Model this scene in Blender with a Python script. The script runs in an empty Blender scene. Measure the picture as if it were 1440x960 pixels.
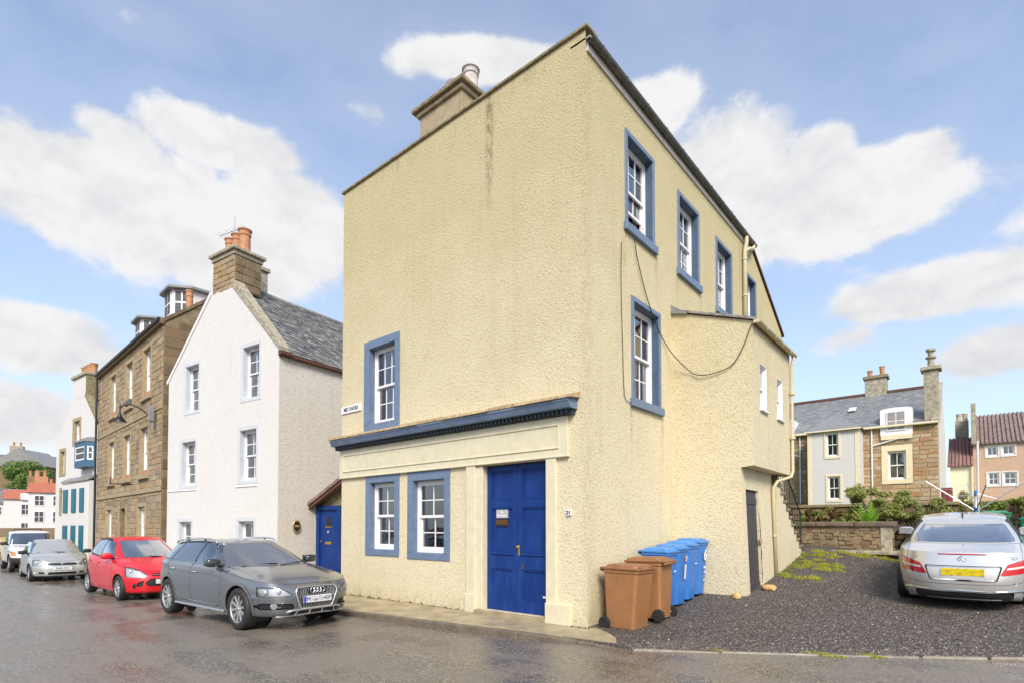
import bpy, bmesh, math, random
import numpy as np
from mathutils import Vector, Matrix
random.seed(7)
R = math.radians
scene = bpy.context.scene
COL = scene.collection

# ---------------------------------------------------------------- camera
CAM = (4.75, -7.52, 1.6)
YAW, TILT = 40.1, 1.5
cam_data = bpy.data.cameras.new('camera')
cam = bpy.data.objects.new('camera', cam_data)
COL.objects.link(cam)
cam.location = CAM
cam.rotation_euler = (R(90 + TILT), 0, R(YAW))
cam_data.sensor_fit = 'HORIZONTAL'
cam_data.sensor_width = 36.0
cam_data.lens = 771.0 / 1440.0 * 36.0
cam_data.shift_y = 0.16653
cam_data.clip_start = 0.1
cam_data.clip_end = 3000.0
scene.camera = cam

# ---------------------------------------------------------------- light and colour management
scene.view_settings.view_transform = 'Standard'
scene.view_settings.look = 'None'
scene.view_settings.gamma = 1.0
scene.view_settings.use_curve_mapping = False
scene.view_settings.exposure = 0.85
scene.cycles.max_bounces = 6; scene.cycles.diffuse_bounces = 3; scene.cycles.glossy_bounces = 3; scene.cycles.transparent_max_bounces = 14
scene.cycles.caustics_reflective = False; scene.cycles.caustics_refractive = False
SUN_EL, SUN_AZ = 41.0, 135.0          # azimuth of the sun, clockwise from +Y
sun_d = bpy.data.lights.new('sun', 'SUN')
sun_d.energy = 2.4
sun_d.angle = R(22)
sun_d.color = (1.0, 0.93, 0.82)
sun = bpy.data.objects.new('sun', sun_d)
COL.objects.link(sun)
sdir = Vector((math.sin(R(SUN_AZ)) * math.cos(R(SUN_EL)), math.cos(R(SUN_AZ)) * math.cos(R(SUN_EL)), math.sin(R(SUN_EL))))
sun.rotation_euler = (-sdir).to_track_quat('-Z', 'Y').to_euler()

# ---------------------------------------------------------------- node helpers
class NT:
    def __init__(self, tree):
        self.t = tree
    def n(self, kind, **kw):
        nd = self.t.nodes.new(kind)
        for k, v in kw.items():
            if k.startswith('i_'):
                key = k[2:]
                key = int(key) if key.isdigit() else key.replace('_', ' ')
                self.set(nd, key, v)
            else:
                setattr(nd, k, v)
        return nd
    def set(self, nd, key, v):
        s = nd.inputs[key]
        if isinstance(v, bpy.types.NodeSocket):
            self.t.links.new(v, s)
        else:
            s.default_value = v
    def math(self, op, a, b=0.0, c=None, clamp=False):
        nd = self.t.nodes.new('ShaderNodeMath'); nd.operation = op; nd.use_clamp = clamp
        self.set(nd, 0, a); self.set(nd, 1, b)
        if c is not None: self.set(nd, 2, c)
        return nd.outputs[0]
    def noise(self, vec, scale, detail=4.0, rough=0.55, dist=0.0, out=0):
        nd = self.t.nodes.new('ShaderNodeTexNoise')
        if vec is not None: self.set(nd, 'Vector', vec)
        nd.inputs['Scale'].default_value = scale; nd.inputs['Detail'].default_value = detail
        nd.inputs['Roughness'].default_value = rough; nd.inputs['Distortion'].default_value = dist
        return nd.outputs[out]
    def ramp(self, fac, stops, interp='LINEAR'):
        nd = self.t.nodes.new('ShaderNodeValToRGB'); self.set(nd, 0, fac)
        cr = nd.color_ramp; cr.interpolation = interp
        while len(cr.elements) < len(stops): cr.elements.new(0.5)
        for e, (p, c) in zip(cr.elements, stops):
            e.position = p
            e.color = (c, c, c, 1) if isinstance(c, (int, float)) else (c[0], c[1], c[2], 1)
        return nd.outputs[0]
    def sstep(self, v, a, b):
        nd = self.t.nodes.new('ShaderNodeMapRange'); nd.interpolation_type = 'SMOOTHSTEP'
        self.set(nd, 0, v); nd.inputs[1].default_value = a; nd.inputs[2].default_value = b
        nd.inputs[3].default_value = 0; nd.inputs[4].default_value = 1
        return nd.outputs[0]
    def mix(self, fac, a, b, blend='MIX'):
        nd = self.t.nodes.new('ShaderNodeMix'); nd.data_type = 'RGBA'; nd.blend_type = blend
        self.set(nd, 0, fac)
        for i, v in ((6, a), (7, b)):
            if not isinstance(v, bpy.types.NodeSocket): v = (v[0], v[1], v[2], 1)
            self.set(nd, i, v)
        return nd.outputs[2]
    def vm(self, op, a, b=None):
        nd = self.t.nodes.new('ShaderNodeVectorMath'); nd.operation = op
        self.set(nd, 0, a)
        if b is not None: self.set(nd, 1, b)
        return nd
    def scaled(self, vec, s):
        nd = self.t.nodes.new('ShaderNodeMapping'); self.set(nd, 'Vector', vec)
        nd.inputs['Scale'].default_value = s
        return nd.outputs[0]
    def bump(self, h, strength, dist, normal=None):
        nd = self.t.nodes.new('ShaderNodeBump'); self.set(nd, 'Height', h)
        nd.inputs['Strength'].default_value = strength; nd.inputs['Distance'].default_value = dist
        if normal is not None: self.set(nd, 'Normal', normal)
        return nd.outputs[0]

# ---------------------------------------------------------------- sky with clouds
def ray_dir(px, py):
    a, t = R(YAW), R(TILT)
    r = Vector((math.cos(a), math.sin(a), 0)); w0 = Vector((-math.sin(a), math.cos(a), 0)); up = Vector((0, 0, 1))
    w = w0 * math.cos(t) + up * math.sin(t); u = up * math.cos(t) - w0 * math.sin(t)
    ppy = 740 - 771 * math.tan(t)
    return (w + r * (px - 720) / 771 + u * (ppy - py) / 771).normalized()

world = bpy.data.worlds.new('World')
scene.world = world
world.use_nodes = True
wt = world.node_tree
wt.nodes.clear()
W = NT(wt)
tc = W.n('ShaderNodeTexCoord')
dvec = tc.outputs['Generated']
sky = W.n('ShaderNodeTexSky', sky_type='NISHITA')
sky.sun_disc = False
sky.sun_elevation = R(SUN_EL); sky.sun_rotation = R(SUN_AZ)
sky.air_density = 1.0; sky.dust_density = 1.2; sky.ozone_density = 2.0
sep = W.n('ShaderNodeSeparateXYZ', i_0=dvec)
zc = W.math('MAXIMUM', sep.outputs[2], 0.0)
# cumulus: billowy noise in direction space, flattened a little
flat = W.vm('MULTIPLY', dvec, (1.0, 1.0, 1.35)).outputs[0]
n_big = W.noise(flat, 3.1, 10.0, 0.52, 0.15)
n_up = W.noise(W.vm('ADD', flat, (0.0, 0.0, 0.055)).outputs[0], 3.1, 10.0, 0.52, 0.15)
n_fine = W.noise(flat, 11.0, 10.0, 0.62, 0.25)
n_far = W.noise(flat, 1.1, 3.0, 0.5)
blobs = [(215, 300, 300, 110, 1.0), (70, 270, 130, 110, .8), (400, 320, 130, 110, .9), (320, 205, 140, 60, .8), (170, 200, 90, 60, .7), (1160, 290, 200, 72, 1.0), (1010, 250, 110, 100, .85), (1270, 240, 90, 55, .9), (1150, 215, 70, 45, .7),
         (690, 85, 125, 40, .85), (920, 150, 90, 60, .6), (70, 480, 130, 55, .85), (30, 590, 140, 60, .7), (1310, 410, 160, 38, .72),
         (1400, 500, 110, 38, .7), (1180, 480, 90, 30, .4), (520, 165, 60, 40, .35), (190, 25, 90, 40, .4), (1330, 70, 60, 30, .25),
         (640, -190, 330, 120, .95), (60, -230, 260, 110, .85), (1250, -260, 300, 120, .9), (-330, 120, 240, 130, .9), (1800, 150, 300, 120, .9)]
acc = None
for (px, py, rx, ry, amp) in blobs:
    c = ray_dir(px, py)
    e1 = (ray_dir(px + rx, py) - c); e2 = (ray_dir(px, py - ry) - c)
    l1 = e1.length; l2 = e2.length; e1.normalize(); e2.normalize()
    rel = W.vm('SUBTRACT', dvec, tuple(c)).outputs[0]
    d1 = W.vm('DOT_PRODUCT', rel, tuple(e1 / l1)).outputs['Value']
    d2 = W.vm('DOT_PRODUCT', rel, tuple(e2 / l2)).outputs['Value']
    d3 = W.vm('DOT_PRODUCT', rel, tuple(c)).outputs['Value']
    q = W.math('ADD', W.math('MULTIPLY', d1, d1), W.math('MULTIPLY', d2, d2))
    q = W.math('ADD', q, W.math('MULTIPLY', W.math('MULTIPLY', d3, d3), 4.0))
    g = W.math('MULTIPLY', W.math('EXPONENT', W.math('MULTIPLY', q, -1.0)), amp)
    acc = g if acc is None else W.math('MAXIMUM', acc, g)
dens = W.math('ADD', W.math('MULTIPLY', acc, 0.50), W.math('MULTIPLY', W.math('SUBTRACT', n_big, 0.5), 0.50))
dens = W.math('ADD', dens, W.math('MULTIPLY', W.math('SUBTRACT', n_fine, 0.5), 0.30))
dens = W.math('ADD', dens, W.math('MULTIPLY', W.math('SUBTRACT', n_far, 0.5), 0.16))
cover = W.sstep(dens, 0.135, 0.235)
cover = W.math('MULTIPLY', cover, W.sstep(zc, -0.05, 0.02))
n_up2 = W.noise(W.vm('ADD', flat, (0.0, 0.0, 0.022)).outputs[0], 11.0, 10.0, 0.62, 0.25)
lit = W.math('ADD', W.math('MULTIPLY', W.math('SUBTRACT', n_big, n_up), 2.2), 0.74)
lit = W.math('ADD', lit, W.math('MULTIPLY', W.math('SUBTRACT', n_fine, n_up2), 0.9), clamp=True)
lit = W.math('SUBTRACT', lit, W.math('MULTIPLY', W.sstep(dens, 0.28, 0.55), 0.08))
ccol = W.ramp(lit, [(0.15, (0.335, 0.342, 0.365)), (0.5, (0.42, 0.424, 0.438)), (0.85, (0.505, 0.505, 0.51))])
SKY_K = 0.14
def up_scale(c):
    nd = W.vm('SCALE', c); nd.inputs['Scale'].default_value = 1.0 / SKY_K
    return nd.outputs[0]
haze = W.sstep(zc, 0.42, 0.0)
skyc2 = W.mix(W.math('MULTIPLY', haze, 0.45), sky.outputs[0], up_scale((0.40, 0.45, 0.53)))
veil = W.math('MULTIPLY', W.sstep(dens, -0.32, 0.14), 0.32)
skyc3 = W.mix(veil, skyc2, up_scale((0.46, 0.49, 0.56)))
allc = W.mix(cover, skyc3, up_scale(ccol))
bg = W.n('ShaderNodeBackground', i_0=allc, i_1=SKY_K)
wo = W.n('ShaderNodeOutputWorld', i_0=bg.outputs[0])

# ---------------------------------------------------------------- materials
MATS = {}
def new_mat(name):
    m = bpy.data.materials.new(name); m.use_nodes = True
    m.node_tree.nodes.clear()
    t = NT(m.node_tree)
    out = t.n('ShaderNodeOutputMaterial')
    p = t.n('ShaderNodeBsdfPrincipled')
    m.node_tree.links.new(p.outputs[0], out.inputs[0])
    MATS[name] = m
    return m, t, p, out

def obj_co(t):
    return t.n('ShaderNodeTexCoord').outputs['Object']
def geo_pos(t):
    return t.n('ShaderNodeNewGeometry').outputs['Position']

def plain(name, col, rough=0.5, metal=0.0, var=0.12, vscale=6.0, bump=0.0, bscale=40.0, bdist=0.004, coat=0.0, spec=0.5):
    m, t, p, out = new_mat(name)
    co = geo_pos(t)
    n = t.noise(co, vscale, 5.0, 0.6)
    lo = tuple(c * (1 - var) for c in col); hi = tuple(min(1, c * (1 + var)) for c in col)
    t.set(p, 'Base Color', t.ramp(n, [(0.3, lo), (0.7, hi)]))
    t.set(p, 'Roughness', t.math('ADD', t.math('MULTIPLY', n, 0.16), rough - 0.08))
    p.inputs['Metallic'].default_value = metal
    p.inputs['Specular IOR Level'].default_value = spec
    p.inputs['Coat Weight'].default_value = coat
    p.inputs['Coat Roughness'].default_value = 0.06
    if bump:
        t.set(p, 'Normal', t.bump(t.noise(co, bscale, 6.0, 0.65), bump, bdist))
    return m

def harl(name, col, dirt, scale=1.0, strength=1.0, dirt_shade_amt=0.6, streak=True, head=False):
    """roughcast render: pebbly relief, blotchy colour, rain streaks"""
    m, t, p, out = new_mat(name)
    co = geo_pos(t)
    big = t.noise(co, 0.55, 5.0, 0.6, 0.4)
    mid = t.noise(co, 3.0, 6.0, 0.65)
    fine = t.noise(co, 29.0 * scale, 6.0, 0.74)
    vor = t.n('ShaderNodeTexVoronoi', feature='SMOOTH_F1')
    wv = t.vm('SCALE', t.noise(co, 7.0, 3.0, 0.6, 0, 1)); wv.inputs['Scale'].default_value = 0.10
    t.set(vor, 'Vector', t.vm('ADD', co, wv.outputs[0]).outputs[0])
    vor.inputs['Scale'].default_value = 30.0 * scale
    vor.inputs['Smoothness'].default_value = 0.45
    h = t.math('ADD', t.math('MULTIPLY', vor.outputs['Distance'], -0.30), t.math('MULTIPLY', fine, 0.95))
    h2 = t.math('ADD', h, t.math('MULTIPLY', t.noise(co, 8.0, 4.0, 0.6), 0.18))
    c = t.ramp(big, [(0.3, tuple(x * 0.955 for x in col)), (0.7, col)])
    c = t.mix(t.math('MULTIPLY', t.sstep(mid, 0.52, 0.75), 0.30 * dirt_shade_amt), c, dirt)
    if streak:
        st = t.noise(t.scaled(co, (2.6, 2.6, 0.16)), 1.4, 5.0, 0.6)
        c = t.mix(t.math('MULTIPLY', t.sstep(st, 0.55, 0.78), 0.42 * dirt_shade_amt), c, dirt)
    if head:      # darker, yellower colour towards the wall top, ragged lower limit
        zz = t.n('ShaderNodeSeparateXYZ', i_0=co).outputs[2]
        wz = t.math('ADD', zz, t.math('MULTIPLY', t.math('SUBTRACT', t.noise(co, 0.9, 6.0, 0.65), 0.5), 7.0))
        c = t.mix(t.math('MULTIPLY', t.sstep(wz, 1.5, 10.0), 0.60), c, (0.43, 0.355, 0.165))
        sp = t.n('ShaderNodeSeparateXYZ', i_0=co); X, Y, Z = sp.outputs
        def near(v, c0, w_, warp=0.0):
            d = t.math('ABSOLUTE', t.math('SUBTRACT', t.math('ADD', v, t.math('MULTIPLY', t.math('SUBTRACT', t.noise(co, 2.2, 5.0, 0.65), 0.5), warp)), c0))
            return t.sstep(d, w_, 0.0)
        brk = t.sstep(t.noise(t.scaled(co, (6, 6, 2.2)), 1.5, 6.0, 0.7), 0.38, 0.62)
        # rain streak under the coping joint, run-off at the corner, splash dirt at the foot
        st1 = t.math('MULTIPLY', t.math('MULTIPLY', near(X, -2.15, 0.16, 0.16), t.sstep(Z, 7.2, 8.8)), brk)
        c = t.mix(t.math('MULTIPLY', st1, 0.9), c, (0.12, 0.085, 0.04))
        st2 = t.math('MULTIPLY', t.math('MULTIPLY', near(X, -0.02, 0.16, 0.2), near(Y, 0.05, 0.22, 0.2)), brk)
        c = t.mix(t.math('MULTIPLY', st2, 0.22), c, (0.30, 0.19, 0.08))
        st3 = t.math('MULTIPLY', t.sstep(t.math('ADD', Z, t.math('MULTIPLY', t.noise(co, 3.0, 6.0, 0.7), 0.5)), 0.62, 0.2), brk)
        c = t.mix(t.math('MULTIPLY', st3, 0.45), c, (0.24, 0.20, 0.10))
        st4 = t.math('MULTIPLY', near(Z, 9.75, 0.45, 0.9), t.sstep(t.noise(t.scaled(co, (3.5, 3.5, 0.5)), 1.6, 6.0, 0.7), 0.52, 0.68))
        c = t.mix(t.math('MULTIPLY', st4, 0.5), c, (0.20, 0.16, 0.09))
        side = t.sstep(X, -0.3, -0.05)
        under = t.sstep(Z, 5.6, 6.95)
        for (yc, zlo, zhi) in ((1.28, 5.7, 6.97), (2.58, 5.9, 6.97), (3.60, 6.1, 6.97), (4.92, 6.0, 6.97), (1.52, 2.4, 3.82), (2.80, 2.2, 3.82), (7.72, 6.5, 9.3)):
            stk = t.math('MULTIPLY', t.math('MULTIPLY', near(Y, yc, 0.10, 0.16), t.math('MULTIPLY', t.sstep(Z, zlo, zhi), t.sstep(Z, zhi + .06, zhi))), t.math('MULTIPLY', side, brk))
            c = t.mix(t.math('MULTIPLY', stk, 0.5), c, (0.20, 0.15, 0.07))
        low_patch = t.math('MULTIPLY', t.math('MULTIPLY', near(X, 0.05, 0.25, 0.0), near(Y, 0.30, 0.45, 0.5)), t.sstep(Z, 1.15, 0.3))  # darker greenish patch low on the wall by the corner
        c = t.mix(t.math('MULTIPLY', low_patch, 0.40), c, (0.22, 0.20, 0.08))
    # dirt and fine shade in the harling's hollows, both put into the colour
    c = t.mix(t.math('MULTIPLY', t.sstep(h, 0.36, 0.16), 0.8 * dirt_shade_amt), c, dirt)
    t.set(p, 'Base Color', c)
    p.inputs['Roughness'].default_value = 0.88
    p.inputs['Specular IOR Level'].default_value = 0.25
    t.set(p, 'Normal', t.bump(h2, strength, 0.018))
    return m

def stone_mat(name, cols, scale=3.0, bump=0.7, per_obj=True, rough=0.85):
    m, t, p, out = new_mat(name)
    co = geo_pos(t)
    n = t.noise(co, scale, 6.0, 0.65)
    fine = t.noise(co, scale * 9, 6.0, 0.7)
    isl = t.n('ShaderNodeNewGeometry').outputs['Random Per Island']
    if per_obj:
        rnd = t.math('FRACT', t.math('ADD', t.n('ShaderNodeObjectInfo').outputs['Random'], isl))
    else:
        rnd = isl
    k = len(cols)
    base = t.ramp(rnd, [(i / k, c) for i, c in enumerate(cols)], 'CONSTANT')
    alt = t.ramp(t.math('FRACT', t.math('MULTIPLY', rnd, 7.31)), [(i / k, c) for i, c in enumerate(cols)], 'CONSTANT')
    c = t.mix(t.sstep(n, 0.4, 0.65), base, alt)
    c = t.mix(t.math('MULTIPLY', fine, 0.38), c, tuple(x * 0.45 for x in cols[0]))
    t.set(p, 'Base Color', c)
    p.inputs['Roughness'].default_value = rough
    t.set(p, 'Normal', t.bump(t.math('ADD', fine, n), bump, 0.02))
    return m

def glass_mat(name, tint, refl_rough=0.02, trans=0.75, wob=0.0, k=1.5):
    """thin window glass: see-through plus mirror reflection by angle"""
    m = bpy.data.materials.new(name); m.use_nodes = True; m.node_tree.nodes.clear()
    t = NT(m.node_tree); out = t.n('ShaderNodeOutputMaterial')
    tr = t.n('ShaderNodeBsdfTransparent'); tr.inputs[0].default_value = (*tint, 1)
    gl = t.n('ShaderNodeBsdfGlossy'); gl.inputs['Roughness'].default_value = refl_rough
    gl.inputs[0].default_value = (0.95, 0.97, 1, 1)
    fr = t.n('ShaderNodeFresnel'); fr.inputs[0].default_value = 1.6
    if wob:
        nrm = t.bump(t.noise(geo_pos(t), 3.0, 2.0), wob, 0.01)
        t.set(gl, 'Normal', nrm)
    mx = t.n('ShaderNodeMixShader')
    f = t.math('ADD', t.math('MULTIPLY', fr.outputs[0], k), 0.05, clamp=True)
    t.set(mx, 0, f); t.set(mx, 1, tr.outputs[0]); t.set(mx, 2, gl.outputs[0])
    m.node_tree.links.new(mx.outputs[0], out.inputs[0])
    MATS[name] = m
    return m

def paint_mat(name, col, metal=0.0, rough=0.3, coat=1.0):
    m, t, p, out = new_mat(name)
    co = geo_pos(t)
    n = t.noise(co, 2.5, 4.0, 0.6)
    c = t.mix(t.math('MULTIPLY', n, 0.12), col, tuple(x * 0.55 + 0.02 for x in col))
    t.set(p, 'Base Color', c)
    p.inputs['Metallic'].default_value = metal
    p.inputs['Roughness'].default_value = rough
    p.inputs['Coat Weight'].default_value = coat
    drops = t.noise(co, 70.0, 3.0, 0.5)
    t.set(p, 'Coat Roughness', t.math('ADD', t.math('MULTIPLY', drops, 0.10), 0.0))
    t.set(p, 'Coat Normal', t.bump(t.sstep(drops, 0.56, 0.66), 0.10, 0.002))
    return m

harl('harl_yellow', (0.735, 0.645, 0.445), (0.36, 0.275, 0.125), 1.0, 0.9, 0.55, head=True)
harl('harl_white', (0.68, 0.665, 0.64), (0.45, 0.40, 0.33), 0.8, 0.55, 0.4)
harl('harl_grey', (0.66, 0.62, 0.55), (0.35, 0.30, 0.25), 0.55, 0.8, 0.5)
harl('harl_cream', (0.80, 0.72, 0.52), (0.45, 0.38, 0.25), 1.0, 0.25, 0.3)
harl('harl_pink', (0.55, 0.375, 0.27), (0.30, 0.20, 0.15), 0.8, 0.15, 0.5)
harl('harl_blue', (0.63, 0.595, 0.565), (0.42, 0.40, 0.40), 0.5, 0.15, 0.2)
plain('cream_paint', (0.66, 0.595, 0.415), 0.5, var=0.08, bump=0.12, bscale=30)
plain('slate_blue_shaded', (0.075, 0.115, 0.175), 0.5, var=0.15)  # darker copy of the margin paint; shade of the reveals put into the colour
plain('slate_blue_paint', (0.140, 0.192, 0.285), 0.45, var=0.14, bump=0.15, bscale=60)
plain('white_paint', (0.80, 0.79, 0.80), 0.4, var=0.04)
plain('offwhite_paint', (0.68, 0.62, 0.60), 0.5, var=0.06)
plain('pale_margin', (0.56, 0.60, 0.65), 0.55, var=0.05, bump=0.15, bscale=40)
plain('stone_margin', (0.36, 0.28, 0.165), 0.8, var=0.2, bump=0.5, bscale=20, bdist=0.01)
plain('cream_margin', (0.74, 0.62, 0.42), 0.7, var=0.07, bump=0.2)
plain('teal_paint', (0.01, 0.13, 0.17), 0.45, var=0.15)
plain('bay_blue', (0.022, 0.10, 0.18), 0.45, var=0.12)
plain('dark_grey_paint', (0.055, 0.05, 0.055), 0.6, var=0.25, bump=0.3, bscale=30)
plain('black_metal', (0.012, 0.012, 0.013), 0.4, var=0.2)
plain('cast_grey', (0.10, 0.10, 0.09), 0.6, var=0.35, vscale=12, bump=0.3)
plain('cream_pipe', (0.55, 0.475, 0.295), 0.55, var=0.08)
plain('lead_grey', (0.22, 0.22, 0.22), 0.55, var=0.2, bump=0.2)
plain('mossy_stone', (0.24, 0.20, 0.11), 0.9, var=0.45, vscale=9, bump=0.8, bscale=22, bdist=0.02)
plain('concrete_slab', (0.34, 0.275, 0.165), 0.42, var=0.38, vscale=2.2, bump=0.35, bscale=35, bdist=0.006)
plain('dentil_shade', (0.035, 0.045, 0.062), 0.6, var=0.2)  # shadow under the cornice put into the colour of bed and dentils
plain('cap_sandstone', (0.42, 0.31, 0.17), 0.9, var=0.4, vscale=14, bump=0.8, bscale=22, bdist=0.02)
plain('brown_render', (0.38, 0.30, 0.185), 0.85, var=0.22, bump=0.5, bscale=25, bdist=0.01)
plain('terracotta', (0.46, 0.22, 0.11), 0.75, var=0.2, vscale=7, bump=0.2)
plain('buff_clay', (0.52, 0.41, 0.29), 0.75, var=0.2, bump=0.2)
plain('white_clay', (0.52, 0.47, 0.43), 0.9, var=0.2, spec=.2)
plain('brass', (0.62, 0.40, 0.10), 0.3, metal=0.9, var=0.2)
plain('old_bronze', (0.14, 0.07, 0.025), 0.4, metal=0.5, var=0.5, vscale=30)
plain('plate_grey', (0.42, 0.42, 0.43), 0.45, var=0.05)
plain('ink', (0.012, 0.012, 0.014), 0.5, var=0.05)
plain('white_ink', (0.82, 0.82, 0.82), 0.5, var=0.02)
plain('room_dark', (0.075, 0.066, 0.060), 0.9, var=0.3, vscale=1.5)
plain('curtain_plum', (0.11, 0.035, 0.035), 0.9, var=0.3)
plain('curtain_grey', (0.30, 0.27, 0.26), 0.9, var=0.15)
plain('curtain_buff', (0.34, 0.24, 0.14), 0.9, var=0.2)
plain('curtain_red', (0.22, 0.05, 0.06), 0.9, var=0.2)
plain('cable_black', (0.03, 0.025, 0.02), 0.6, var=0.1)
plain('wood_brown', (0.11, 0.045, 0.025), 0.7, var=0.3)
plain('bare_wood', (0.45, 0.33, 0.20), 0.8, var=0.2)
plain('tarp_tan', (0.50, 0.38, 0.20), 0.7, var=0.2, vscale=2)
plain('bin_brown', (0.32, 0.145, 0.055), 0.48, var=0.10, vscale=4, bump=0.15, bscale=120, bdist=0.002)
plain('bin_brown_lid', (0.25, 0.11, 0.042), 0.45, var=0.18, vscale=9)
plain('bin_blue', (0.035, 0.17, 0.50), 0.42, var=0.12, vscale=4)
plain('bin_blue_lid', (0.06, 0.22, 0.52), 0.38, var=0.15)
plain('bin_green', (0.012, 0.20, 0.095), 0.42, var=0.12)
plain('rubber', (0.014, 0.013, 0.013), 0.72, var=0.3, bump=0.3, bscale=90)
plain('tyre_rubber', (0.022, 0.020, 0.019), 0.62, var=0.4, vscale=14, bump=0.3, bscale=120)
plain('alloy', (0.62, 0.60, 0.57), 0.28, metal=0.85, var=0.08)
plain('steel_rim', (0.50, 0.50, 0.50), 0.35, metal=0.7, var=0.15)
plain('reflector', (0.66, 0.66, 0.68), 0.3, metal=0.15, var=0.1, vscale=20)
plain('chrome', (0.75, 0.75, 0.76), 0.14, metal=1.0, var=0.04)
plain('satin_silver', (0.60, 0.60, 0.61), 0.3, metal=0.8, var=0.05)
plain('black_plastic', (0.018, 0.018, 0.019), 0.5, var=0.15, bump=0.1, bscale=150, bdist=0.001)
plain('seat_grey', (0.10, 0.10, 0.102), 0.85, var=0.2)
plain('interior_dark', (0.075, 0.075, 0.075), 0.85, var=0.2)
plain('interior_pale', (0.30, 0.29, 0.27), 0.85, var=0.1)
plain('amber_lens', (0.75, 0.20, 0.02), 0.2, var=0.05, coat=1.0)
plain('red_lens', (0.52, 0.006, 0.012), 0.14, var=0.05, coat=1.0)
plain('clear_lens', (0.70, 0.66, 0.66), 0.14, var=0.05, coat=1.0)
plain('plate_white', (0.66, 0.66, 0.67), 0.35, var=0.03)
plain('plate_blue', (0.02, 0.05, 0.45), 0.35, var=0.03)
plain('galvanised', (0.52, 0.52, 0.55), 0.35, metal=0.6, var=0.08)
plain('airer_blue', (0.02, 0.20, 0.42), 0.4, var=0.05)
plain('pantile_red', (0.40, 0.125, 0.07), 0.8, var=0.35, vscale=5, bump=0.4)
plain('pantile_rose', (0.225, 0.16, 0.145), 0.85, var=0.4, vscale=4, bump=0.5)
plain('lichen_stone', (0.34, 0.30, 0.22), 0.9, var=0.4, vscale=7, bump=0.7, bscale=25, bdist=0.015)
plain('soil', (0.07, 0.042, 0.024), 0.95, var=0.4, vscale=5, bump=0.9, bscale=14, bdist=0.05)
plain('mortar', (0.22, 0.17, 0.10), 0.95, var=0.25, bump=0.6, bscale=30, bdist=0.01)
plain('coping_brown', (0.15, 0.105, 0.075), 0.7, var=0.35, bump=.4)
plain('white_margin', (0.57, 0.585, 0.60), 0.55, var=0.05, bump=0.15, bscale=40)
plain('dark_bars', (0.33, 0.33, 0.33), 0.3, metal=0.8, var=0.05)
plain('garden_mortar', (0.25, 0.18, 0.105), 0.95, var=0.45, vscale=6, bump=0.9, bscale=18, bdist=0.02)
plain('pale_mortar', (0.34, 0.26, 0.17), 0.95, var=0.25, bump=0.6, bscale=30, bdist=0.01)
plain('kerb_stone', (0.145, 0.115, 0.08), 0.55, var=0.35, vscale=5, bump=0.6, bscale=22, bdist=0.012)
plain('edge_stone', (0.26, 0.22, 0.175), 0.6, var=0.35, vscale=6, bump=0.6, bscale=22, bdist=0.012)
plain('bark', (0.10, 0.075, 0.05), 0.9, var=0.3, bump=0.8, bscale=18, bdist=0.02)
plain('tan_rock', (0.55, 0.32, 0.13), 0.85, var=0.3, vscale=8, bump=0.8, bscale=15, bdist=0.02)
plain('plaque_gold', (0.50, 0.36, 0.12), 0.4, metal=0.4, var=0.3, vscale=20)
plain('hill_green', (0.07, 0.13, 0.02), 0.95, var=0.4, vscale=0.3, bump=0.6, bscale=3, bdist=0.2)

stone_mat('ashlar', [(0.40, 0.29, 0.165), (0.29, 0.205, 0.12), (0.46, 0.355, 0.22), (0.35, 0.235, 0.125), (0.27, 0.215, 0.155), (0.42, 0.27, 0.13), (0.37, 0.30, 0.20)], 2.0, 0.7)
stone_mat('rubble_dark', [(0.19, 0.135, 0.07), (0.26, 0.19, 0.11), (0.15, 0.10, 0.055), (0.23, 0.15, 0.08)], 2.0, 0.9)
stone_mat('rust_stone', [(0.46, 0.32, 0.18), (0.52, 0.38, 0.23), (0.40, 0.20, 0.085), (0.40, 0.28, 0.165), (0.55, 0.43, 0.28), (0.34, 0.225, 0.13), (0.47, 0.27, 0.13), (0.50, 0.39, 0.26)], 2.5, 0.7)
stone_mat('garden_stone', [(0.32, 0.235, 0.13), (0.22, 0.155, 0.09), (0.38, 0.29, 0.17), (0.18, 0.12, 0.07), (0.27, 0.18, 0.10)], 6.0, 1.0)
stone_mat('slate', [(0.14, 0.135, 0.135), (0.21, 0.20, 0.19), (0.27, 0.26, 0.24), (0.11, 0.105, 0.105), (0.36, 0.345, 0.32)], 5.0, 0.4, True, 0.45)
stone_mat('slate_blue', [(0.20, 0.205, 0.21), (0.26, 0.265, 0.27), (0.23, 0.23, 0.235), (0.30, 0.30, 0.30)], 5.0, 0.35, True, 0.5)
stone_mat('pantiles', [(0.30, 0.14, 0.105), (0.25, 0.11, 0.085), (0.34, 0.18, 0.14), (0.22, 0.11, 0.09)], 4.0, 0.4)

def leaf_mat(name, cols, rough=0.55):
    m, t, p, out = new_mat(name)
    isl = t.n('ShaderNodeNewGeometry').outputs['Random Per Island']
    k = len(cols)
    n = t.noise(geo_pos(t), 2.2, 3.0)
    f = t.math('ADD', t.math('MULTIPLY', isl, 0.7), t.math('MULTIPLY', n, 0.35), clamp=True)
    c = t.ramp(f, [(0.08 + 0.84 * i / (k - 1), c) for i, c in enumerate(cols)])
    t.set(p, 'Base Color', c)
    p.inputs['Roughness'].default_value = rough
    p.inputs['Subsurface Weight'].default_value = 0.0
    tr = t.n('ShaderNodeBsdfTranslucent'); t.set(tr, 0, c)
    mx = t.n('ShaderNodeMixShader'); mx.inputs[0].default_value = 0.3
    t.set(mx, 1, p.outputs[0]); t.set(mx, 2, tr.outputs[0])
    m.node_tree.links.new(mx.outputs[0], out.inputs[0])
    return m
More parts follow.
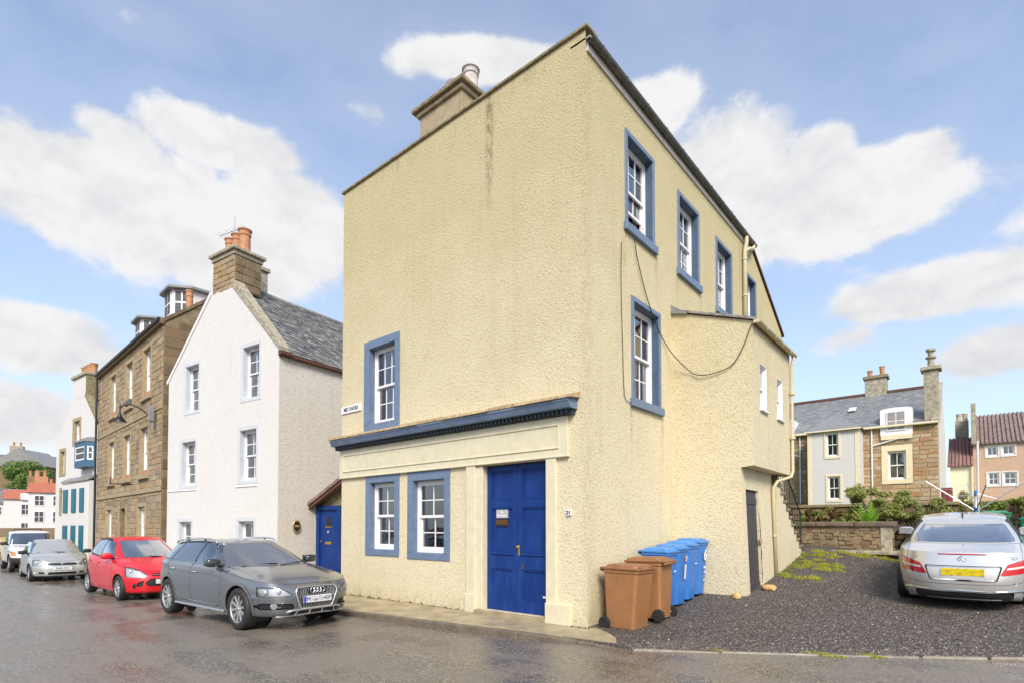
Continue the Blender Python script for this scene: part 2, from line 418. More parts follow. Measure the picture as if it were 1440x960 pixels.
leaf_mat('leaf_bush', [(0.10, 0.15, 0.03), (0.24, 0.29, 0.065), (0.38, 0.40, 0.11), (0.33, 0.27, 0.09)])
leaf_mat('leaf_fern', [(0.10, 0.26, 0.02), (0.20, 0.42, 0.03), (0.30, 0.50, 0.06)])
leaf_mat('leaf_tree', [(0.07, 0.13, 0.025), (0.15, 0.24, 0.05), (0.24, 0.33, 0.08)])
leaf_mat('leaf_grass', [(0.20, 0.25, 0.02), (0.40, 0.42, 0.03), (0.55, 0.50, 0.06), (0.28, 0.38, 0.03)])
leaf_mat('leaf_weed', [(0.09, 0.15, 0.02), (0.20, 0.27, 0.04), (0.30, 0.30, 0.06)])
leaf_mat('leaf_brown', [(0.08, 0.035, 0.018), (0.16, 0.09, 0.03), (0.14, 0.13, 0.03)])

glass_mat('window_glass', (0.62, 0.62, 0.61), 0.015, wob=0.25, k=2.3)
glass_mat('car_glass', (0.80, 0.86, 0.83), 0.01, k=2.4)
glass_mat('screen_glass', (0.80, 0.86, 0.83), 0.01, k=4.2)
glass_mat('coupe_glass', (0.62, 0.70, 0.66), 0.01, k=5.0)
glass_mat('tint_glass', (0.16, 0.16, 0.17), 0.01, k=2.0)
glass_mat('lamp_cover', (0.92, 0.92, 0.93), 0.01)

paint_mat('paint_grey', (0.215, 0.22, 0.23), 0.7, 0.27)
paint_mat('paint_trim_grey', (0.14, 0.135, 0.14), 0.3, 0.42)
paint_mat('paint_red', (0.62, 0.004, 0.012), 0.0, 0.4, coat=.55)
paint_mat('paint_silver', (0.52, 0.52, 0.50), 0.55, 0.3)
paint_mat('paint_champagne', (0.70, 0.685, 0.66), 0.55, 0.26)
paint_mat('paint_white', (0.74, 0.73, 0.73), 0.0, 0.3)
paint_mat('paint_dark', (0.03, 0.032, 0.036), 0.3, 0.3)

m, t, p, out = new_mat('door_blue_paint')
co = geo_pos(t)
fade = t.noise(t.scaled(co, (2.0, 2.0, 0.7)), 2.5, 6.0, 0.65)
c = t.ramp(fade, [(0.3, (0.0055, 0.028, 0.150)), (0.55, (0.008, 0.038, 0.185)), (0.8, (0.022, 0.066, 0.235))])
chip = t.math('MULTIPLY', t.sstep(t.noise(co, 26.0, 5.0, 0.7), 0.69, 0.74), 0.6)
c = t.mix(chip, c, (0.16, 0.20, 0.30))
t.set(p, 'Base Color', c)
t.set(p, 'Roughness', t.math('ADD', t.math('MULTIPLY', fade, 0.3), 0.32))
p.inputs['Specular IOR Level'].default_value = 0.25
t.set(p, 'Normal', t.bump(t.noise(t.scaled(co, (1, 1, 0.25)), 45.0, 5.0, 0.7), 0.4, 0.005))

# yellow registration plate with its characters smeared out, as in the photograph
m, t, p, out = new_mat('plate_yellow')
n = t.noise(t.scaled(obj_co(t), (6.0, 1.0, 16.0)), 2.4, 2.0, 0.5)
t.set(p, 'Base Color', t.mix(t.math('MULTIPLY', t.sstep(n, 0.42, 0.66), 0.75), (0.74, 0.57, 0.01), (0.38, 0.27, 0.03)))
p.inputs['Roughness'].default_value = 0.35
m, t, p, out = new_mat('plate_smear')
n = t.noise(t.scaled(obj_co(t), (5.0, 5.0, 16.0)), 2.4, 2.0, 0.5)
t.set(p, 'Base Color', t.mix(t.sstep(n, 0.46, 0.62), (0.62, 0.62, 0.64), (0.20, 0.20, 0.24)))
p.inputs['Roughness'].default_value = 0.35

# wet tarmac
m, t, p, out = new_mat('wet_tarmac')
co = geo_pos(t)
grit = t.noise(co, 55.0, 4.0, 0.7)
vor = t.n('ShaderNodeTexVoronoi', feature='F1'); t.set(vor, 'Vector', co); vor.inputs['Scale'].default_value = 58.0
big = t.noise(co, 0.7, 5.0, 0.62, 0.6)
trk = t.noise(t.scaled(co, (0.22, 1.5, 1.0)), 1.1, 5.0, 0.6, 0.3)
wet = t.math('ADD', t.math('MULTIPLY', big, 0.55), t.math('MULTIPLY', trk, 0.55))
spk = t.ramp(t.n('ShaderNodeTexVoronoi', feature='F1', i_Vector=co, i_Scale=58.0).outputs['Color'], [(0.15, (0.045, 0.039, 0.032)), (0.6, (0.135, 0.115, 0.092)), (0.85, (0.30, 0.26, 0.215))])
c = t.mix(t.math('MULTIPLY', t.sstep(wet, 0.46, 0.64), 0.6), spk, (0.235, 0.198, 0.158))
c = t.mix(t.math('MULTIPLY', t.sstep(t.noise(co, 1.8, 6.0, 0.7), 0.56, 0.72), 0.18), c, (0.25, 0.18, 0.12))
t.set(p, 'Base Color', c)
t.set(p, 'Roughness', t.math('ADD', t.math('MULTIPLY', t.sstep(wet, 0.44, 0.66), 0.30), 0.13))
p.inputs['Specular IOR Level'].default_value = 0.6
h = t.math('ADD', t.math('MULTIPLY', vor.outputs['Distance'], 0.8), t.math('MULTIPLY', grit, 0.7))
bmp = t.n('ShaderNodeBump', i_Height=h); bmp.inputs['Distance'].default_value = 0.006
t.set(bmp, 'Strength', t.math('ADD', t.math('MULTIPLY', t.sstep(wet, 0.42, 0.62), 0.55), 0.30))
t.set(p, 'Normal', t.bump(t.noise(co, 1.3, 3.0), 0.12, 0.05, bmp.outputs[0]))

# tarmac patch, darker and coarser
plain('tarmac_patch', (0.15, 0.12, 0.092), 0.32, var=0.5, vscale=25, bump=0.7, bscale=60, bdist=0.01)

# loose wet gravel bed
m, t, p, out = new_mat('gravel_bed')
co = geo_pos(t)
v1 = t.n('ShaderNodeTexVoronoi', feature='F1', i_Vector=co, i_Scale=46.0)
v2 = t.n('ShaderNodeTexVoronoi', feature='F1', i_Vector=co, i_Scale=95.0)
c = t.ramp(v1.outputs['Color'], [(0.15, (0.030, 0.024, 0.020)), (0.6, (0.105, 0.086, 0.072)), (0.92, (0.26, 0.22, 0.185))])
c = t.mix(t.math('MULTIPLY', t.sstep(t.noise(co, 0.9, 5.0, 0.65), 0.5, 0.68), 0.4), c, (0.19, 0.16, 0.135))
t.set(p, 'Base Color', c)
t.set(p, 'Roughness', t.math('ADD', t.math('MULTIPLY', v1.outputs['Distance'], 0.4), 0.48))
hh = t.math('ADD', v1.outputs['Distance'], t.math('MULTIPLY', v2.outputs['Distance'], 0.5))
t.set(p, 'Normal', t.bump(hh, 1.0, 0.025))
m, t, p, out = new_mat('gravel_stone')
isl = t.n('ShaderNodeNewGeometry').outputs['Random Per Island']
t.set(p, 'Base Color', t.ramp(isl, [(0.0, (0.032, 0.025, 0.021)), (0.55, (0.10, 0.082, 0.070)), (0.86, (0.22, 0.185, 0.16)), (1.0, (0.52, 0.46, 0.40))]))
p.inputs['Roughness'].default_value = 0.5

def M(n): return MATS[n]

# ---------------------------------------------------------------- mesh helpers
IDM = Matrix.Identity(4)
class MB:
    """collects geometry; obj() links it as ONE mesh object"""
    def __init__(self): self.v = []; self.f = []
    def add(self, vs, fs):
        o = len(self.v); self.v += [tuple(p) for p in vs]; self.f += [tuple(i + o for i in q) for q in fs]; return self
    def box(self, x0, x1, y0, y1, z0, z1):
        return self.add([(x0, y0, z0), (x1, y0, z0), (x1, y1, z0), (x0, y1, z0), (x0, y0, z1), (x1, y0, z1), (x1, y1, z1), (x0, y1, z1)],
                        [(0, 3, 2, 1), (4, 5, 6, 7), (0, 1, 5, 4), (1, 2, 6, 5), (2, 3, 7, 6), (3, 0, 4, 7)])
    def quad(self, a, b, c, d): return self.add([a, b, c, d], [(0, 1, 2, 3)])
    def poly(self, pts): return self.add(pts, [tuple(range(len(pts)))])
    def prism(self, pts, vec):
        """pts: 3D loop, extruded by vec"""
        n = len(pts); vec = Vector(vec)
        vs = [Vector(p) for p in pts]; vs2 = [p + vec for p in vs]
        fs = [tuple(range(n))[::-1], tuple(range(n, 2 * n))] + [(i, (i + 1) % n, n + (i + 1) % n, n + i) for i in range(n)]
        return self.add(vs + vs2, fs)
    def tube(self, path, r, n=8, cap=True, closed=False):
        P = [Vector(p) for p in path]; m = len(P)
        rr = r if isinstance(r, (list, tuple)) else [r] * m
        vs = []; prev = None
        for i, p in enumerate(P):
            if closed: d = P[(i + 1) % m] - P[i - 1]
            else: d = P[min(i + 1, m - 1)] - P[max(i - 1, 0)]
            d = d.normalized() if d.length > 1e-9 else Vector((0, 0, 1))
            if prev is None:
                ref = Vector((0, 0, 1)) if abs(d.z) < 0.9 else Vector((1, 0, 0))
                a = d.cross(ref).normalized()
            else:
                a = (prev - d * prev.dot(d)); a = a.normalized() if a.length > 1e-6 else d.orthogonal().normalized()
            b = d.cross(a); prev = a
            for k in range(n):
                an = 2 * math.pi * k / n
                vs.append(p + (a * math.cos(an) + b * math.sin(an)) * rr[i])
        fs = []
        for i in range(m if closed else m - 1):
            for k in range(n):
                i2 = (i + 1) % m
                fs.append((i * n + k, i * n + (k + 1) % n, i2 * n + (k + 1) % n, i2 * n + k))
        if cap and not closed:
            fs.append(tuple(range(n))[::-1]); fs.append(tuple(range((m - 1) * n, m * n)))
        return self.add(vs, fs)
    def lathe(self, prof, n=24, origin=(0, 0, 0), axis='Z', cap=True):
        """prof: (radius, height) pairs turned round the axis"""
        vs = []; m = len(prof)
        for (r, h) in prof:
            for k in range(n):
                an = 2 * math.pi * k / n; c, s = r * math.cos(an), r * math.sin(an)
                p = {'Z': (c, s, h), 'Y': (c, h, -s), 'X': (h, c, s)}[axis]
                vs.append((p[0] + origin[0], p[1] + origin[1], p[2] + origin[2]))
        fs = [(i * n + k, i * n + (k + 1) % n, (i + 1) * n + (k + 1) % n, (i + 1) * n + k) for i in range(m - 1) for k in range(n)]
        if cap and prof[0][0] > 1e-5: fs.append(tuple(range(n))[::-1])
        if cap and prof[-1][0] > 1e-5: fs.append(tuple(range((m - 1) * n, m * n)))
        return self.add(vs, fs)
    def grid(self, P, flip=False):
        """P: rows x cols array of points"""
        r, c = len(P), len(P[0]); vs = [p for row in P for p in row]
        fs = [(i * c + j, i * c + j + 1, (i + 1) * c + j + 1, (i + 1) * c + j) for i in range(r - 1) for j in range(c - 1)]
        if flip: fs = [q[::-1] for q in fs]
        return self.add(vs, fs)
    def mesh(self, name, T=None):
        me = bpy.data.meshes.new(name)
        vs = self.v if T is None else [tuple(T @ Vector(p)) for p in self.v]
        me.from_pydata(vs, [], self.f); me.update()
        return me
    def obj(self, name, mat, parent=None, T=None, smooth=False, bevel=0.0, loc=None, solid=0.0, fix=False):
        me = self.mesh(name, T)
        if fix:
            bm = bmesh.new(); bm.from_mesh(me); bmesh.ops.recalc_face_normals(bm, faces=bm.faces); bm.to_mesh(me); bm.free()
        if smooth: me.polygons.foreach_set('use_smooth', [True] * len(me.polygons))
        if mat: me.materials.append(M(mat) if isinstance(mat, str) else mat)
        o = bpy.data.objects.new(name, me); COL.objects.link(o)
        if parent is not None: o.parent = parent
        if loc is not None: o.location = loc
        if bevel:
            md = o.modifiers.new('bevel', 'BEVEL'); md.width = bevel; md.segments = 2; md.limit_method = 'ANGLE'; md.angle_limit = R(40)
            md.harden_normals = False
        return o

def from_mesh(name, me, parent=None, mat=None):
    if mat and not me.materials: me.materials.append(M(mat))
    o = bpy.data.objects.new(name, me); COL.objects.link(o)
    if parent is not None: o.parent = parent
    return o

def empty(name, loc=(0, 0, 0), rz=0.0, label=None, cat=None, group=None):
    o = bpy.data.objects.new(name, None); COL.objects.link(o)
    o.empty_display_size = 0.2
    o.location = loc; o.rotation_euler = (0, 0, R(rz))
    if label: tag(o, label, cat, group)
    return o
def tag(o, label=None, cat=None, group=None, kind=None):
    if label: o['label'] = label
    if cat: o['category'] = cat
    if group: o['group'] = group
    if kind: o['kind'] = kind
    return o
def struct(o): o['kind'] = 'structure'; return o
def copy_tree(o, parent=None):
    c = o.copy(); COL.objects.link(c); c.parent = parent
    for ch in list(o.children): copy_tree(ch, c)
    return c

def text_mesh(name, s, size, mat, parent, T, align='CENTER', extrude=0.002, bold=0.0, xs=1.0):
    cu = bpy.data.curves.new(name, 'FONT'); cu.body = s; cu.size = size; cu.align_x = align; cu.align_y = 'CENTER'
    cu.extrude = extrude; cu.offset = bold; cu.resolution_u = 3
    tmp = bpy.data.objects.new(name + '_tmp', cu); COL.objects.link(tmp)
    dg = bpy.context.evaluated_depsgraph_get(); dg.update()
    me = bpy.data.meshes.new_from_object(tmp.evaluated_get(dg))
    bpy.data.objects.remove(tmp); bpy.data.curves.remove(cu)
    me.name = name
    me.transform(T @ Matrix.Diagonal((xs, 1, 1, 1)))
    me.materials.clear(); me.materials.append(M(mat))
    return from_mesh(name, me, parent)

# wall frames: (a along the wall, d depth inwards, b up)
def front_T(y0=0.0): return Matrix(((1, 0, 0, 0), (0, 1, 0, y0), (0, 0, 1, 0), (0, 0, 0, 1)))
def side_T(x0=0.0): return Matrix(((0, -1, 0, x0), (1, 0, 0, 0), (0, 0, 1, 0), (0, 0, 0, 1)))
# lettering: text x -> a, text y -> up, text z -> outwards
def letter_T(T, a, d, b): return T @ Matrix(((1, 0, 0, a), (0, 0, -1, d), (0, 1, 0, b), (0, 0, 0, 1)))

def clip_under(poly, p, q):
    """keep the part of a 2D polygon that lies under the line p-q (p.x < q.x)"""
    def f(v): return (p[1] + (q[1] - p[1]) * (v[0] - p[0]) / (q[0] - p[0])) - v[1]
    out = []
    for i in range(len(poly)):
        a, b = poly[i - 1], poly[i]; fa, fb = f(a), f(b)
        if (fa >= 0) != (fb >= 0):
            t_ = fa / (fa - fb); out.append((a[0] + (b[0] - a[0]) * t_, a[1] + (b[1] - a[1]) * t_))
        if fb >= 0: out.append(b)
    return out

def wall_mb(a0, a1, b0, top, holes=(), d=0.0, reveal=0.18, maxc=1.2):
    """wall face in (a,d,b) with holes; top: list of (a,b) points from left to right"""
    A = {round(a0, 4), round(a1, 4)} | {round(x, 4) for h in holes for x in h[:2]} | {round(p[0], 4) for p in top if a0 < p[0] < a1}
    B = {round(b0, 4)} | {round(x, 4) for h in holes for x in h[2:4]}
    bt = max(p[1] for p in top); B.add(round(bt, 4))
    A = sorted(A); B = sorted(B)
    def tz(a):
        for (p, q) in zip(top[:-1], top[1:]):
            if p[0] - 1e-6 <= a <= q[0] + 1e-6: return p[1] + (q[1] - p[1]) * (a - p[0]) / (q[0] - p[0])
        return top[-1][1]
    mb = MB()
    for al, ar in zip(A[:-1], A[1:]):
        tl, tr = tz(al), tz(ar)
        for bl, br in zip(B[:-1], B[1:]):
            ca, cb = (al + ar) / 2, (bl + br) / 2
            if any(h[0] < ca < h[1] and h[2] < cb < h[3] for h in holes): continue
            pl = [(al, bl), (ar, bl), (ar, br), (al, br)]
            if br > min(tl, tr) + 1e-6: pl = clip_under(pl, (al, tl), (ar, tr))
            if len(pl) >= 3: mb.poly([(p[0], d, p[1]) for p in pl])
    for h in holes:
        x0, x1, z0, z1 = h[:4]; e = d + reveal
        mb.quad((x0, d, z0), (x0, d, z1), (x0, e, z1), (x0, e, z0))
        mb.quad((x1, d, z1), (x1, d, z0), (x1, e, z0), (x1, e, z1))
        mb.quad((x0, d, z1), (x1, d, z1), (x1, e, z1), (x0, e, z1))
        mb.quad((x1, d, z0), (x0, d, z0), (x0, e, z0), (x1, e, z0))
    return mb

_pane_me = None
def pane_obj(parent, T, a0, a1, b0, b1, d, mat='window_glass', tilt=0.006):
    global _pane_me
    key = 'pane_' + mat
    me = bpy.data.meshes.get(key)
    if me is None:
        me = bpy.data.meshes.new(key); me.from_pydata([(-.5, 0, -.5), (.5, 0, -.5), (.5, 0, .5), (-.5, 0, .5)], [], [(0, 1, 2, 3)])
        me.materials.append(M(mat))
    o = bpy.data.objects.new('pane', me); COL.objects.link(o); o.parent = parent
    L = Matrix.Translation(((a0 + a1) / 2, d, (b0 + b1) / 2)) @ Matrix.Rotation(random.uniform(-tilt, tilt), 4, 'X') @ Matrix.Rotation(random.uniform(-tilt, tilt), 4, 'Z') @ Matrix.Diagonal((a1 - a0, 1, b1 - b0, 1))
    o.matrix_local = T @ L
    return o

def window(root, T, a0, a1, b0, b1, reveal=0.16, cols=2, rows=2, frame='white_paint', surround=None, smat='slate_blue_paint', proud=0.02,
           sill=None, lining=None, curtain=None, up_open=0.0, bar=0.022, stile=0.05, glass='window_glass', room=0.7, one_sash=False, label=None, blind=0.0, raised=0.0):
    """sash window: opening a0..a1 x b0..b1; surround = (left,right,top,bottom) margins"""
    mb = MB()
    if surround:
        l, r, tp, bt = surround
        # margin boards butt end to end, 2-3 mm set apart
        if tp > 0: mb.box(a0 - l, a1 + r, -proud, 0.05, b1, b1 + tp)
        if bt > 0: mb.box(a0 - l, a1 + r, -proud, 0.05, b0 - bt, b0)
        mb.box(a0 - l, a0, -proud, 0.05, b0, b1); mb.box(a1, a1 + r, -proud, 0.05, b0, b1)
    k = 0.012
    e = reveal
    rv = MB()
    rv.box(a0 - 0.001, a0 + k, 0.0, e, b0, b1); rv.box(a1 - k, a1 + 0.001, 0.0, e, b0, b1)
    rv.box(a0 + k, a1 - k, 0.0, e, b1 - k, b1 + .001); rv.box(a0 + k, a1 - k, 0.0, e, b0 - .001, b0 + k)
    if surround:
        win = mb.obj('window', smat, root, T, bevel=0.006)
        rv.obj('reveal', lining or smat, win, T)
    else:
        win = rv.obj('window', lining or smat, root, T)
    if label: win['label'] = label
    if sill:
        ov, h, pr = sill
        l, r = (surround[0], surround[1]) if surround else (0, 0)
        bb = b0 - (surround[3] if surround else 0)
        MB().box(a0 - l - ov, a1 + r + ov, -pr, 0.06, bb - h, bb - 0.002).obj('sill', smat, win, T, bevel=0.012)
    a0 += k; a1 -= k; b0 += k; b1 -= k
    # box frame
    f = MB(); fw = 0.035
    f.box(a0, a0 + fw, e - .03, e + .09, b0, b1); f.box(a1 - fw, a1, e - .03, e + .09, b0, b1)
    f.box(a0 + fw, a1 - fw, e - .03, e + .09, b1 - fw, b1); f.box(a0 + fw, a1 - fw, e - .045, e + .09, b0, b0 + fw)
    f.obj('frame', frame, win, T, bevel=0.004)
    A0, A1, B0, B1 = a0 + fw, a1 - fw, b0 + fw, b1 - fw
    mid = (B0 + B1) / 2
    if one_sash: spans = [(B0, B1, e + .0)]
    else: spans = [(mid - .02, B1, e), (B0 + raised, mid + .02 + raised, e + 0.045)]
    for (s0, s1, dd) in spans:
        sm = MB(); bt = stile * (1.5 if s0 == B0 else 1.0)
        sm.box(A0, A0 + stile, dd, dd + .04, s0, s1); sm.box(A1 - stile, A1, dd, dd + .04, s0, s1)
        sm.box(A0 + stile, A1 - stile, dd, dd + .04, s1 - stile, s1); sm.box(A0 + stile, A1 - stile, dd, dd + .04, s0, s0 + bt)
        ga0, ga1, gb0, gb1 = A0 + stile, A1 - stile, s0 + bt, s1 - stile
        for i in range(1, cols):
            x = ga0 + (ga1 - ga0) * i / cols; sm.box(x - bar / 2, x + bar / 2, dd + .005, dd + .032, gb0, gb1)
        for j in range(1, rows):
            z = gb0 + (gb1 - gb0) * j / rows; sm.box(ga0, ga1, dd + .007, dd + .030, z - bar / 2, z + bar / 2)
        sash = sm.obj('sash', frame, win, T)
        for i in range(cols):
            for j in range(rows):
                pane_obj(win, T, ga0 + (ga1 - ga0) * i / cols, ga0 + (ga1 - ga0) * (i + 1) / cols, gb0 + (gb1 - gb0) * j / rows, gb0 + (gb1 - gb0) * (j + 1) / rows, dd + .018, glass)
    r = MB(); q = e + .10
    x0, x1, z0, z1 = a0 - .15, a1 + .15, b0 - .15, b1 + .15; E_ = q + room
    r.quad((x0, E_, z0), (x1, E_, z0), (x1, E_, z1), (x0, E_, z1)); r.quad((x0, q, z0), (x0, E_, z0), (x0, E_, z1), (x0, q, z1))
    r.quad((x1, E_, z0), (x1, q, z0), (x1, q, z1), (x1, E_, z1)); r.quad((x0, q, z1), (x0, E_, z1), (x1, E_, z1), (x1, q, z1)); r.quad((x0, E_, z0), (x0, q, z0), (x1, q, z0), (x1, E_, z0))
    for bx in ((x0, a0, z0, z1), (a1, x1, z0, z1), (a0, a1, z0, b0), (a0, a1, b1, z1)):
        r.quad((bx[0], q, bx[2]), (bx[1], q, bx[2]), (bx[1], q, bx[3]), (bx[0], q, bx[3]))
    r.obj('room', 'room_dark', win, T)
    if curtain:
        cm, fr0, fr1 = curtain
        w = a1 - a0
        for (c0, c1) in ((a0, a0 + w * fr0), (a1 - w * fr1, a1)):
            if c1 - c0 < .02: continue
            n = 14; rowsP = []
            for zz in (b0, b1):
                rowsP.append([(c0 + (c1 - c0) * i / n, q + .05 + .018 * math.sin(i * 2.4), zz) for i in range(n + 1)])
            MB().grid(rowsP).obj('curtain', cm, win, T, smooth=True)
    if blind:
        MB().box(a0, a1, q + .03, q + .035, b1 - (b1 - b0) * blind, b1).obj('blind', 'curtain_buff', win, T)
    return win

def slates(mb, o, u, v, nu, nv, jit=0.12, th=0.012, seed=1, lap=1.25):
    """overlapping roof slates: o = eave corner, u = along the eave, v = up the slope"""
    rnd = random.Random(seed); o, u, v = Vector(o), Vector(u), Vector(v)
    du, dv = u / nu, v / nv; n = u.cross(v).normalized()
    for j in range(nv):
        off = 0.5 * (j % 2) + rnd.uniform(-.1, .1)
        for i in range(-1, nu + 1):
            s0 = i + off; s1 = s0 + 1 - 0.03
            s0 = max(0, s0); s1 = min(nu, s1)
            if s1 - s0 < .15: continue
            dz = rnd.uniform(-jit, jit) * 0.35; tt = th * rnd.uniform(.7, 1.5)
            a = o + du * s0 + dv * (j + dz); b = o + du * s1 + dv * (j + dz + rnd.uniform(-.05, .05))
            c = b + dv * lap; d = a + dv * lap
            lo = n * (0.006 + tt * 1.6); hi = n * 0.004
            mb.add([a + lo, b + lo, c + hi, d + hi, a + n * 0.002, b + n * 0.002], [(0, 1, 2, 3), (4, 5, 1, 0)])
    return mb

def chimney_pot(parent, x, y, z, h=0.6, r=0.15, mat='terracotta', kind=0):
    prof = [(r * .95, 0), (r * .88, h * .15), (r * .86, h * .70), (r * .98, h * .74), (r * .98, h * .80), (r * .90, h * .82), (r * .95, h * .93), (r * 1.1, h * .95), (r * 1.1, h), (r * .8, h), (r * .75, h * .6), (0.0, h * .6)]
    return MB().lathe(prof, 20, (x, y, z)).obj('chimney_pot', mat, parent, smooth=False)

def blocks(mb, a0, a1, b0, b1, holes, course=0.3, lenr=(0.35, 0.75), th=0.03, gap=0.012, seed=3, top=None, rough=0.01, T=None, each=None):
    """coursed stone blocks standing proud of a mortar face"""
    rnd = random.Random(seed); z = b0
    while z < b1 - 0.05:
        h = min(course * rnd.uniform(.82, 1.18), b1 - z)
        if b1 - (z + h) < course * .4: h = b1 - z
        # breaks of this course by holes
        segs = [(a0, a1)]
        for hl in holes:
            if hl[2] < z + h - 0.02 and hl[3] > z + 0.02:
                ns = []
                for s in segs:
                    if hl[1] <= s[0] or hl[0] >= s[1]: ns.append(s); continue
                    if hl[0] > s[0]: ns.append((s[0], hl[0]))
                    if hl[1] < s[1]: ns.append((hl[1], s[1]))
                segs = ns
        for (s0, s1) in segs:
            x = s0
            while x < s1 - 0.02:
                L = rnd.uniform(*lenr)
                if s1 - (x + L) < lenr[0] * .6: L = s1 - x
                x1 = min(x + L, s1)
                if top is None or (z + h < top((x + x1) / 2)):
                    g = gap; p = th + rnd.uniform(-rough, rough)
                    args = (x + g / 2, x1 - g / 2, -p, 0.004, z + g / 2, z + h - g / 2)
                    if each: each(*args)
                    else:
                        q = min(.02, (x1 - x) * .12)
                        X0, X1, Y0, Y1, Z0, Z1 = args
                        mb.add([(X0, Y1, Z0), (X1, Y1, Z0), (X1, Y1, Z1), (X0, Y1, Z1), (X0 + q, Y0, Z0 + q), (X1 - q, Y0, Z0 + q), (X1 - q, Y0, Z1 - q), (X0 + q, Y0, Z1 - q)],
                               [(4, 5, 6, 7), (0, 1, 5, 4), (1, 2, 6, 5), (2, 3, 7, 6), (3, 0, 4, 7)])
                x = x1
        z += h
    return mb

_blk = None
def stone_each(root, T, mat, name='stone', rot=0.0):
    key = 'stone_piece_' + mat
    me = bpy.data.meshes.get(key)
    if me is None:
        me = bpy.data.meshes.new(key); q = .06
        me.from_pydata([(-.5, .5, -.5), (.5, .5, -.5), (.5, .5, .5), (-.5, .5, .5), (-.5 + q, -.5, -.5 + q), (.5 - q, -.5, -.5 + q), (.5 - q, -.5, .5 - q), (-.5 + q, -.5, .5 - q)], [],
                       [(4, 5, 6, 7), (0, 1, 5, 4), (1, 2, 6, 5), (2, 3, 7, 6), (3, 0, 4, 7)])
        me.materials.append(M(mat))
    def each(x0, x1, y0, y1, z0, z1):
        o = bpy.data.objects.new(name, me); COL.objects.link(o); o.parent = root
        jt = Matrix.Rotation(random.uniform(-rot, rot), 4, 'Y') if rot else IDM
        o.matrix_local = T @ Matrix.Translation(((x0 + x1) / 2, (y0 + y1) / 2, (z0 + z1) / 2 + (random.uniform(-.25, .25) * (z1 - z0) if rot else 0))) @ jt @ Matrix.Diagonal((x1 - x0, y1 - y0, z1 - z0, 1))
    return each

def leaf_cloud(blobs, n, size, seed=1, aspect=0.5, shell=0.55, up=0.25):
    """leaf-sized faces spread through ellipsoids; blobs: (cx,cy,cz,rx,ry,rz)"""
    rng = np.random.default_rng(seed)
    B = np.array(blobs, float); vol = B[:, 3] * B[:, 4] * B[:, 5]
    idx = rng.choice(len(B), n, p=vol ** .75 / (vol ** .75).sum())
    d = rng.normal(size=(n, 3)); d /= np.linalg.norm(d, axis=1)[:, None]
    rad = shell + (1 - shell) * rng.random(n) ** .6; rad *= 1 + .16 * rng.normal(size=n) * .5
    c = B[idx, :3] + d * rad[:, None] * B[idx, 3:]
    nrm = d + rng.normal(size=(n, 3)) * .7; nrm[:, 2] += up; nrm /= np.linalg.norm(nrm, axis=1)[:, None]
    a = np.cross(nrm, rng.normal(size=(n, 3))); a /= np.linalg.norm(a, axis=1)[:, None]; b = np.cross(nrm, a)
    s = size * rng.uniform(.6, 1.4, n)[:, None]
    fold = nrm * s * .18
    V = np.stack([c - a * s, c - b * s * aspect - fold, c + a * s, c + b * s * aspect - fold], 1).reshape(-1, 3)
    F = np.arange(n * 4).reshape(-1, 4)
    return V, F
def np_obj(name, V, F, mat, parent=None, smooth=False):
    me = bpy.data.meshes.new(name)
    me.vertices.add(len(V)); me.vertices.foreach_set('co', np.asarray(V, np.float32).ravel())
    F = np.asarray(F); k = F.shape[1]
    me.loops.add(F.size); me.loops.foreach_set('vertex_index', F.ravel().astype(np.int32))
    me.polygons.add(len(F)); me.polygons.foreach_set('loop_start', (np.arange(len(F)) * k).astype(np.int32))
    me.update(calc_edges=True); me.validate()
    if smooth: me.polygons.foreach_set('use_smooth', [True] * len(me.polygons))
    me.materials.append(M(mat))
    return from_mesh(name, me, parent)

# ---------------------------------------------------------------- ground, road, pavement, drive
def smooth01(t): t = min(1.0, max(0.0, t)); return t * t * (3 - 2 * t)
def road_z(x, y=0.0):
    if x >= 0: return -0.10 + 0.035 * min(x, 12.0)
    if x > -6: return -0.10
    return -0.10 - 0.0138 * min(-6 - x, 16.0)
def kerb_y(x):
    pts = [(-60, -0.9), (-40, -1.3), (-20, -1.75), (-9, -1.95), (-4.4, -1.50), (-2.0, -1.17), (1.14, -0.76)]
    for (a, b) in zip(pts[:-1], pts[1:]):
        if x <= b[0]:
            return a[1] + (b[1] - a[1]) * (x - a[0]) / (b[0] - a[0])
    return -0.76
def edge_y(x):
    return -0.77 if x <= 1.3 else (-0.77 + (x - 1.3) * 0.475)
def drive_z(x, y):
    q = 1 - 0.62 * smooth01((x - 1.5) / 3.0)
    yy = max(y, 0.0)
    return 0.06 * y * (1.0 if y > 0 else .5) + 0.0085 * yy * yy * q + 0.012 * max(0, x - 1) - 0.012

g = MB(); g.box(-1500, 1500, -1500, 1500, -1.2, -0.75)
struct(g.obj('ground', 'soil'))
# road sheet: dense near the camera so that it can carry the fall of the street
xs = [-120, -80, -60, -45, -34, -28, -22, -18, -14, -10, -8, -6, -4, -2, 0, 2, 4, 6, 9, 12, 20, 40, 80]
ys = [-60, -30, -18, -12, -9, -6, -4, -2, 0, 1.6, 6, 30]
g = MB().grid([[(x, y, road_z(x, y) - 0.004 * max(0, -3 - y)) for x in xs] for y in ys])
struct(g.obj('road', 'wet_tarmac', smooth=True))

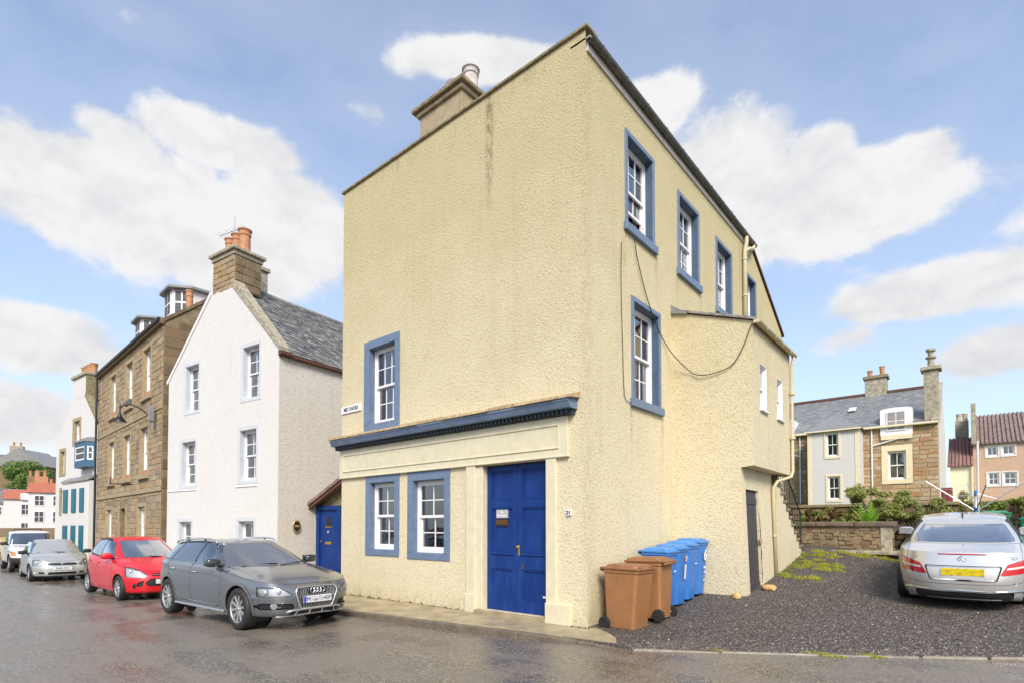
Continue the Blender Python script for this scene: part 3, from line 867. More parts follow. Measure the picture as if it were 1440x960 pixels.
# pavement: flagstones and kerb stones as single pieces
pav = struct(MB().grid([[(x, (kerb_y(x) + .05) * (1 - k) + 2.6 * k, road_z(min(x, -.1)) + 0.055) for x in [-60, -50, -40, -30, -25, -20, -15, -10, -7.4, -5, -2.5, 0]] for k in (0, 1)]).obj('pavement', 'mortar'))
xj = [-40.0]
while xj[-1] < -9.0: xj.append(xj[-1] + 1.9)
xj[-1] = -8.35
xj += [-6.6, -4.9, -3.2, -1.45, 0.05, 1.08]
rp = random.Random(5)
for i, (x0, x1) in enumerate(zip(xj[:-1], xj[1:])):
    dz = rp.uniform(-.004, .004); gp = .008
    back = 0.02 if x0 > -8.5 else 1.6
    def pz(x, y): return (road_z(min(x, -.1)) + 0.095 if x < -6 else -0.005) + dz - (0.03 * smooth01((x - .2) / 1.0)) - 0.008 * (-y)
    a0, a1 = x0 + gp, x1 - gp
    sk = -0.28 if x0 > -8 else 0.0          # joints run a little askew
    b1x = a1 + (0 if i < len(xj) - 2 else -0.33); b0x = a0
    ky0, ky1 = kerb_y(a0) + 0.135, kerb_y(a1) + 0.135
    top = [(a0, ky0, pz(a0, ky0)), (a1, ky1, pz(a1, ky1)), (b1x, back, pz(b1x, 0)), (b0x, back, pz(b0x, 0))]
    MB().prism([(p[0], p[1], p[2] - .09) for p in top], (0, 0, .09)).obj('flagstone', 'concrete_slab', pav, bevel=0.006)
x = -34.0
while x < 1.1:
    L = rp.uniform(.85, 1.25); x1 = min(x + L, 1.16)
    if 1.16 - x1 < .4: x1 = 1.16
    a0, a1 = x + .006, x1 - .006; w = .13
    def kz(x): return (road_z(x) + .092 if x < -6 else -0.012) - 0.055 * smooth01((x + .5) / 1.6) + 0.0
    dz = rp.uniform(-.006, .004)
    pts = [(a0, kerb_y(a0), kz(a0) + dz), (a1, kerb_y(a1), kz(a1) + dz), (a1, kerb_y(a1) + w, kz(a1) + dz), (a0, kerb_y(a0) + w, kz(a0) + dz)]
    MB().prism([(p[0], p[1], p[2] - .2) for p in pts], (0, 0, .2)).obj('kerb_stone', 'kerb_stone', pav, bevel=0.015)
    x = x1

# gravel drive
gx = [0, .4, .8, 1.1, 1.3, 1.6, 2, 2.5, 3, 3.6, 4.2, 5, 6, 7, 8.5, 10, 12, 15, 20]
gy = [0, .04, .1, .18, .27, .37, .48, .6, .72, .85, 1.0]
drive = MB().grid([[(x, edge_y(x) - .02, drive_z(x, edge_y(x)) - .12) for x in gx]] + [[(x, edge_y(x) + (9.4 - edge_y(x)) * k, drive_z(x, edge_y(x) + (9.4 - edge_y(x)) * k)) for x in gx] for k in gy]).obj('gravel_drive', 'gravel_bed', smooth=True)
struct(drive)
# edging stones between road and drive
x = 1.22
while x < 11:
    L = rp.uniform(.55, 1.05); a0, a1 = x + .012, x + L - .012
    o = rp.uniform(-.015, .015); w = rp.uniform(.06, .09); sink = -.004 * (1 - smooth01((a0 - 1.8) / 1.2)) + rp.uniform(-.006, .006)
    pts = [(a, edge_y(a) - s + o, drive_z(a, edge_y(a)) + .006 + sink + rp.uniform(-.004, .006)) for a, s in ((a0, w), (a1, w), (a1, 0), (a0, 0))]
    MB().prism([(p[0], p[1], p[2] - .15) for p in pts], (0, 0, .15)).obj('edging_stone', 'edge_stone', drive, bevel=0.02)
    x += L
# loose gravel lying on the drive (uncountable)
rng = np.random.default_rng(11)
N = 66000
px = rng.uniform(.1, 9.5, N); tt = rng.random(N) ** 1.7
py = np.array([edge_y(a) + .02 for a in px]); py = py + (8.3 - py) * tt
keep = ~((px < 1.0) & (py < 0.1 + (1.05 - px) * 0)) & ~((px < 1.55) & (py > 3.25))
px, py = px[keep], py[keep]; n = len(px)
pz = np.array([drive_z(a, b) for a, b in zip(px, py)])
sz = rng.uniform(.005, .012, n) * (1 + .5 * (rng.random(n) > .93))
octv = np.array([(1, 0, 0), (0, 1, 0), (-1, 0, 0), (0, -1, 0), (0, 0, .8), (0, 0, -.5)], float)
octf = np.array([(0, 1, 4), (1, 2, 4), (2, 3, 4), (3, 0, 4)])
an = rng.random(n) * 6.28; ca, sa = np.cos(an), np.sin(an)
sx = rng.uniform(.7, 1.5, n)
V = octv[None] * np.stack([sx, np.ones(n), rng.uniform(.5, 1.1, n)], 1)[:, None] * sz[:, None, None]
V += rng.normal(size=V.shape) * sz[:, None, None] * .18
VX = V[..., 0] * ca[:, None] - V[..., 1] * sa[:, None]; VY = V[..., 0] * sa[:, None] + V[..., 1] * ca[:, None]
V = np.stack([VX + px[:, None], VY + py[:, None], V[..., 2] + pz[:, None]], -1)
F = (octf[None] + (np.arange(n) * 6)[:, None, None]).reshape(-1, 3)
tag(np_obj('gravel', V.reshape(-1, 3), F, 'gravel_stone'), 'loose dark wet gravel covering the drive', 'gravel', kind='stuff')

# a few larger stones among the gravel
n = 900
px = rng.uniform(1.2, 8.5, n); tt = rng.random(n) ** 1.4
py = np.array([edge_y(a) + .03 for a in px]); py = py + (7.8 - py) * tt
k_ = ~((px < 1.6) & (py > 3.2)) & ~((px > 3.6) & (px < 5.6) & (py > 3.6)); px, py = px[k_], py[k_]; n = len(px)
pz = np.array([drive_z(a, b) for a, b in zip(px, py)]); sz = rng.uniform(.010, .020, n)
V = octv[None] * np.stack([rng.uniform(.8, 1.5, n), np.ones(n), rng.uniform(.5, .9, n)], 1)[:, None] * sz[:, None, None]
V += rng.normal(size=V.shape) * sz[:, None, None] * .2
V = V + np.stack([px, py, pz], 1)[:, None]
F = (octf[None] + (np.arange(n) * 6)[:, None, None]).reshape(-1, 3)
tag(np_obj('pebbles', V.reshape(-1, 3), F, 'gravel_stone'), 'larger pale and dark pebbles scattered over the gravel drive', 'gravel', kind='stuff')

# grass: tufts along the low wall and two worn patches on the drive
def grass(name, spots, mat, h, label, seed):
    rng = np.random.default_rng(seed); Vs = []
    for (cx, cy, rx, ry, n) in spots:
        a = rng.random(n) * 6.283; r = rng.random(n) ** .7
        x = cx + np.cos(a) * r * rx; y = cy + np.sin(a) * r * ry
        z = np.array([drive_z(p, q) for p, q in zip(x, y)])
        hh = h * rng.uniform(.4, 1.2, n) * (1.15 - r * .7); d = rng.normal(size=(n, 2)) * hh[:, None] * .45; w = .005 + hh * .05
        t_ = rng.random(n) * 6.28; wx, wy = np.cos(t_) * w, np.sin(t_) * w
        Vs.append(np.stack([np.stack([x - wx, y - wy, z - .01], 1), np.stack([x + wx, y + wy, z - .01], 1), np.stack([x + d[:, 0], y + d[:, 1], z + hh], 1)], 1).reshape(-1, 3))
    V = np.concatenate(Vs); F = np.arange(len(V)).reshape(-1, 3)
    return tag(np_obj(name, V, F, mat), label, 'grass', kind='stuff')
gr_spots = []
rg_ = random.Random(12)
for (cx, cy, rx, ry, n, k) in ((1.95, 6.5, .45, .6, 1500, 14), (2.4, 6.3, .5, .3, 600, 9), (1.9, 7.4, .5, .5, 1500, 12), (2.1, 5.2, .45, .16, 700, 9), (2.7, 7.9, 1.3, .22, 1700, 22), (3.4, 8.1, .8, .3, 900, 12), (1.62, 5.6, .12, .5, 300, 5)):
    for _ in range(k):
        r_ = rg_.uniform(.06, .22); an_ = rg_.uniform(0, 6.28); q_ = rg_.random() ** .6
        gr_spots.append((max(1.56, cx + math.cos(an_) * rx * q_), cy + math.sin(an_) * ry * q_, r_, r_ * .7, int(n / k)))
grass('grass', gr_spots,
      'leaf_grass', .065, 'yellow green grass and moss along the foot of the low wall', 3)
grass('moss_tuft', [(3.3, edge_y(3.3) - .02, .28, .05, 500), (3.75, edge_y(3.75) - .03, .2, .04, 250), (2.2, edge_y(2.2) + .02, .2, .03, 120)], 'leaf_grass', .03, 'small green moss tuft in the edging of the drive', 4)

# three sunken patches in the tarmac by the kerb
def gnd_px(px, py, z):
    d = ray_dir(px, py); t_ = (z - CAM[2]) / d.z; return (CAM[0] + d.x * t_, CAM[1] + d.y * t_)
roadpatch = bpy.data.objects['road']
for q in [[(500, 896), (533, 888), (560, 890), (550, 899), (520, 901)], [(548, 901), (563, 893), (593, 895), (588, 903), (560, 904)], [(590, 904), (603, 897), (630, 902), (636, 907), (610, 909)]]:
    P = [gnd_px(x, y, -0.098) for x, y in q]
    MB().prism([(x, y, -0.12) for x, y in P], (0, 0, .026)).obj('tarmac_patch', 'tarmac_patch', roadpatch, bevel=0.006)

# ================================================================ the yellow corner house
H = empty('yellow_house', (0, 0, 0), 0, 'tall cream yellow harled corner house with blue shopfront doors and blue window margins', 'house')
FT, ST = front_T(0), side_T(0)
CR = 0.0
op_f = [(-5.83, -4.94, 1.08, 2.60), (-4.32, -3.35, 1.05, 2.57), (-5.90, -4.95, 3.95, 5.70), (-2.3, -0.8, 0.06, 2.74)]
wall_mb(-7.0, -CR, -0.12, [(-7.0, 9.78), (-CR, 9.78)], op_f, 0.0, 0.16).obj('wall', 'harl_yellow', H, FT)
op_s = [(1.40, 2.42, 7.12, 8.78), (3.71, 4.75, 7.12, 8.74), (5.99, 7.0, 7.0, 8.66), (8.36, 9.08, 7.0, 8.62), (1.61, 2.66, 3.96, 5.76)]
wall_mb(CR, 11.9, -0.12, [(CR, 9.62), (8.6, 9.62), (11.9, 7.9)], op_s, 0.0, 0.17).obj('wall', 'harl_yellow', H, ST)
# back and party walls, roof
MB().quad((-7.0, 0, -.1), (-7.0, 11.9, -.1), (-7.0, 11.9, 7.9), (-7.0, 8.6, 9.62)).quad((-7.0, 0, -.1), (-7.0, 8.6, 9.62), (-7.0, 8.6, 9.62), (-7.0, 0, 9.78)).quad((-7.0, 11.9, -.1), (0, 11.9, -.1), (0, 11.9, 7.9), (-7.0, 11.9, 7.9)).obj('wall', 'harl_yellow', H)
MB().quad((-7, .05, 9.6), (.02, .05, 9.6), (.02, 8.6, 9.66), (-7, 8.6, 9.66)).quad((-7, 8.6, 9.66), (.02, 8.6, 9.66), (.05, 12.0, 7.92), (-7, 12.0, 7.92)).obj('roof', 'slate', H)
# front coping: thin lead edge in lengths
for (a, b) in ((-7.05, -4.28), (-4.27, -2.1), (-2.09, 0.06)):
    MB().box(a, b, -.045, .30, 9.78, 9.835).obj('coping', 'mossy_stone', H, bevel=0.012)
MB().prism([(.055, 8.5, 9.70), (.055, 12.05, 7.86), (.055, 12.05, 7.93), (.055, 8.5, 9.77)], (-.3, 0, 0)).obj('skew_coping', 'wood_brown', H)
# gutter on the side, white fascia
MB().box(0.005, .035, .02, 8.75, 9.42, 9.56).obj('fascia', 'offwhite_paint', H)
gp = []
for y in (-.02, 8.78):
    gp.append([(.10 + .07 * math.cos(an), y, 9.60 + .075 * math.sin(an)) for an in [math.pi * (1 + i / 10) for i in range(11)]])
gut = MB().grid(gp); gut.grid([[(q[0] * .0 + .10 + (q[0] - .10) * .86, q[1], q[2] + .008) for q in row] for row in gp], True)
gt = gut.obj('gutter', 'cast_grey', H)
for k in range(11):
    y = .3 + k * .82
    MB().tube([(.10 + .084 * math.cos(an), y, 9.60 + .089 * math.sin(an)) for an in [math.pi * (1 + i / 10) for i in range(11)]], .009, 6).obj('gutter_bracket', 'cast_grey', gt)
# eaves slates above the gutter
MB().box(-.3, .09, .0, 8.7, 9.60, 9.635).obj('eaves_course', 'slate', H)
# downpipe with swan neck, cream
MB().tube([(.12, 7.95, 9.52), (.12, 7.95, 9.36), (.10, 7.92, 9.22), (.085, 7.9, 9.1), (.085, 7.9, 6.2)], .052, 12).obj('downpipe', 'cream_pipe', H, smooth=True)
MB().tube([(.12, 8.6, 9.52), (.13, 8.5, 9.40), (.12, 8.15, 9.26), (.09, 7.95, 9.12)], .05, 10).obj('downpipe', 'cream_pipe', H, smooth=True)
for z in (8.9, 7.9, 7.0):
    MB().tube([(.085, 7.9, z - .03), (.085, 7.9, z + .03)], .066, 12).obj('pipe_collar', 'cream_pipe', H, smooth=False)

# shopfront ------------------------------------------------
cor = MB()
prof = [(0, 3.525), (-.225, 3.525), (-.235, 3.54), (-.27, 3.63), (-.28, 3.635), (-.28, 3.665), (0, 3.70)]
cor.prism([(-7.10, y, z) for y, z in prof], (6.92, 0, 0))
cn = cor.obj('cornice', 'slate_blue_paint', H, fix=True)
MB().box(-7.12, -.22, -.105, .0, 3.445, 3.523).obj('dentil_bed', 'dentil_shade', cn, FT)
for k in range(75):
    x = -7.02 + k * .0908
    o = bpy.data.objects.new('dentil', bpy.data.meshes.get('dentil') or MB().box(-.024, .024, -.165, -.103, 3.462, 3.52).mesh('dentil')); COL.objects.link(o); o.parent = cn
    if not o.data.materials: o.data.materials.append(M('dentil_shade'))
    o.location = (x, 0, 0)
x = -7.13; rc = random.Random(9)
while x < -.12:          # rough weathering stones on top of the cornice
    L = min(rc.uniform(.5, .9), -.12 - x)
    MB().prism([(x, -.30 + rc.uniform(-.02, .015), 3.668), (x, .0, 3.705), (x, .0, 3.80 + rc.uniform(-.015, .015)), (x, -.295, 3.728 + rc.uniform(-.012, .012))], (L - .008, 0, 0)).obj('cap_stone', 'cap_sandstone', cn, bevel=0.012, fix=True)
    x += L
fr = MB(); fr.box(-7.03, -.35, -.045, .01, 2.78, 3.44)
fz = fr.obj('frieze', 'cream_paint', H, bevel=0.006)
for bx in ((-6.88, -.52, 3.29, 3.315), (-6.88, -.52, 2.905, 2.93), (-6.88, -6.855, 2.93, 3.29), (-.545, -.52, 2.93, 3.29)):
    MB().box(bx[0], bx[1], -.062, -.044, bx[2], bx[3]).obj('moulding', 'cream_paint', fz, bevel=0.007)
MB().box(-7.05, -.33, -.065, .01, 2.755, 2.79).obj('moulding', 'cream_paint', fz, bevel=0.01)
MB().box(-2.70, -2.46, -.05, .02, .34, 2.755).obj('pilaster', 'cream_paint', H, bevel=0.01)
MB().box(-2.46, -2.292, -.02, .14, .056, 2.735).obj('door_jamb', 'cream_paint', H, bevel=0.01)
MB().box(-2.72, -2.44, -.07, .02, -.02, .34).obj('pilaster_base', 'cream_paint', H, bevel=0.015)
MB().box(-.798, -.585, -.05, .02, .33, 2.755).obj('pilaster', 'cream_paint', H, bevel=0.01)
MB().box(-.798, -.28, -.085, .02, -.03, .33).obj('pilaster_base', 'cream_paint', H, bevel=0.015)
MB().box(-2.44, -.79, -.10, .16, -.02, .055).obj('threshold', 'concrete_slab', H, bevel=0.01)
# double door
for (l0, l1) in ((-2.295, -1.553), (-1.547, -.805)):
    d0 = .115; mb = MB()
    st = .105; w0, w1 = l0 + st, l1 - st
    rails = [(.06, .30), (.83, 1.13), (1.95, 2.10), (2.63, 2.735)]
    mb.box(l0, w0, d0, d0 + .05, .06, 2.735); mb.box(w1, l1, d0, d0 + .05, .06, 2.735)
    for (z0, z1) in rails: mb.box(w0, w1, d0, d0 + .05, z0, z1)
    leaf = mb.obj('door', 'door_blue_paint', H, FT, bevel=0.004)
    for (z0, z1) in ((.30, .83), (1.13, 1.95), (2.10, 2.63)):
        p = MB(); p.box(w0, w1, d0 + .03, d0 + .045, z0, z1)
        p.obj('panel', 'door_blue_paint', leaf, FT)
        for bx in ((w0, w1, z0, z0 + .03), (w0, w1, z1 - .03, z1), (w0, w0 + .03, z0 + .03, z1 - .03), (w1 - .03, w1, z0 + .03, z1 - .03)):
            MB().box(bx[0], bx[1], d0 + .008, d0 + .03, bx[2], bx[3]).obj('bead', 'door_blue_paint', leaf, FT, bevel=0.009)
    MB().box(w0 - .03, w1 + .03, d0 - .022, d0 + .0, 1.085, 1.125).obj('rail_moulding', 'door_blue_paint', leaf, FT, bevel=0.012)
    if l0 < -2:
        MB().box(-2.06, -1.79, d0 - .004, d0 + .03, 1.76, 1.915).obj('name_plate', 'plate_grey', leaf, FT, bevel=0.004)
        text_mesh('lettering', 'The', .055, 'white_ink', leaf, letter_T(FT, -1.925, d0 - .005, 1.867), bold=.001)
        text_mesh('lettering', 'Boat House', .048, 'white_ink', leaf, letter_T(FT, -1.925, d0 - .005, 1.808), bold=.001)
        lb = MB().box(-2.065, -1.785, d0 - .006, d0 + .03, 1.62, 1.735).obj('letter_box', 'brass', leaf, FT, bevel=0.006)
        lb.data.materials.clear(); lb.data.materials.append(M('old_bronze'))
        MB().box(-2.04, -1.81, d0 - .016, d0 - .004, 1.645, 1.705).obj('letter_flap', 'old_bronze', leaf, FT, bevel=0.006)
    else:
        MB().box(-1.535, -1.495, d0 - .01, d0 + .01, 1.08, 1.27).obj('handle_plate', 'brass', leaf, FT, bevel=0.008)
        MB().lathe([(0, -.06), (.022, -.058), (.03, -.045), (.022, -.03), (.01, -.02), (.01, 0)], 14, (0, 0, 0), 'Y').obj('handle', 'brass', leaf, FT @ Matrix.Translation((-1.513, d0, 1.24)), smooth=True)
        MB().box(-1.46, -1.405, d0 - .008, d0 + .01, .845, .93).obj('lock_plate', 'old_bronze', leaf, FT, bevel=0.006)
        MB().box(-.98, -.90, d0 + .004, d0 + .0075, .36, .40).obj('chipped_paint', 'white_ink', leaf, FT)
MB().box(-2.302, -.798, .165, .20, .05, 2.75).obj('door_backing', 'ink', H, FT)
MB().box(-2.302, -.798, .06, .16, 2.737, 2.76).obj('door_head', 'wood_brown', H, FT)
# windows: front
window(H, FT, *op_f[0], reveal=.14, cols=2, rows=2, surround=(.17, .17, .18, .13), sill=(0, .0, 0) and None, curtain=('curtain_grey', .5, .5), stile=.055, room=.5, blind=.0)
window(H, FT, *op_f[1], reveal=.14, cols=2, rows=2, surround=(.17, .17, .18, .13), curtain=('curtain_grey', .12, .12), stile=.055)
window(H, FT, *op_f[2], reveal=.17, cols=3, rows=2, surround=(.19, .17, .18, .22), curtain=('curtain_plum', .34, .2), stile=.05)
# windows: side
kw = dict(reveal=.17, cols=3, rows=2, lining='slate_blue_shaded', surround=(.10, .08, .09, .0), sill=(.05, .16, .07), stile=.05)
window(H, ST, *op_s[0], curtain=('curtain_grey', .0, .2), raised=.42, **kw)
window(H, ST, *op_s[1], curtain=('curtain_grey', .1, .3), **kw)
window(H, ST, *op_s[2], curtain=('curtain_grey', .1, .2), **kw)
window(H, ST, *op_s[3], **{**kw, 'cols': 2})
window(H, ST, *op_s[4], curtain=('curtain_buff', .55, .0), **kw)
# white raised edges that the side margins carry
# chimney on the front wall head
ch = MB(); ch.box(-4.22, -2.95, .06, .78, 9.7, 10.36)
chim = ch.obj('chimney', 'brown_render', H, bevel=0.02)
MB().box(-4.28, -2.89, .0, .84, 10.36, 10.45).obj('chimney_band', 'brown_render', chim, bevel=0.02)
MB().box(-4.36, -2.81, -.07, .92, 10.45, 10.54).obj('chimney_cap', 'mossy_stone', chim, bevel=0.02)
chimney_pot(chim, -3.05, .42, 10.53, .50, .17, 'white_clay')
chimney_pot(chim, -4.0, .42, 10.53, .30, .19, 'buff_clay')
MB().lathe([(.15, 0), (.15, .2), (.2, .22), (.23, .32), (.2, .42), (.1, .46), (0, .46)], 18, (-3.52, .42, 10.53)).obj('chimney_cowl', 'lead_grey', chim)
# rear chimney with flue and pots
ch2 = MB().box(-1.35, -.75, 9.3, 10.6, 8.6, 10.30).obj('chimney', 'harl_grey', H, bevel=0.02)
MB().box(-1.43, -.67, 9.22, 10.68, 10.30, 10.42).obj('chimney_cap', 'lichen_stone', ch2, bevel=0.02)
chimney_pot(ch2, -1.05, 9.6, 10.42, .42, .14, 'buff_clay'); chimney_pot(ch2, -1.05, 10.2, 10.42, .36, .14, 'buff_clay')
MB().tube([(-.55, 8.65, 9.5), (-.55, 8.65, 10.75)], .10, 14).obj('flue', 'galvanised', H, smooth=True)
MB().tube([(-.35, 9.0, 9.5), (-.35, 9.0, 10.3)], .13, 14).obj('flue', 'buff_clay', H, smooth=True)

# stair outshot on the side ---------------------------------
XE, YE0, YE1 = 1.60, 3.30, 6.02
op_e = [(3.74, 4.20, 3.90, 4.80), (4.95, 5.40, 3.90, 4.76)]
wall_mb(YE0, YE1, 2.76, [(YE0, 5.50), (YE1, 5.50)], op_e, 0, .12).obj('wall', 'harl_yellow', H, side_T(XE))
# its front face, whole height, stepping in below the overhang
MB().poly([(0, YE0, -.1), (1.46, YE0, -.1), (1.36, YE0, 2.74), (XE, YE0, 2.76), (XE, YE0, 5.50), (0, YE0, 6.05)]).obj('wall', 'harl_yellow', H)
MB().quad((1.33, YE0, 2.745), (XE, YE0, 2.76), (XE, YE1, 2.76), (1.33, YE1, 2.745)).obj('soffit', 'harl_cream', H)
MB().poly([(0, YE1, -.1), (0, YE1, 6.05), (XE, YE1, 5.5), (XE, YE1, 2.76), (1.3, YE1, 2.745), (1.3, YE1, -.1)]).obj('wall', 'harl_yellow', H)
# lower side wall with the plank door
def lowx(z): return 1.46 - .1 * (z + .1) / 2.84
lw = wall_mb(YE0, 5.35, -.1, [(YE0, 2.745), (5.35, 2.745)], [(3.52, 4.32, .1, 2.33)], 0, .10)
lw.v = [(a, d, b) for a, d, b in lw.v]
sh = Matrix(((0, -1, -.0352, 1.4565), (1, 0, 0, 0), (0, 0, 1, 0), (0, 0, 0, 1)))
lw.obj('wall', 'harl_yellow', H, sh)
dr = MB().box(3.522, 4.318, .075, .095, .10, 2.328).obj('door', 'dark_grey_paint', H, sh)
for k in range(6):
    a = 3.53 + k * .1315
    MB().box(a + .004, a + .1275, .05, .078, .20, 2.32).obj('plank', 'dark_grey_paint', dr, sh, bevel=0.006)
MB().box(3.525, 4.315, .035, .05, 2.05, 2.20).obj('door_rail', 'dark_grey_paint', dr, sh, bevel=0.006)
MB().box(3.525, 4.315, .035, .05, .32, .50).obj('door_rail', 'dark_grey_paint', dr, sh, bevel=0.006)
MB().box(4.26, 4.34, -.035, .0, 1.26, 1.36).obj('hasp', 'bare_wood', dr, sh, bevel=0.006)
MB().poly([(4.322, -.004, .45), (4.36, -.004, .62), (4.345, -.004, .9), (4.385, -.004, 1.05), (4.35, -.004, 1.22), (4.37, -.004, 1.5), (4.335, -.004, 1.85), (4.322, -.004, 1.9)]).obj('flaked_jamb', 'dark_grey_paint', dr, sh)
window(H, side_T(XE), *op_e[0], reveal=.06, cols=2, rows=1, lining='white_paint', sill=(.03, .04, .05), smat='white_paint', stile=.035, room=.4)
window(H, side_T(XE), *op_e[1], reveal=.06, cols=2, rows=1, lining='white_paint', sill=(.03, .04, .05), smat='white_paint', stile=.035, room=.4)
# outshot roof, dark edge and cream gutter
rf = MB(); rf.prism([(-.02, YE0 - .05, 6.08), (XE + .06, YE0 - .05, 5.50), (XE + .06, YE0 - .05, 5.545), (-.02, YE0 - .05, 6.125)], (0, YE1 - YE0 + .1, 0))
rf.obj('roof', 'slate', H, fix=True)
MB().prism([(.0, YE0 - .055, 6.02), (.34, YE0 - .055, 5.93), (.34, YE0 - .055, 5.965), (.0, YE0 - .055, 6.2)], (0, .1, 0)).obj('flashing', 'lead_grey', H, fix=True)
gp = [[(XE + .09 + .06 * math.cos(an), y, 5.49 + .06 * math.sin(an)) for an in [math.pi * (1 + i / 8) for i in range(9)]] for y in (YE0 - .05, YE1 + .1)]
g2 = MB().grid(gp); g2.grid([[(XE + .09 + (q[0] - XE - .09) * .85, q[1], q[2] + .007) for q in r_] for r_ in gp], True)
g2.box(XE + .03, XE + .15, YE0 - .055, YE0 - .045, 5.43, 5.49)
g2.obj('gutter', 'cream_pipe', H)
for k in range(4):
    y = YE0 + .5 + k * .6
    MB().tube([(XE + .09 + .068 * math.cos(an), y, 5.49 + .068 * math.sin(an)) for an in [math.pi * (1 + i / 8) for i in range(9)]], .008, 6).obj('gutter_bracket', 'cream_pipe', H)
MB().tube([(XE + .09, YE1 - .03, 5.44), (XE + .09, YE1 - .03, 5.36), (XE + .055, YE1 - .04, 5.25), (XE + .055, YE1 - .04, 2.85), (XE + .03, YE1 - .1, 2.72), (1.50, 5.28, 2.58), (1.44, 5.22, 2.45), (1.43, 5.22, 2.3), (1.49, 5.20, .47)], .034, 12).obj('downpipe', 'cream_pipe', H, smooth=True)
for z in (4.6, 3.6):
    MB().tube([(XE + .055, YE1 - .04, z - .03), (XE + .055, YE1 - .04, z + .03)], .062, 12).obj('pipe_collar', 'cream_pipe', H)
MB().tube([(1.46, 5.21, 1.38), (1.462, 5.21, 1.44)], .048, 12).obj('pipe_collar', 'cream_pipe', H)
# forestair that drops towards the garden wall
NS_ = 10; y_top, y_bot = 5.40, 7.72; z_top, z_bot = 2.55, .98
prof = [(5.352, -.1)]
step = []
for k in range(NS_):
    y0 = y_top + (y_bot - y_top) * k / NS_; y1 = y_top + (y_bot - y_top) * (k + 1) / NS_
    z = z_top - (z_top - z_bot) * k / (NS_ - 1)
    step.append((y0, y1, z))
pts = [(5.352, -.1), (5.352, step[0][2] - .06)]
for (y0, y1, z) in step: pts += [(y0, z - .06), (y1, z - .06)]
pts += [(y_bot, -.1)]
MB().prism([(1.47, y, z) for y, z in pts], (-1.1, 0, 0)).obj('stair_wall', 'harl_yellow', H, fix=True)
for (y0, y1, z) in step:
    MB().box(.36, 1.50, y0 - .01, y1 + .03, z - .058, z).obj('step', 'mossy_stone', H, bevel=0.008)
rail = MB().tube([(1.44, 5.5, 3.35), (1.44, 7.62, 1.92)], .018, 8).obj('handrail', 'black_metal', H)
MB().tube([(1.44, 5.5, 2.72), (1.44, 7.62, 1.20)], .010, 8).obj('bottom_rail', 'black_metal', H)
for k in range(15):
    y = 5.5 + 2.12 * k / 14; z1 = 3.35 - 1.43 * k / 14; z0 = 2.5 - 1.5 * k / 14 if k not in (0, 7, 14) else z1 - .95
    MB().tube([(1.44, y, z0), (1.44, y, z1)], .007 if k not in (0, 7, 14) else .014, 6).obj('baluster', 'black_metal', H)

# cables on the side wall
def px_on_x(px, py, x):
    d = ray_dir(px, py); t_ = (x - CAM[0]) / d.x; return (x, CAM[1] + d.y * t_, CAM[2] + d.z * t_)
def catmull(P, n=8):
    P = [Vector(p) for p in P]; Q = [P[0]] + P + [P[-1]]; out = []
    for i in range(1, len(Q) - 2):
        for k in range(n):
            t_ = k / n; a, b, c, d = Q[i - 1], Q[i], Q[i + 1], Q[i + 2]
            out.append(0.5 * ((2 * b) + (c - a) * t_ + (2 * a - 5 * b + 4 * c - d) * t_ * t_ + (3 * b - a - 3 * c + d) * t_ ** 3))
    return out + [P[-1]]
c1 = [px_on_x(892, 335, .05), px_on_x(898, 372, .04), px_on_x(915, 435, .04), px_on_x(938, 487, .05)]
def px_on_y(px, py, y):
    d = ray_dir(px, py); t_ = (y - CAM[1]) / d.y; return (CAM[0] + d.x * t_, y, CAM[2] + d.z * t_)
c1 += [px_on_y(968, 520, 3.24), px_on_y(985, 527, 3.25), px_on_y(1008, 523, 3.26), px_on_y(1030, 512, 3.27), px_on_y(1046, 485, 3.27), px_on_y(1057, 455, 3.26)]
tag(MB().tube(catmull(c1), .009, 6).obj('slack_cable', 'cable_black'), 'slack black cable looping from upper side window to the outshot corner', 'cable')
c2 = [px_on_x(874, 340, .02), px_on_x(873.5, 400, .02), px_on_x(876, 500, .02), px_on_x(878, 552, .02), px_on_x(882, 563, .02), px_on_x(889, 566, .02)]
tag(MB().tube(catmull(c2, 4), .006, 6).obj('thin_cable', 'cable_black'), 'thin cable running straight down the side wall to the lower window', 'cable')

# street sign, house number
sg = tag(MB().box(-6.99, -6.19, -.03, -.002, 4.33, 4.50).obj('street_sign', 'white_paint', None, bevel=0.004), 'white street name sign with black letters on the yellow wall', 'sign')
text_mesh('lettering', 'MID SHORE', .135, 'ink', sg, letter_T(FT, -6.59, -.032, 4.415), bold=.002, xs=.86)
nb = tag(MB().box(-.385, -.295, -.035, -.005, 1.785, 1.880).obj('house_number', 'white_paint', None, bevel=0.004), 'small white house number tile beside the big blue door', 'sign')
text_mesh('lettering', '21', .080, 'ink', nb, letter_T(FT, -.34, -.037, 1.833), bold=.003)

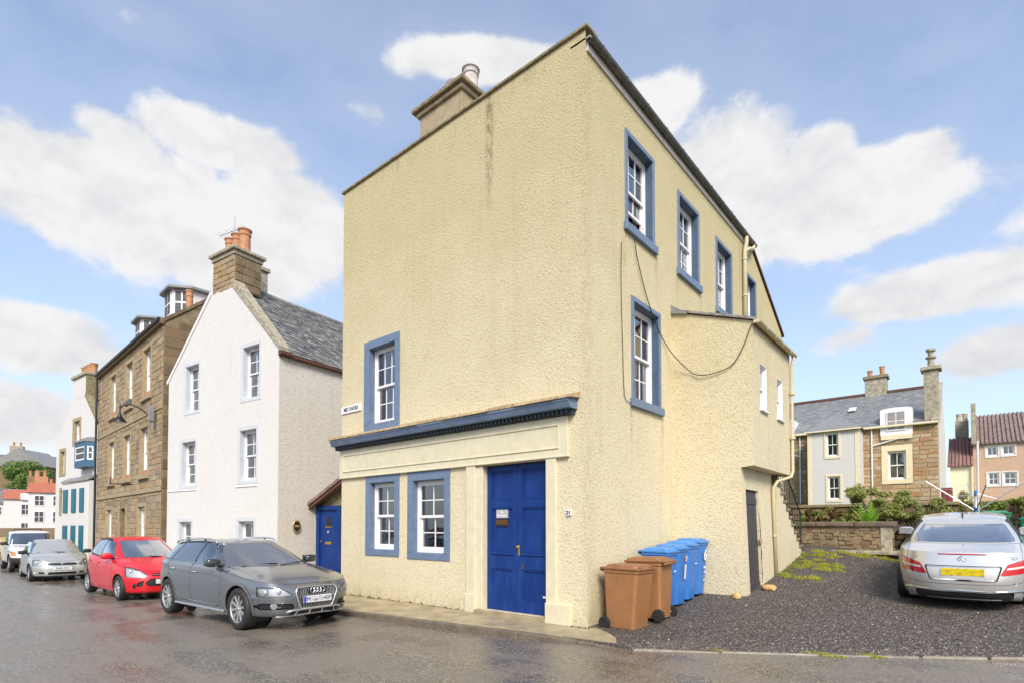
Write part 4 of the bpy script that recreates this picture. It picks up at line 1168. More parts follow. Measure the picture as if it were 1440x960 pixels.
# ================================================================ white gabled house
WH = empty('white_house', (-13.1, 1.48, 0), 7.1, 'white harled house with steep gable and three clay chimney pots, behind the grey estate', 'house')
def opn(*a): return [tuple(x) for x in a]
w_op = opn((-2.16, -1.16, 6.16, 8.0), (-6.14, -5.16, 6.14, 7.95), (-2.31, -1.28, 3.24, 5.04), (-6.38, -5.34, 3.22, 4.95), (-2.33, -1.38, .62, 1.80), (-6.5, -5.56, .62, 1.80))
wall_mb(-7.5, 0, -.4, [(-7.5, 7.55), (-4.30, 10.42), (-2.66, 10.42), (0, 7.65)], w_op, 0, .22).obj('wall', 'harl_white', WH)
wall_mb(0, 9, -.4, [(0, 7.62), (9, 7.62)], [], 0, .1).obj('wall', 'harl_grey', WH, side_T(0))
MB().quad((-7.5, 9, -.4), (-7.5, 0, -.4), (-7.5, 0, 7.55), (-7.5, 9, 7.55)).poly([(0, 9, -.4), (-7.5, 9, -.4), (-7.5, 9, 7.55), (-4.3, 9, 10.4), (-2.66, 9, 10.4), (0, 9, 7.6)]).obj('wall', 'harl_white', WH)
for k, o in enumerate(w_op):
    window(WH, IDM, *o, reveal=.22, cols=2, rows=2 if k < 4 else 2, surround=(.14, .14, .15, .12), smat='white_margin', lining='pale_margin', proud=.012, bar=.03, stile=.05, curtain=('curtain_grey', .3, .3), one_sash=(k >= 4))
for (z, a, b) in ((3.02, -7.45, -5.2), (3.02, -2.5, -1.2)):
    MB().box(a, b, -.03, .01, z, z + .05).obj('ledge', 'white_paint', WH)
# roof: two slopes of slates on a deck, skews, ridge
rdg = (-3.48, 10.78)
slope_r = Vector((-3.48, 0, 10.85)) - Vector((.12, 0, 7.50))
rt = MB().quad((.10, .1, 7.46), (.10, 9.1, 7.46), (-3.48, 9.1, 10.80), (-3.48, .1, 10.80)).quad((-7.62, 9.1, 7.36), (-7.62, .1, 7.36), (-3.48, .1, 10.80), (-3.48, 9.1, 10.80)).obj('roof', 'slate', WH)
s_ = slates(MB(), (.12, .28, 7.49), (0, 8.8, 0), tuple(slope_r), 38, 30, seed=2).obj('slates', 'slate', rt); s_['kind'] = 'stuff'
s_ = slates(MB(), (-7.64, 9.1, 7.39), (0, -8.8, 0), (4.16, 0, 3.45), 38, 26, seed=3).obj('slates', 'slate', rt); s_['kind'] = 'stuff'
MB().prism([(.14, -.05, 7.50), (.14, -.05, 7.66), (-2.70, -.05, 10.60), (-2.86, -.05, 10.42)], (0, .36, 0)).obj('skew_coping', 'lichen_stone', WH, fix=True)
MB().prism([(-7.6, -.04, 7.44), (-4.30, -.04, 10.42), (-4.34, -.04, 10.56), (-7.62, -.04, 7.56)], (0, .36, 0)).obj('skew_coping', 'white_paint', WH, fix=True)
MB().prism([(.02, -.06, 7.36), (.2, -.06, 7.42), (.2, -.06, 7.52), (.02, -.06, 7.56)], (0, .42, 0)).obj('skew_putt', 'wood_brown', WH, fix=True)
MB().box(.02, .16, .3, 9, 7.38, 7.47).obj('eaves_board', 'wood_brown', WH)
MB().tube([(-3.48, .9, 10.84), (-3.48, 9.1, 10.84)], .09, 8).obj('ridge', 'lead_grey', WH, smooth=True)
# chimney: rubble base, dressed head, three pots
cm = MB().box(-4.26, -2.80, .02, 1.05, 10.36, 11.62).obj('chimney', 'mortar', WH)
ea = stone_each(cm, front_T(.02), 'ashlar'); blocks(None, -4.26, -2.80, 10.38, 11.62, [], .2, (.22, .42), .025, .012, 4, each=ea)
ea = stone_each(cm, side_T(-2.80), 'rubble_dark'); blocks(None, .02, 1.05, 10.38, 11.62, [], .27, (.3, .5), .025, .012, 5, each=ea)
MB().box(-4.30, -2.75, -.04, 1.12, 11.62, 11.78).obj('chimney_band', 'lichen_stone', cm, bevel=0.02)
MB().box(-4.38, -2.66, -.12, 1.2, 11.78, 11.9).obj('chimney_cap', 'lichen_stone', cm, bevel=0.02)
chimney_pot(cm, -3.95, .5, 11.9, .78, .2); chimney_pot(cm, -3.48, .5, 11.9, .82, .21); chimney_pot(cm, -2.98, .5, 11.9, .86, .23)
cm2 = MB().box(-4.75, -4.05, 1.55, 2.15, 9.8, 12.05).obj('chimney', 'lichen_stone', WH, bevel=0.03)
MB().box(-4.83, -3.97, 1.47, 2.23, 12.05, 12.2).obj('chimney_cap', 'lichen_stone', cm2, bevel=0.02)
chimney_pot(cm2, -4.3, 1.85, 12.2, .45, .17, 'buff_clay')
ant = tag(MB().tube([(-13.1 - 3.9, 1.6, 11.0), (-13.1 - 3.9, 1.6, 13.6)], .016, 6).obj('tv_aerial', 'galvanised'), 'thin television aerial beside the chimney pots of the white house', 'aerial')
bm_ = MB().tube([(-17.75, 1.35, 13.0), (-16.6, 1.8, 13.15)], .012, 6)
bm_.obj('boom', 'galvanised', ant)
for k in range(9):
    t_ = k / 8; c = Vector((-17.75, 1.35, 13.0)).lerp(Vector((-16.6, 1.8, 13.15)), t_)
    MB().tube([c + Vector((.06, -.16, 0)), c + Vector((-.06, .16, 0))], .006, 4).obj('element', 'galvanised', ant)
# oval plaque
pq = tag(MB().lathe([(0, -.03), (.15, -.03), (.16, -.02), (.16, 0)], 28, (0, 0, 0), 'X').obj('wall_plaque', 'plaque_gold', None), 'small round gilt and dark plaque on the side of the white house', 'plaque')
c7, s7 = math.cos(R(7.1)), math.sin(R(7.1))
def wh(x, y, z): return (-13.1 + x * c7 - y * s7, 1.48 + x * s7 + y * c7, z)
pq.location = wh(.045, .69, 1.62); pq.rotation_euler = (0, 0, R(187.1)); pq.scale = (1, 1, 1.35)
MB().lathe([(0, -.036), (.125, -.036), (.13, -.03)], 24, (0, 0, 0), 'X').obj('face', 'ink', pq)
MB().box(-.04, -.037, -.09, .09, -.02, .03).obj('band', 'plaque_gold', pq)

# gate wall with a blue door between the houses
GD = empty('entry_porch', wh(0, 1.5, 0), 7.1, 'blue boarded door under a tiled lean-to beside the white house', 'porch')
MB().box(.02, 5.2, .12, .4, -.2, 2.32).obj('wall', 'harl_yellow', GD)
MB().box(.06, .22, -.02, .14, -.1, 2.2).obj('door_frame', 'door_blue_paint', GD); MB().box(1.18, 1.34, -.02, .14, -.1, 2.2).obj('door_frame', 'door_blue_paint', GD); MB().box(.06, 1.34, -.02, .14, 2.2, 2.34).obj('door_frame', 'door_blue_paint', GD)
d_ = MB().box(.22, 1.18, .05, .10, -.1, 2.2).obj('door', 'door_blue_paint', GD)
MB().box(.55, .80, .04, .06, 1.62, 1.95).obj('pane', 'black_plastic', d_); MB().box(.50, .85, .035, .05, 1.57, 1.62).obj('pane_frame', 'brass', d_)
MB().box(.5, .82, .03, .05, .98, 1.08).obj('letter_box', 'brass', d_, bevel=.008)
MB().lathe([(0, -.04), (.05, -.03), (.05, 0)], 14, (0, 0, 0), 'Y').obj('knocker', 'galvanised', d_, Matrix.Translation((.66, .05, 1.42)))
MB().lathe([(0, -.05), (.03, -.04), (.02, 0)], 12, (0, 0, 0), 'Y').obj('handle', 'brass', d_, Matrix.Translation((.29, .05, 1.08)), smooth=True)
MB().prism([(-.12, -.35, 2.28), (5.2, -.35, 4.9), (5.2, -.35, 5.02), (-.12, -.35, 2.40)], (0, 1.6, 0)).obj('roof', 'pantile_rose', GD, fix=True)
MB().prism([(-.1, -.3, 2.16), (5.2, -.3, 4.78), (5.2, -.3, 4.90), (-.1, -.3, 2.28)], (0, .06, 0)).obj('barge_board', 'wood_brown', GD, fix=True)
MB().poly([(.02, .1, 2.3), (5.2, .1, 2.3), (5.2, .1, 4.85)]).obj('gable', 'mossy_stone', GD)

# ================================================================ stone tenement
SH = empty('stone_tenement', (-21.0, .47, 0), -3, 'three storey brown sandstone house with white sash windows and attic dormers', 'house')
s_op = []
for (a0, a1) in ((-3.02, -1.80), (-6.15, -4.90), (-9.50, -8.25)): s_op.append((a0, a1, 7.45, 9.55))
for (a0, a1) in ((-3.30, -2.05), (-6.40, -5.15), (-9.65, -8.40)): s_op.append((a0, a1, 3.95, 6.05))
for (a0, a1) in ((-3.55, -2.35), (-9.95, -8.7)): s_op.append((a0, a1, .75, 2.5))
s_op.append((-6.95, -5.7, .05, 2.5))
wall_mb(-12.5, 0, -.5, [(-12.5, 10.1), (0, 10.1)], s_op, 0, .3).obj('wall', 'mortar', SH)
ho = [(o[0] - .16, o[1] + .16, o[2] - .2, o[3] + .2) for o in s_op]
b_ = blocks(MB(), -12.48, -.02, -.4, 3.08, ho, .27, (.35, .8), .014, .008, 21); b_ = blocks(b_, -12.48, -.02, 3.3, 6.52, ho, .24, (.28, .7), .012, .008, 22); b_ = blocks(b_, -12.48, -.02, 6.66, 10.02, ho, .24, (.25, .65), .012, .008, 23)
so = b_.obj('stonework', 'ashlar', SH); so['kind'] = 'stuff'
MB().box(-12.5, .02, -.07, .01, 3.09, 3.29).obj('string_course', 'stone_margin', SH, bevel=.02)
MB().box(-12.5, .02, -.05, .01, 6.53, 6.65).obj('string_course', 'stone_margin', SH, bevel=.02)
MB().box(-12.5, .08, -.16, .01, 10.03, 10.18).obj('eaves_cornice', 'rubble_dark', SH, bevel=.02)
MB().tube([(-12.5, -.2, 10.2), (.05, -.2, 10.2)], .07, 8).obj('gutter', 'black_metal', SH)
MB().tube([(-12.4, -.12, 10.1), (-12.4, -.12, -.3)], .055, 8).obj('downpipe', 'black_metal', SH)
MB().tube([(.06, .25, 6.2), (.07, .25, 5.9), (.07, .3, -.2)], .05, 8).obj('downpipe', 'black_metal', SH)
for k, o in enumerate(s_op):
    if k == 8:
        MB().box(o[0], o[1], .22, .28, o[2], o[3]).obj('door', 'dark_grey_paint', SH)
        MB().box(o[0] - .15, o[0], -.06, .02, o[2], o[3] + .2).obj('door_margin', 'stone_margin', SH); MB().box(o[1], o[1] + .15, -.06, .02, o[2], o[3] + .2).obj('door_margin', 'stone_margin', SH)
        continue
    window(SH, IDM, *o, reveal=.17, lining='brown_render', cols=2 if k < 6 else 2, rows=2 if k < 6 else 2, surround=(.15, .15, .18, .06), sill=(.05, .16, .12), smat='stone_margin', proud=.03, stile=.07, bar=.04, curtain=('curtain_grey', .4, .3))
    if k < 6 and k != 1:
        MB().box(o[0] + .1, o[1] - .1, .02, .16, o[2] + .02, o[2] + .2).obj('window_box', 'terracotta', SH, bevel=.02)
    elif k == 1:
        MB().box(o[0] + .2, o[1] - .1, -.1, .12, o[2] + .02, o[2] + .28).obj('window_box', 'cast_grey', SH, bevel=.02)
# gable side, dark rubble
gtop = [(0, 10.1), (2.9, 12.5), (5.8, 10.1)]
wall_mb(0, 5.8, -.5, gtop, [], 0, .1).obj('wall', 'mortar', SH, side_T(0))
def gz(y): return 10.05 + min(y, 5.8 - y) * .80
b_ = blocks(MB(), .02, 5.7, -.4, 12.4, [], .40, (.4, 1.0), .014, .008, 25, top=gz)
so = b_.obj('stonework', 'rubble_dark', SH, side_T(0)); so['kind'] = 'stuff'
MB().prism([(.06, -.1, 10.06), (.06, 2.9, 12.5), (.06, 2.9, 12.66), (.06, -.1, 10.22)], (-.4, 0, 0)).obj('skew_coping', 'rubble_dark', SH, fix=True)
rt = MB().quad((-12.5, -.1, 10.12), (-.1, -.1, 10.12), (-.1, 2.9, 12.55), (-12.5, 2.9, 12.55)).quad((-.1, 5.9, 10.1), (-12.5, 5.9, 10.1), (-12.5, 2.9, 12.55), (-.1, 2.9, 12.55)).obj('roof', 'slate', SH)
for (xc, nm) in ((-2.9, 0), (-8.2, 1)):
    y0 = .9; z0, z1 = 10.6, 12.5
    dm = MB()
    pts = [(xc - .55, y0), (xc + .55, y0), (xc + 1.05, y0 + .7), (xc + 1.05, y0 + 2.6), (xc - 1.05, y0 + 2.6), (xc - 1.05, y0 + .7)]
    dm.prism([(x, y, z0) for x, y in pts], (0, 0, z1 - z0))
    d0 = dm.obj('dormer', 'offwhite_paint', SH, fix=True)
    rp_ = [(xc - .72, y0 - .2), (xc + .72, y0 - .2), (xc + 1.28, y0 + .6), (xc + 1.28, y0 + 2.8), (xc - 1.28, y0 + 2.8), (xc - 1.28, y0 + .6)]
    MB().prism([(x, y, z1) for x, y in rp_], (0, 0, .14)).obj('dormer_roof', 'lead_grey', d0, bevel=.03, fix=True)
    for (p, q) in (((xc - .55, y0), (xc + .55, y0)), ((xc + .55, y0), (xc + 1.05, y0 + .7))):
        P = Vector((p[0], p[1], 0)); Q = Vector((q[0], q[1], 0)); L = (Q - P).length; u = (Q - P) / L; nn = Vector((u.y, -u.x, 0))
        T = Matrix(((u.x, -nn.x, 0, P.x), (u.y, -nn.y, 0, P.y), (0, 0, 1, 0), (0, 0, 0, 1)))
        MB().box(.1, L - .1, -.03, .0, z0 + .75, z1 - .12).obj('window_frame', 'white_paint', d0, T)
        for i in range(2):
            for j in range(2):
                w_ = (L - .36) / 2; h_ = .46
                MB().box(.15 + i * (w_ + .06), .15 + i * (w_ + .06) + w_, -.036, -.03, z0 + .82 + j * .54, z0 + .82 + j * .54 + h_).obj('pane', 'seat_grey', d0, T)
chimney_pot(SH, -1.2, 1.3, 11.2, 1.0, .16)

# wall lamp on a curved bracket
LAMP = (-2.2, -.75)
LP = empty('wall_lamp', (-21.75, .38, 6.1), -3, 'black street lamp hanging from a curved bracket on the sandstone house', 'lamp')
LX, LY = LAMP
path = catmull([(0, -.05, .0), (LX * .15, LY * .30, .35), (LX * .4, LY * .6, .66), (LX * .75, LY * .85, .82), (LX, LY, .74)], 6)
MB().tube(path, .03, 8).obj('bracket', 'black_metal', LP, smooth=True)
MB().tube([(0, -.04, -.35), (0, -.04, .55)], .05, 8).obj('wall_plate', 'lead_grey', LP)
MB().box(-.09, .09, -.2, .0, -.05, .6).obj('junction_box', 'lead_grey', LP, bevel=.02)
MB().lathe([(0, .30), (.03, .30), (.04, .18), (.07, .14), (.10, .06), (.24, -.13), (.26, -.18), (.24, -.18), (.16, -.12), (0, -.08)], 24, (LX, LY, .30)).obj('lamp_shade', 'black_metal', LP, smooth=False)
MB().lathe([(0, -.26), (.10, -.25), (.17, -.21), (.20, -.16), (0, -.12)], 20, (LX, LY, .30)).obj('lamp_bowl', 'clear_lens', LP, smooth=True)
MB().tube([(LX, LY, .62), (LX, LY, 1.0)], [.03, .012], 8).obj('finial', 'black_metal', LP)
tag(MB().tube([(-25.0, .55, 3.55), (-25.05, -.35, 3.55)], .025, 6).tube([(-25.02, -.3, 3.55), (-25.02, -.3, 3.85)], .02, 6).obj('sign_bracket', 'black_metal'), 'bare iron sign bracket over the door of the sandstone house', 'bracket')

# ================================================================ house with teal shutters
TH = empty('shuttered_house', (-33.58, 1.13, 0), 4, 'white gabled house with teal shutters and a blue bay window', 'house')
t_op = opn((-4.05, -3.0, 6.75, 8.05), (-6.5, -5.7, 5.0, 6.4), (-6.35, -5.55, 2.5, 3.9))
wall_mb(-7.4, 0, -.6, [(-7.4, 7.1), (-4.4, 9.45), (-2.1, 9.45), (0, 7.5)], t_op, 0, .2).obj('wall', 'harl_white', TH)
MB().quad((0, 0, -.5), (0, 8, -.5), (0, 8, 7.4), (0, 0, 7.4)).quad((-7.4, 8, -.5), (-7.4, 0, -.5), (-7.4, 0, 7.0), (-7.4, 8, 7.0)).obj('wall', 'harl_white', TH)
for o in t_op: window(TH, IDM, *o, reveal=.18, cols=2, rows=2, surround=(.22, .22, .2, .18), smat='stone_margin', proud=.03, stile=.06, bar=.035, curtain=('curtain_grey', .3, .3))
MB().quad((0.1, 0.05, 7.35), (.1, 8, 7.35), (-3.3, 8, 10.2), (-3.3, .05, 10.2)).quad((-7.5, 8, 7.0), (-7.5, .05, 7.0), (-3.3, .05, 10.2), (-3.3, 8, 10.2)).obj('roof', 'slate', TH)
cc = MB().box(-4.4, -2.15, -.0, .9, 9.4, 10.7).obj('chimney', 'harl_white', TH, bevel=.02)
MB().box(-2.16, -2.0, 0, .9, 9.3, 10.7).obj('chimney_flank', 'mossy_stone', cc)
MB().box(-4.5, -1.95, -.1, 1.0, 10.7, 10.88).obj('chimney_cap', 'lichen_stone', cc, bevel=.02)
for k in range(4): chimney_pot(cc, -3.9 + k * .52, .45, 10.88, .6, .2)
MB().prism([(.02, -.04, 7.45), (.1, -.04, 7.6), (-2.1, -.04, 9.6), (-2.15, -.04, 9.4)], (0, .4, 0)).obj('skew_coping', 'mossy_stone', TH, fix=True)
# lower block in front with shutters
lo = MB().box(-4.7, -.05, -.35, -.02, -.5, 4.25).obj('front_block', 'harl_white', TH)
MB().prism([(-4.75, -.42, 4.25), (-4.75, 0, 4.5), (-4.75, 0, 4.62), (-4.75, -.42, 4.35)], (4.75, 0, 0)).obj('front_block_roof', 'slate', TH, fix=True)
for (a, b) in ((-4.4, -3.6), (-2.9, -2.15), (-1.5, -.8)):
    for z0, z1 in ((2.45, 3.85), (-.2, 1.68)):
        sh_ = MB().box(a, b, -.40, -.34, z0, z1).obj('shutter', 'teal_paint', TH)
        for q in range(6): MB().box(a + .06, b - .06, -.412, -.40, z0 + (z1 - z0) * (q + .15) / 6, z0 + (z1 - z0) * (q + .75) / 6).obj('slat', 'teal_paint', sh_)
# bay window, blue
bp = [(-2.5, -.02), (-2.25, -.45), (-.5, -.45), (-.25, -.02)]
by = MB().prism([(x, y, 5.05) for x, y in bp], (0, 0, .4)).prism([(x, y, 6.25) for x, y in bp], (0, 0, .25)).obj('bay_window', 'bay_blue', TH, fix=True)
MB().prism([(x * 1.04 + .04, y * 1.12, 6.5) for x, y in bp], (0, 0, .12)).prism([(x * .9 - .1, y * .6, 6.62) for x, y in bp], (0, 0, .15)).obj('bay_roof', 'lead_grey', by, fix=True)
for (p, q) in zip(bp[:-1], bp[1:]):
    P = Vector((p[0], p[1], 0)); Q = Vector((q[0], q[1], 0)); L = (Q - P).length; u = (Q - P) / L; nn = Vector((u.y, -u.x, 0))
    T = Matrix(((u.x, -nn.x, 0, P.x), (u.y, -nn.y, 0, P.y), (0, 0, 1, 0), (0, 0, 0, 1)))
    MB().box(0, .1, .0, .06, 5.45, 6.25).box(L - .1, L, .0, .06, 5.45, 6.25).obj('mullion', 'bay_blue', by, T)
    MB().box(.1, L - .1, .01, .05, 5.45, 5.53).box(.1, L - .1, .01, .05, 6.17, 6.25).box(.1, .17, .01, .05, 5.53, 6.17).box(L - .17, L - .1, .01, .05, 5.53, 6.17).box(.17, L - .17, .01, .05, 5.83, 5.89).obj('sash', 'white_paint', by, T)
    MB().box(.17, L - .17, .03, .035, 5.53, 6.17).obj('pane', 'seat_grey', by, T)

# ================================================================ houses at the far end of the street, hill, tree
def far_house(name, label, px, depth, w, d, eave, ridge, wall, roof, rz, base=-.8, windows=(), chim=(), wmat='dark_grey_paint', hipped=False):
    a = R(YAW); r = Vector((math.cos(a), math.sin(a), 0)); w0 = Vector((-math.sin(a), math.cos(a), 0))
    p = Vector((CAM[0], CAM[1], 0)) + w0 * depth + r * ((px - 720) / 771 * depth)
    o = empty(name, (p.x, p.y, 0), rz, label, 'house', 'houses at the far end of the street')
    MB().box(-w / 2, w / 2, 0, d, base, eave).obj('wall', wall, o)
    h = (w * .30 if hipped else 0)
    rf = MB().add([(-w / 2 - .25, -.25, eave), (w / 2 + .25, -.25, eave), (w / 2 + .25, d + .25, eave), (-w / 2 - .25, d + .25, eave), (-w / 2 - .25 + h, d / 2, ridge), (w / 2 + .25 - h, d / 2, ridge)],
             [(0, 1, 5, 4), (1, 2, 5), (2, 3, 4, 5), (3, 0, 4)]).obj('roof', roof, o)
    for (x, z, ww, hh) in windows:
        f = MB().box(x - ww / 2 - .08, x + ww / 2 + .08, -.06, .0, z - .08, z + hh + .08).obj('window', 'white_paint', o)
        for k in range(2):
            MB().box(x - ww / 2 + k * (ww / 2 + .03), x - .03 + k * (ww / 2 + .03), -.075, -.06, z, z + hh / 2 - .03).obj('pane', wmat, f)
            MB().box(x - ww / 2 + k * (ww / 2 + .03), x - .03 + k * (ww / 2 + .03), -.075, -.06, z + hh / 2 + .03, z + hh).obj('pane', wmat, f)
    for (x, y, cw, z1, cmat) in chim:
        c = MB().box(x - cw / 2, x + cw / 2, y - .5, y + .5, eave, z1).obj('chimney', cmat, o); chimney_pot(c, x - cw * .25, y, z1, .8, .2); chimney_pot(c, x + cw * .25, y, z1, .8, .2)
    return o
RZF = YAW + 48 - 12
far_house('cottage', 'far white cottage with orange red pantile roof and a small dormer', 37, 74, 4.6, 6, 5.3, 6.7, 'harl_white', 'pantile_red', RZF, -1.2, [(-.1, 3.3, .8, 1.3), (-.1, .8, .8, 1.3), (1.2, -.6, .8, 1.6)], [(2.0, 3, 1.2, 7.6, 'terracotta')])
fd = far_house('cottage', 'far white house with red roof edge nearest the gabled house', 67, 66, 3.6, 7, 5.7, 7.1, 'harl_white', 'pantile_red', RZF, -1.2, [(-.8, 4.2, .8, 1.1), (.9, 4.2, .8, 1.1), (-.8, 2.2, .8, 1.2), (.9, 2.2, .8, 1.2), (-.8, .2, .8, 1.0)], [(-1.0, 4.5, 1.3, 7.9, 'terracotta')])
far_house('cottage', 'low far white cottage with plain grey slate roof at the left edge', 4, 78, 6.4, 7, 4.9, 7.2, 'harl_white', 'slate', RZF, -1.2, [(-.8, 3.4, 1.2, 1.0)], [(2.9, 3, 1.3, 9.2, 'rubble_dark')])
MB().box(-.6, .6, -.3, 1.5, 5.25, 6.1).obj('dormer', 'white_paint', bpy.data.objects['cottage'])
far_house('hill_house', 'grey stone house on the hill above the far cottages, behind the tree', 42, 112, 13, 9, 13.0, 16.6, 'lichen_stone', 'slate', RZF - 10, 2, [(-5.3, 10, 1, 1.6)], [(-3.4, 4, 2.2, 18.4, 'lichen_stone')])
far_house('hill_house', 'brown stone house with slate roof at the left edge of the hill', -3, 104, 7, 9, 9.5, 12.6, 'rubble_dark', 'slate', RZF, 2, [(2.2, 6.6, 1.1, 1.8)])
far_house('hill_house', 'brown gabled house on the hill just left of the shuttered house', 82, 100, 7, 9, 12.2, 15.4, 'rubble_dark', 'slate', RZF + 60, 2)
a = R(YAW); r_ = Vector((math.cos(a), math.sin(a), 0)); w0_ = Vector((-math.sin(a), math.cos(a), 0))
def at_depth(px, depth, z=0.0):
    p = Vector((CAM[0], CAM[1], 0)) + w0_ * depth + r_ * ((px - 720) / 771 * depth); return Vector((p.x, p.y, z))
hp = []
for dep, z in ((80, -1.0), (88, 4.0), (100, 7.0), (125, 8.5), (180, 10)):
    hp.append([tuple(at_depth(px, dep, z + 0.9 * math.sin(px * .05 + dep))) for px in range(-400, 180, 20)])
struct(MB().grid(hp).obj('hill', 'hill_green', smooth=True))
def tree(name, base, trunk_h, crown, n, leaf, mat, label, cat='tree', seed=1, r0=.25, nlimb=6, group=None):
    o = empty(name, base, 0, label, cat, group)
    tr = MB(); rd = random.Random(seed)
    top = (rd.uniform(-.2, .2), rd.uniform(-.2, .2), trunk_h)
    tr.tube([(0, 0, -.1), (top[0] * .5, top[1] * .5, trunk_h * .5), top], [r0, r0 * .75, r0 * .5], 8)
    for k in range(nlimb):
        c = crown[k % len(crown)]
        tr.tube([top, ((top[0] + c[0]) / 2 + rd.uniform(-.2, .2), (top[1] + c[1]) / 2, (top[2] + c[2]) / 2), (c[0], c[1], c[2])], [r0 * .4, r0 * .25, r0 * .08], 6)
    tr.obj('trunk', 'bark', o)
    V, F = leaf_cloud(crown, n, leaf, seed)
    np_obj('crown', V, F, mat, o)
    return o
rt_ = random.Random(3)
cr = [(rt_.uniform(-2.6, 2.6), rt_.uniform(-2, 2), rt_.uniform(2.6, 6.8), rt_.uniform(1.0, 1.7), rt_.uniform(1.0, 1.7), rt_.uniform(.8, 1.4)) for _ in range(22)]
tree('broadleaf_tree', at_depth(39, 92, 5.0), 3.2, cr, 14000, .17, 'leaf_tree', 'round green tree on the hill above the far cottages', seed=5, r0=.35, nlimb=12)
cr = [(rt_.uniform(-2.2, 2.2), rt_.uniform(-1, 1), rt_.uniform(.6, 2.2), 1.2, 1.0, .8) for _ in range(8)]
tree('hill_bush', at_depth(66, 86, 3.8), .8, cr, 3000, .24, 'leaf_weed', 'light green bush below the tree, beside the shuttered house', 'bush', seed=6, r0=.12)
# wall and covered heap at the left end of the street
fw = tag(MB().box(-.0, 9.0, -.3, .3, -.8, 1.5).obj('rubble_wall', 'rubble_dark', None), 'brown rubble wall behind the white pickup at the left edge', 'wall')
p = at_depth(-40, 44); fw.location = (p.x, p.y, 0); fw.rotation_euler = (0, 0, R(RZF))
p = at_depth(-2, 29.5)
V = [];
rows = []
for i in range(9):
    f = i / 8; row = []
    for k in range(17):
        an = math.pi * k / 16
        rr = (1.0 - .25 * abs(f - .5)) * (1 + .07 * math.sin(5 * an + 9 * f))
        row.append((-1.1 + 2.4 * f, -rr * 1.0 * math.cos(an), -.35 + 1.35 * rr * max(0, math.sin(an)) ** .7 * (1 if 0 < i < 8 else .72)))
    rows.append(row)
hb = MB().grid(rows); hb.poly(rows[0][::-1]); hb.poly(rows[-1])
ho_ = tag(hb.obj('covered_heap', 'tarp_tan', None, smooth=True), 'tan tarpaulin cover over a low heap at the left edge', 'tarpaulin'); ho_.location = (p.x, p.y, 0); ho_.rotation_euler = (0, 0, R(10))

# ================================================================ garden walls, terrace and planting on the right
GW = empty('garden_wall', (1.05, 8.5, 0), 0, 'low rubble garden wall with a dark coping, behind the grass', 'wall')
MB().box(0, 2.17, .025, .42, .6, 1.60).obj('core', 'garden_mortar', GW)
ea = stone_each(GW, IDM.copy() @ Matrix.Translation((0, .04, 0)), 'garden_stone', rot=.10); blocks(None, 0, 2.05, 1.0, 1.59, [], .085, (.08, .26), .028, .012, 31, each=ea, rough=.02)
ea = stone_each(GW, Matrix.Translation((2.17, 0, 0)) @ side_T(0), 'garden_stone'); blocks(None, .04, .42, .95, 1.58, [], .18, (.2, .38), .03, .018, 32, each=ea)
MB().box(1.95, 2.19, .0, .06, .95, 1.60).obj('quoin', 'lichen_stone', GW, bevel=.02)
for (x0, x1) in ((-.2, .55), (.56, 1.4), (1.41, 2.26)):
    MB().box(x0, x1, -.05, .50, 1.61, 1.715).obj('coping', 'coping_brown', GW, bevel=.02)
    MB().box(x0 + .004, x1 - .004, -.045, .49, 1.716, 1.728).obj('coping_top', 'lichen_stone', GW)
for (x0, x1) in ((.0, .7), (.715, 1.5), (1.515, 2.4)):
    MB().box(x0, x1, -.42, .03, .93, 1.02).obj('ledge_stone', 'lichen_stone', GW, bevel=.02)
tg = MB().quad((-8, 8.9, 1.45), (3.25, 8.9, 1.45), (3.25, 12.6, 1.75), (-8, 12.6, 1.75)).obj('garden_terrace', 'soil'); struct(tg)
bk = MB().grid([[(x, y, z + .06 * math.sin(3 * x)) for x in (3.2, 4, 5, 6, 8, 11, 15, 20)] for y, z in ((9.0, .86), (10.2, .92), (11.3, 1.05), (12.3, 1.3), (12.7, 1.5))]).obj('bank', 'soil', smooth=True); struct(bk)
RW = empty('retaining_wall', (-6, 12.5, 0), 0, 'dark mossy retaining wall running below the back houses', 'wall')
MB().box(0, 24, .03, .4, .8, 2.22).obj('core', 'mortar', RW)
b_ = blocks(MB(), 4.0, 14, 1.2, 2.22, [], .16, (.25, .55), .03, .014, 41); so = b_.obj('stonework', 'rubble_dark', RW, Matrix.Translation((0, .03, 0))); so['kind'] = 'stuff'
x = 0
while x < 24:
    L = rp.uniform(.9, 1.4); MB().box(x, x + L - .01, -.06, .46, 2.221, 2.32).obj('coping', 'mossy_stone', RW, bevel=.02); x += L
ut = MB().quad((-40, 12.8, 2.24), (60, 12.8, 2.24), (60, 90, 3.2), (-40, 90, 3.2)).obj('upper_ground', 'hill_green'); struct(ut)

def bush(name, x, y, z, rx, ry, rz, n, leaf, mat, label, seed, group='shrubs on the garden terrace'):
    rd = random.Random(seed)
    k = 20
    cr = [(rd.uniform(-.9, .9) * rx, rd.uniform(-.7, .7) * ry, rz * rd.uniform(.15, 1.2), rx * rd.uniform(.14, .30), ry * rd.uniform(.18, .34), rz * rd.uniform(.10, .24)) for _ in range(k)]
    n = int(n * 2.4); leaf *= .70
    o = empty(name, (x, y, z), 0, label, 'shrub', group)
    st = MB()
    for c in cr: st.tube([(c[0] * .2, c[1] * .2, -.05), (c[0] * .6, c[1] * .6, c[2] * .5), c[:3]], [.022, .014, .005], 5)
    st.obj('stems', 'bark', o)
    V, F = leaf_cloud(cr, n, leaf, seed, aspect=.42, shell=.25); np_obj('foliage', V, F, mat, o)
    return o
bush('shrub', 2.55, 11.5, 1.75, .75, .6, .80, 2500, .055, 'leaf_bush', 'tallest green shrub on the terrace, left of the tall wall corner', 11)
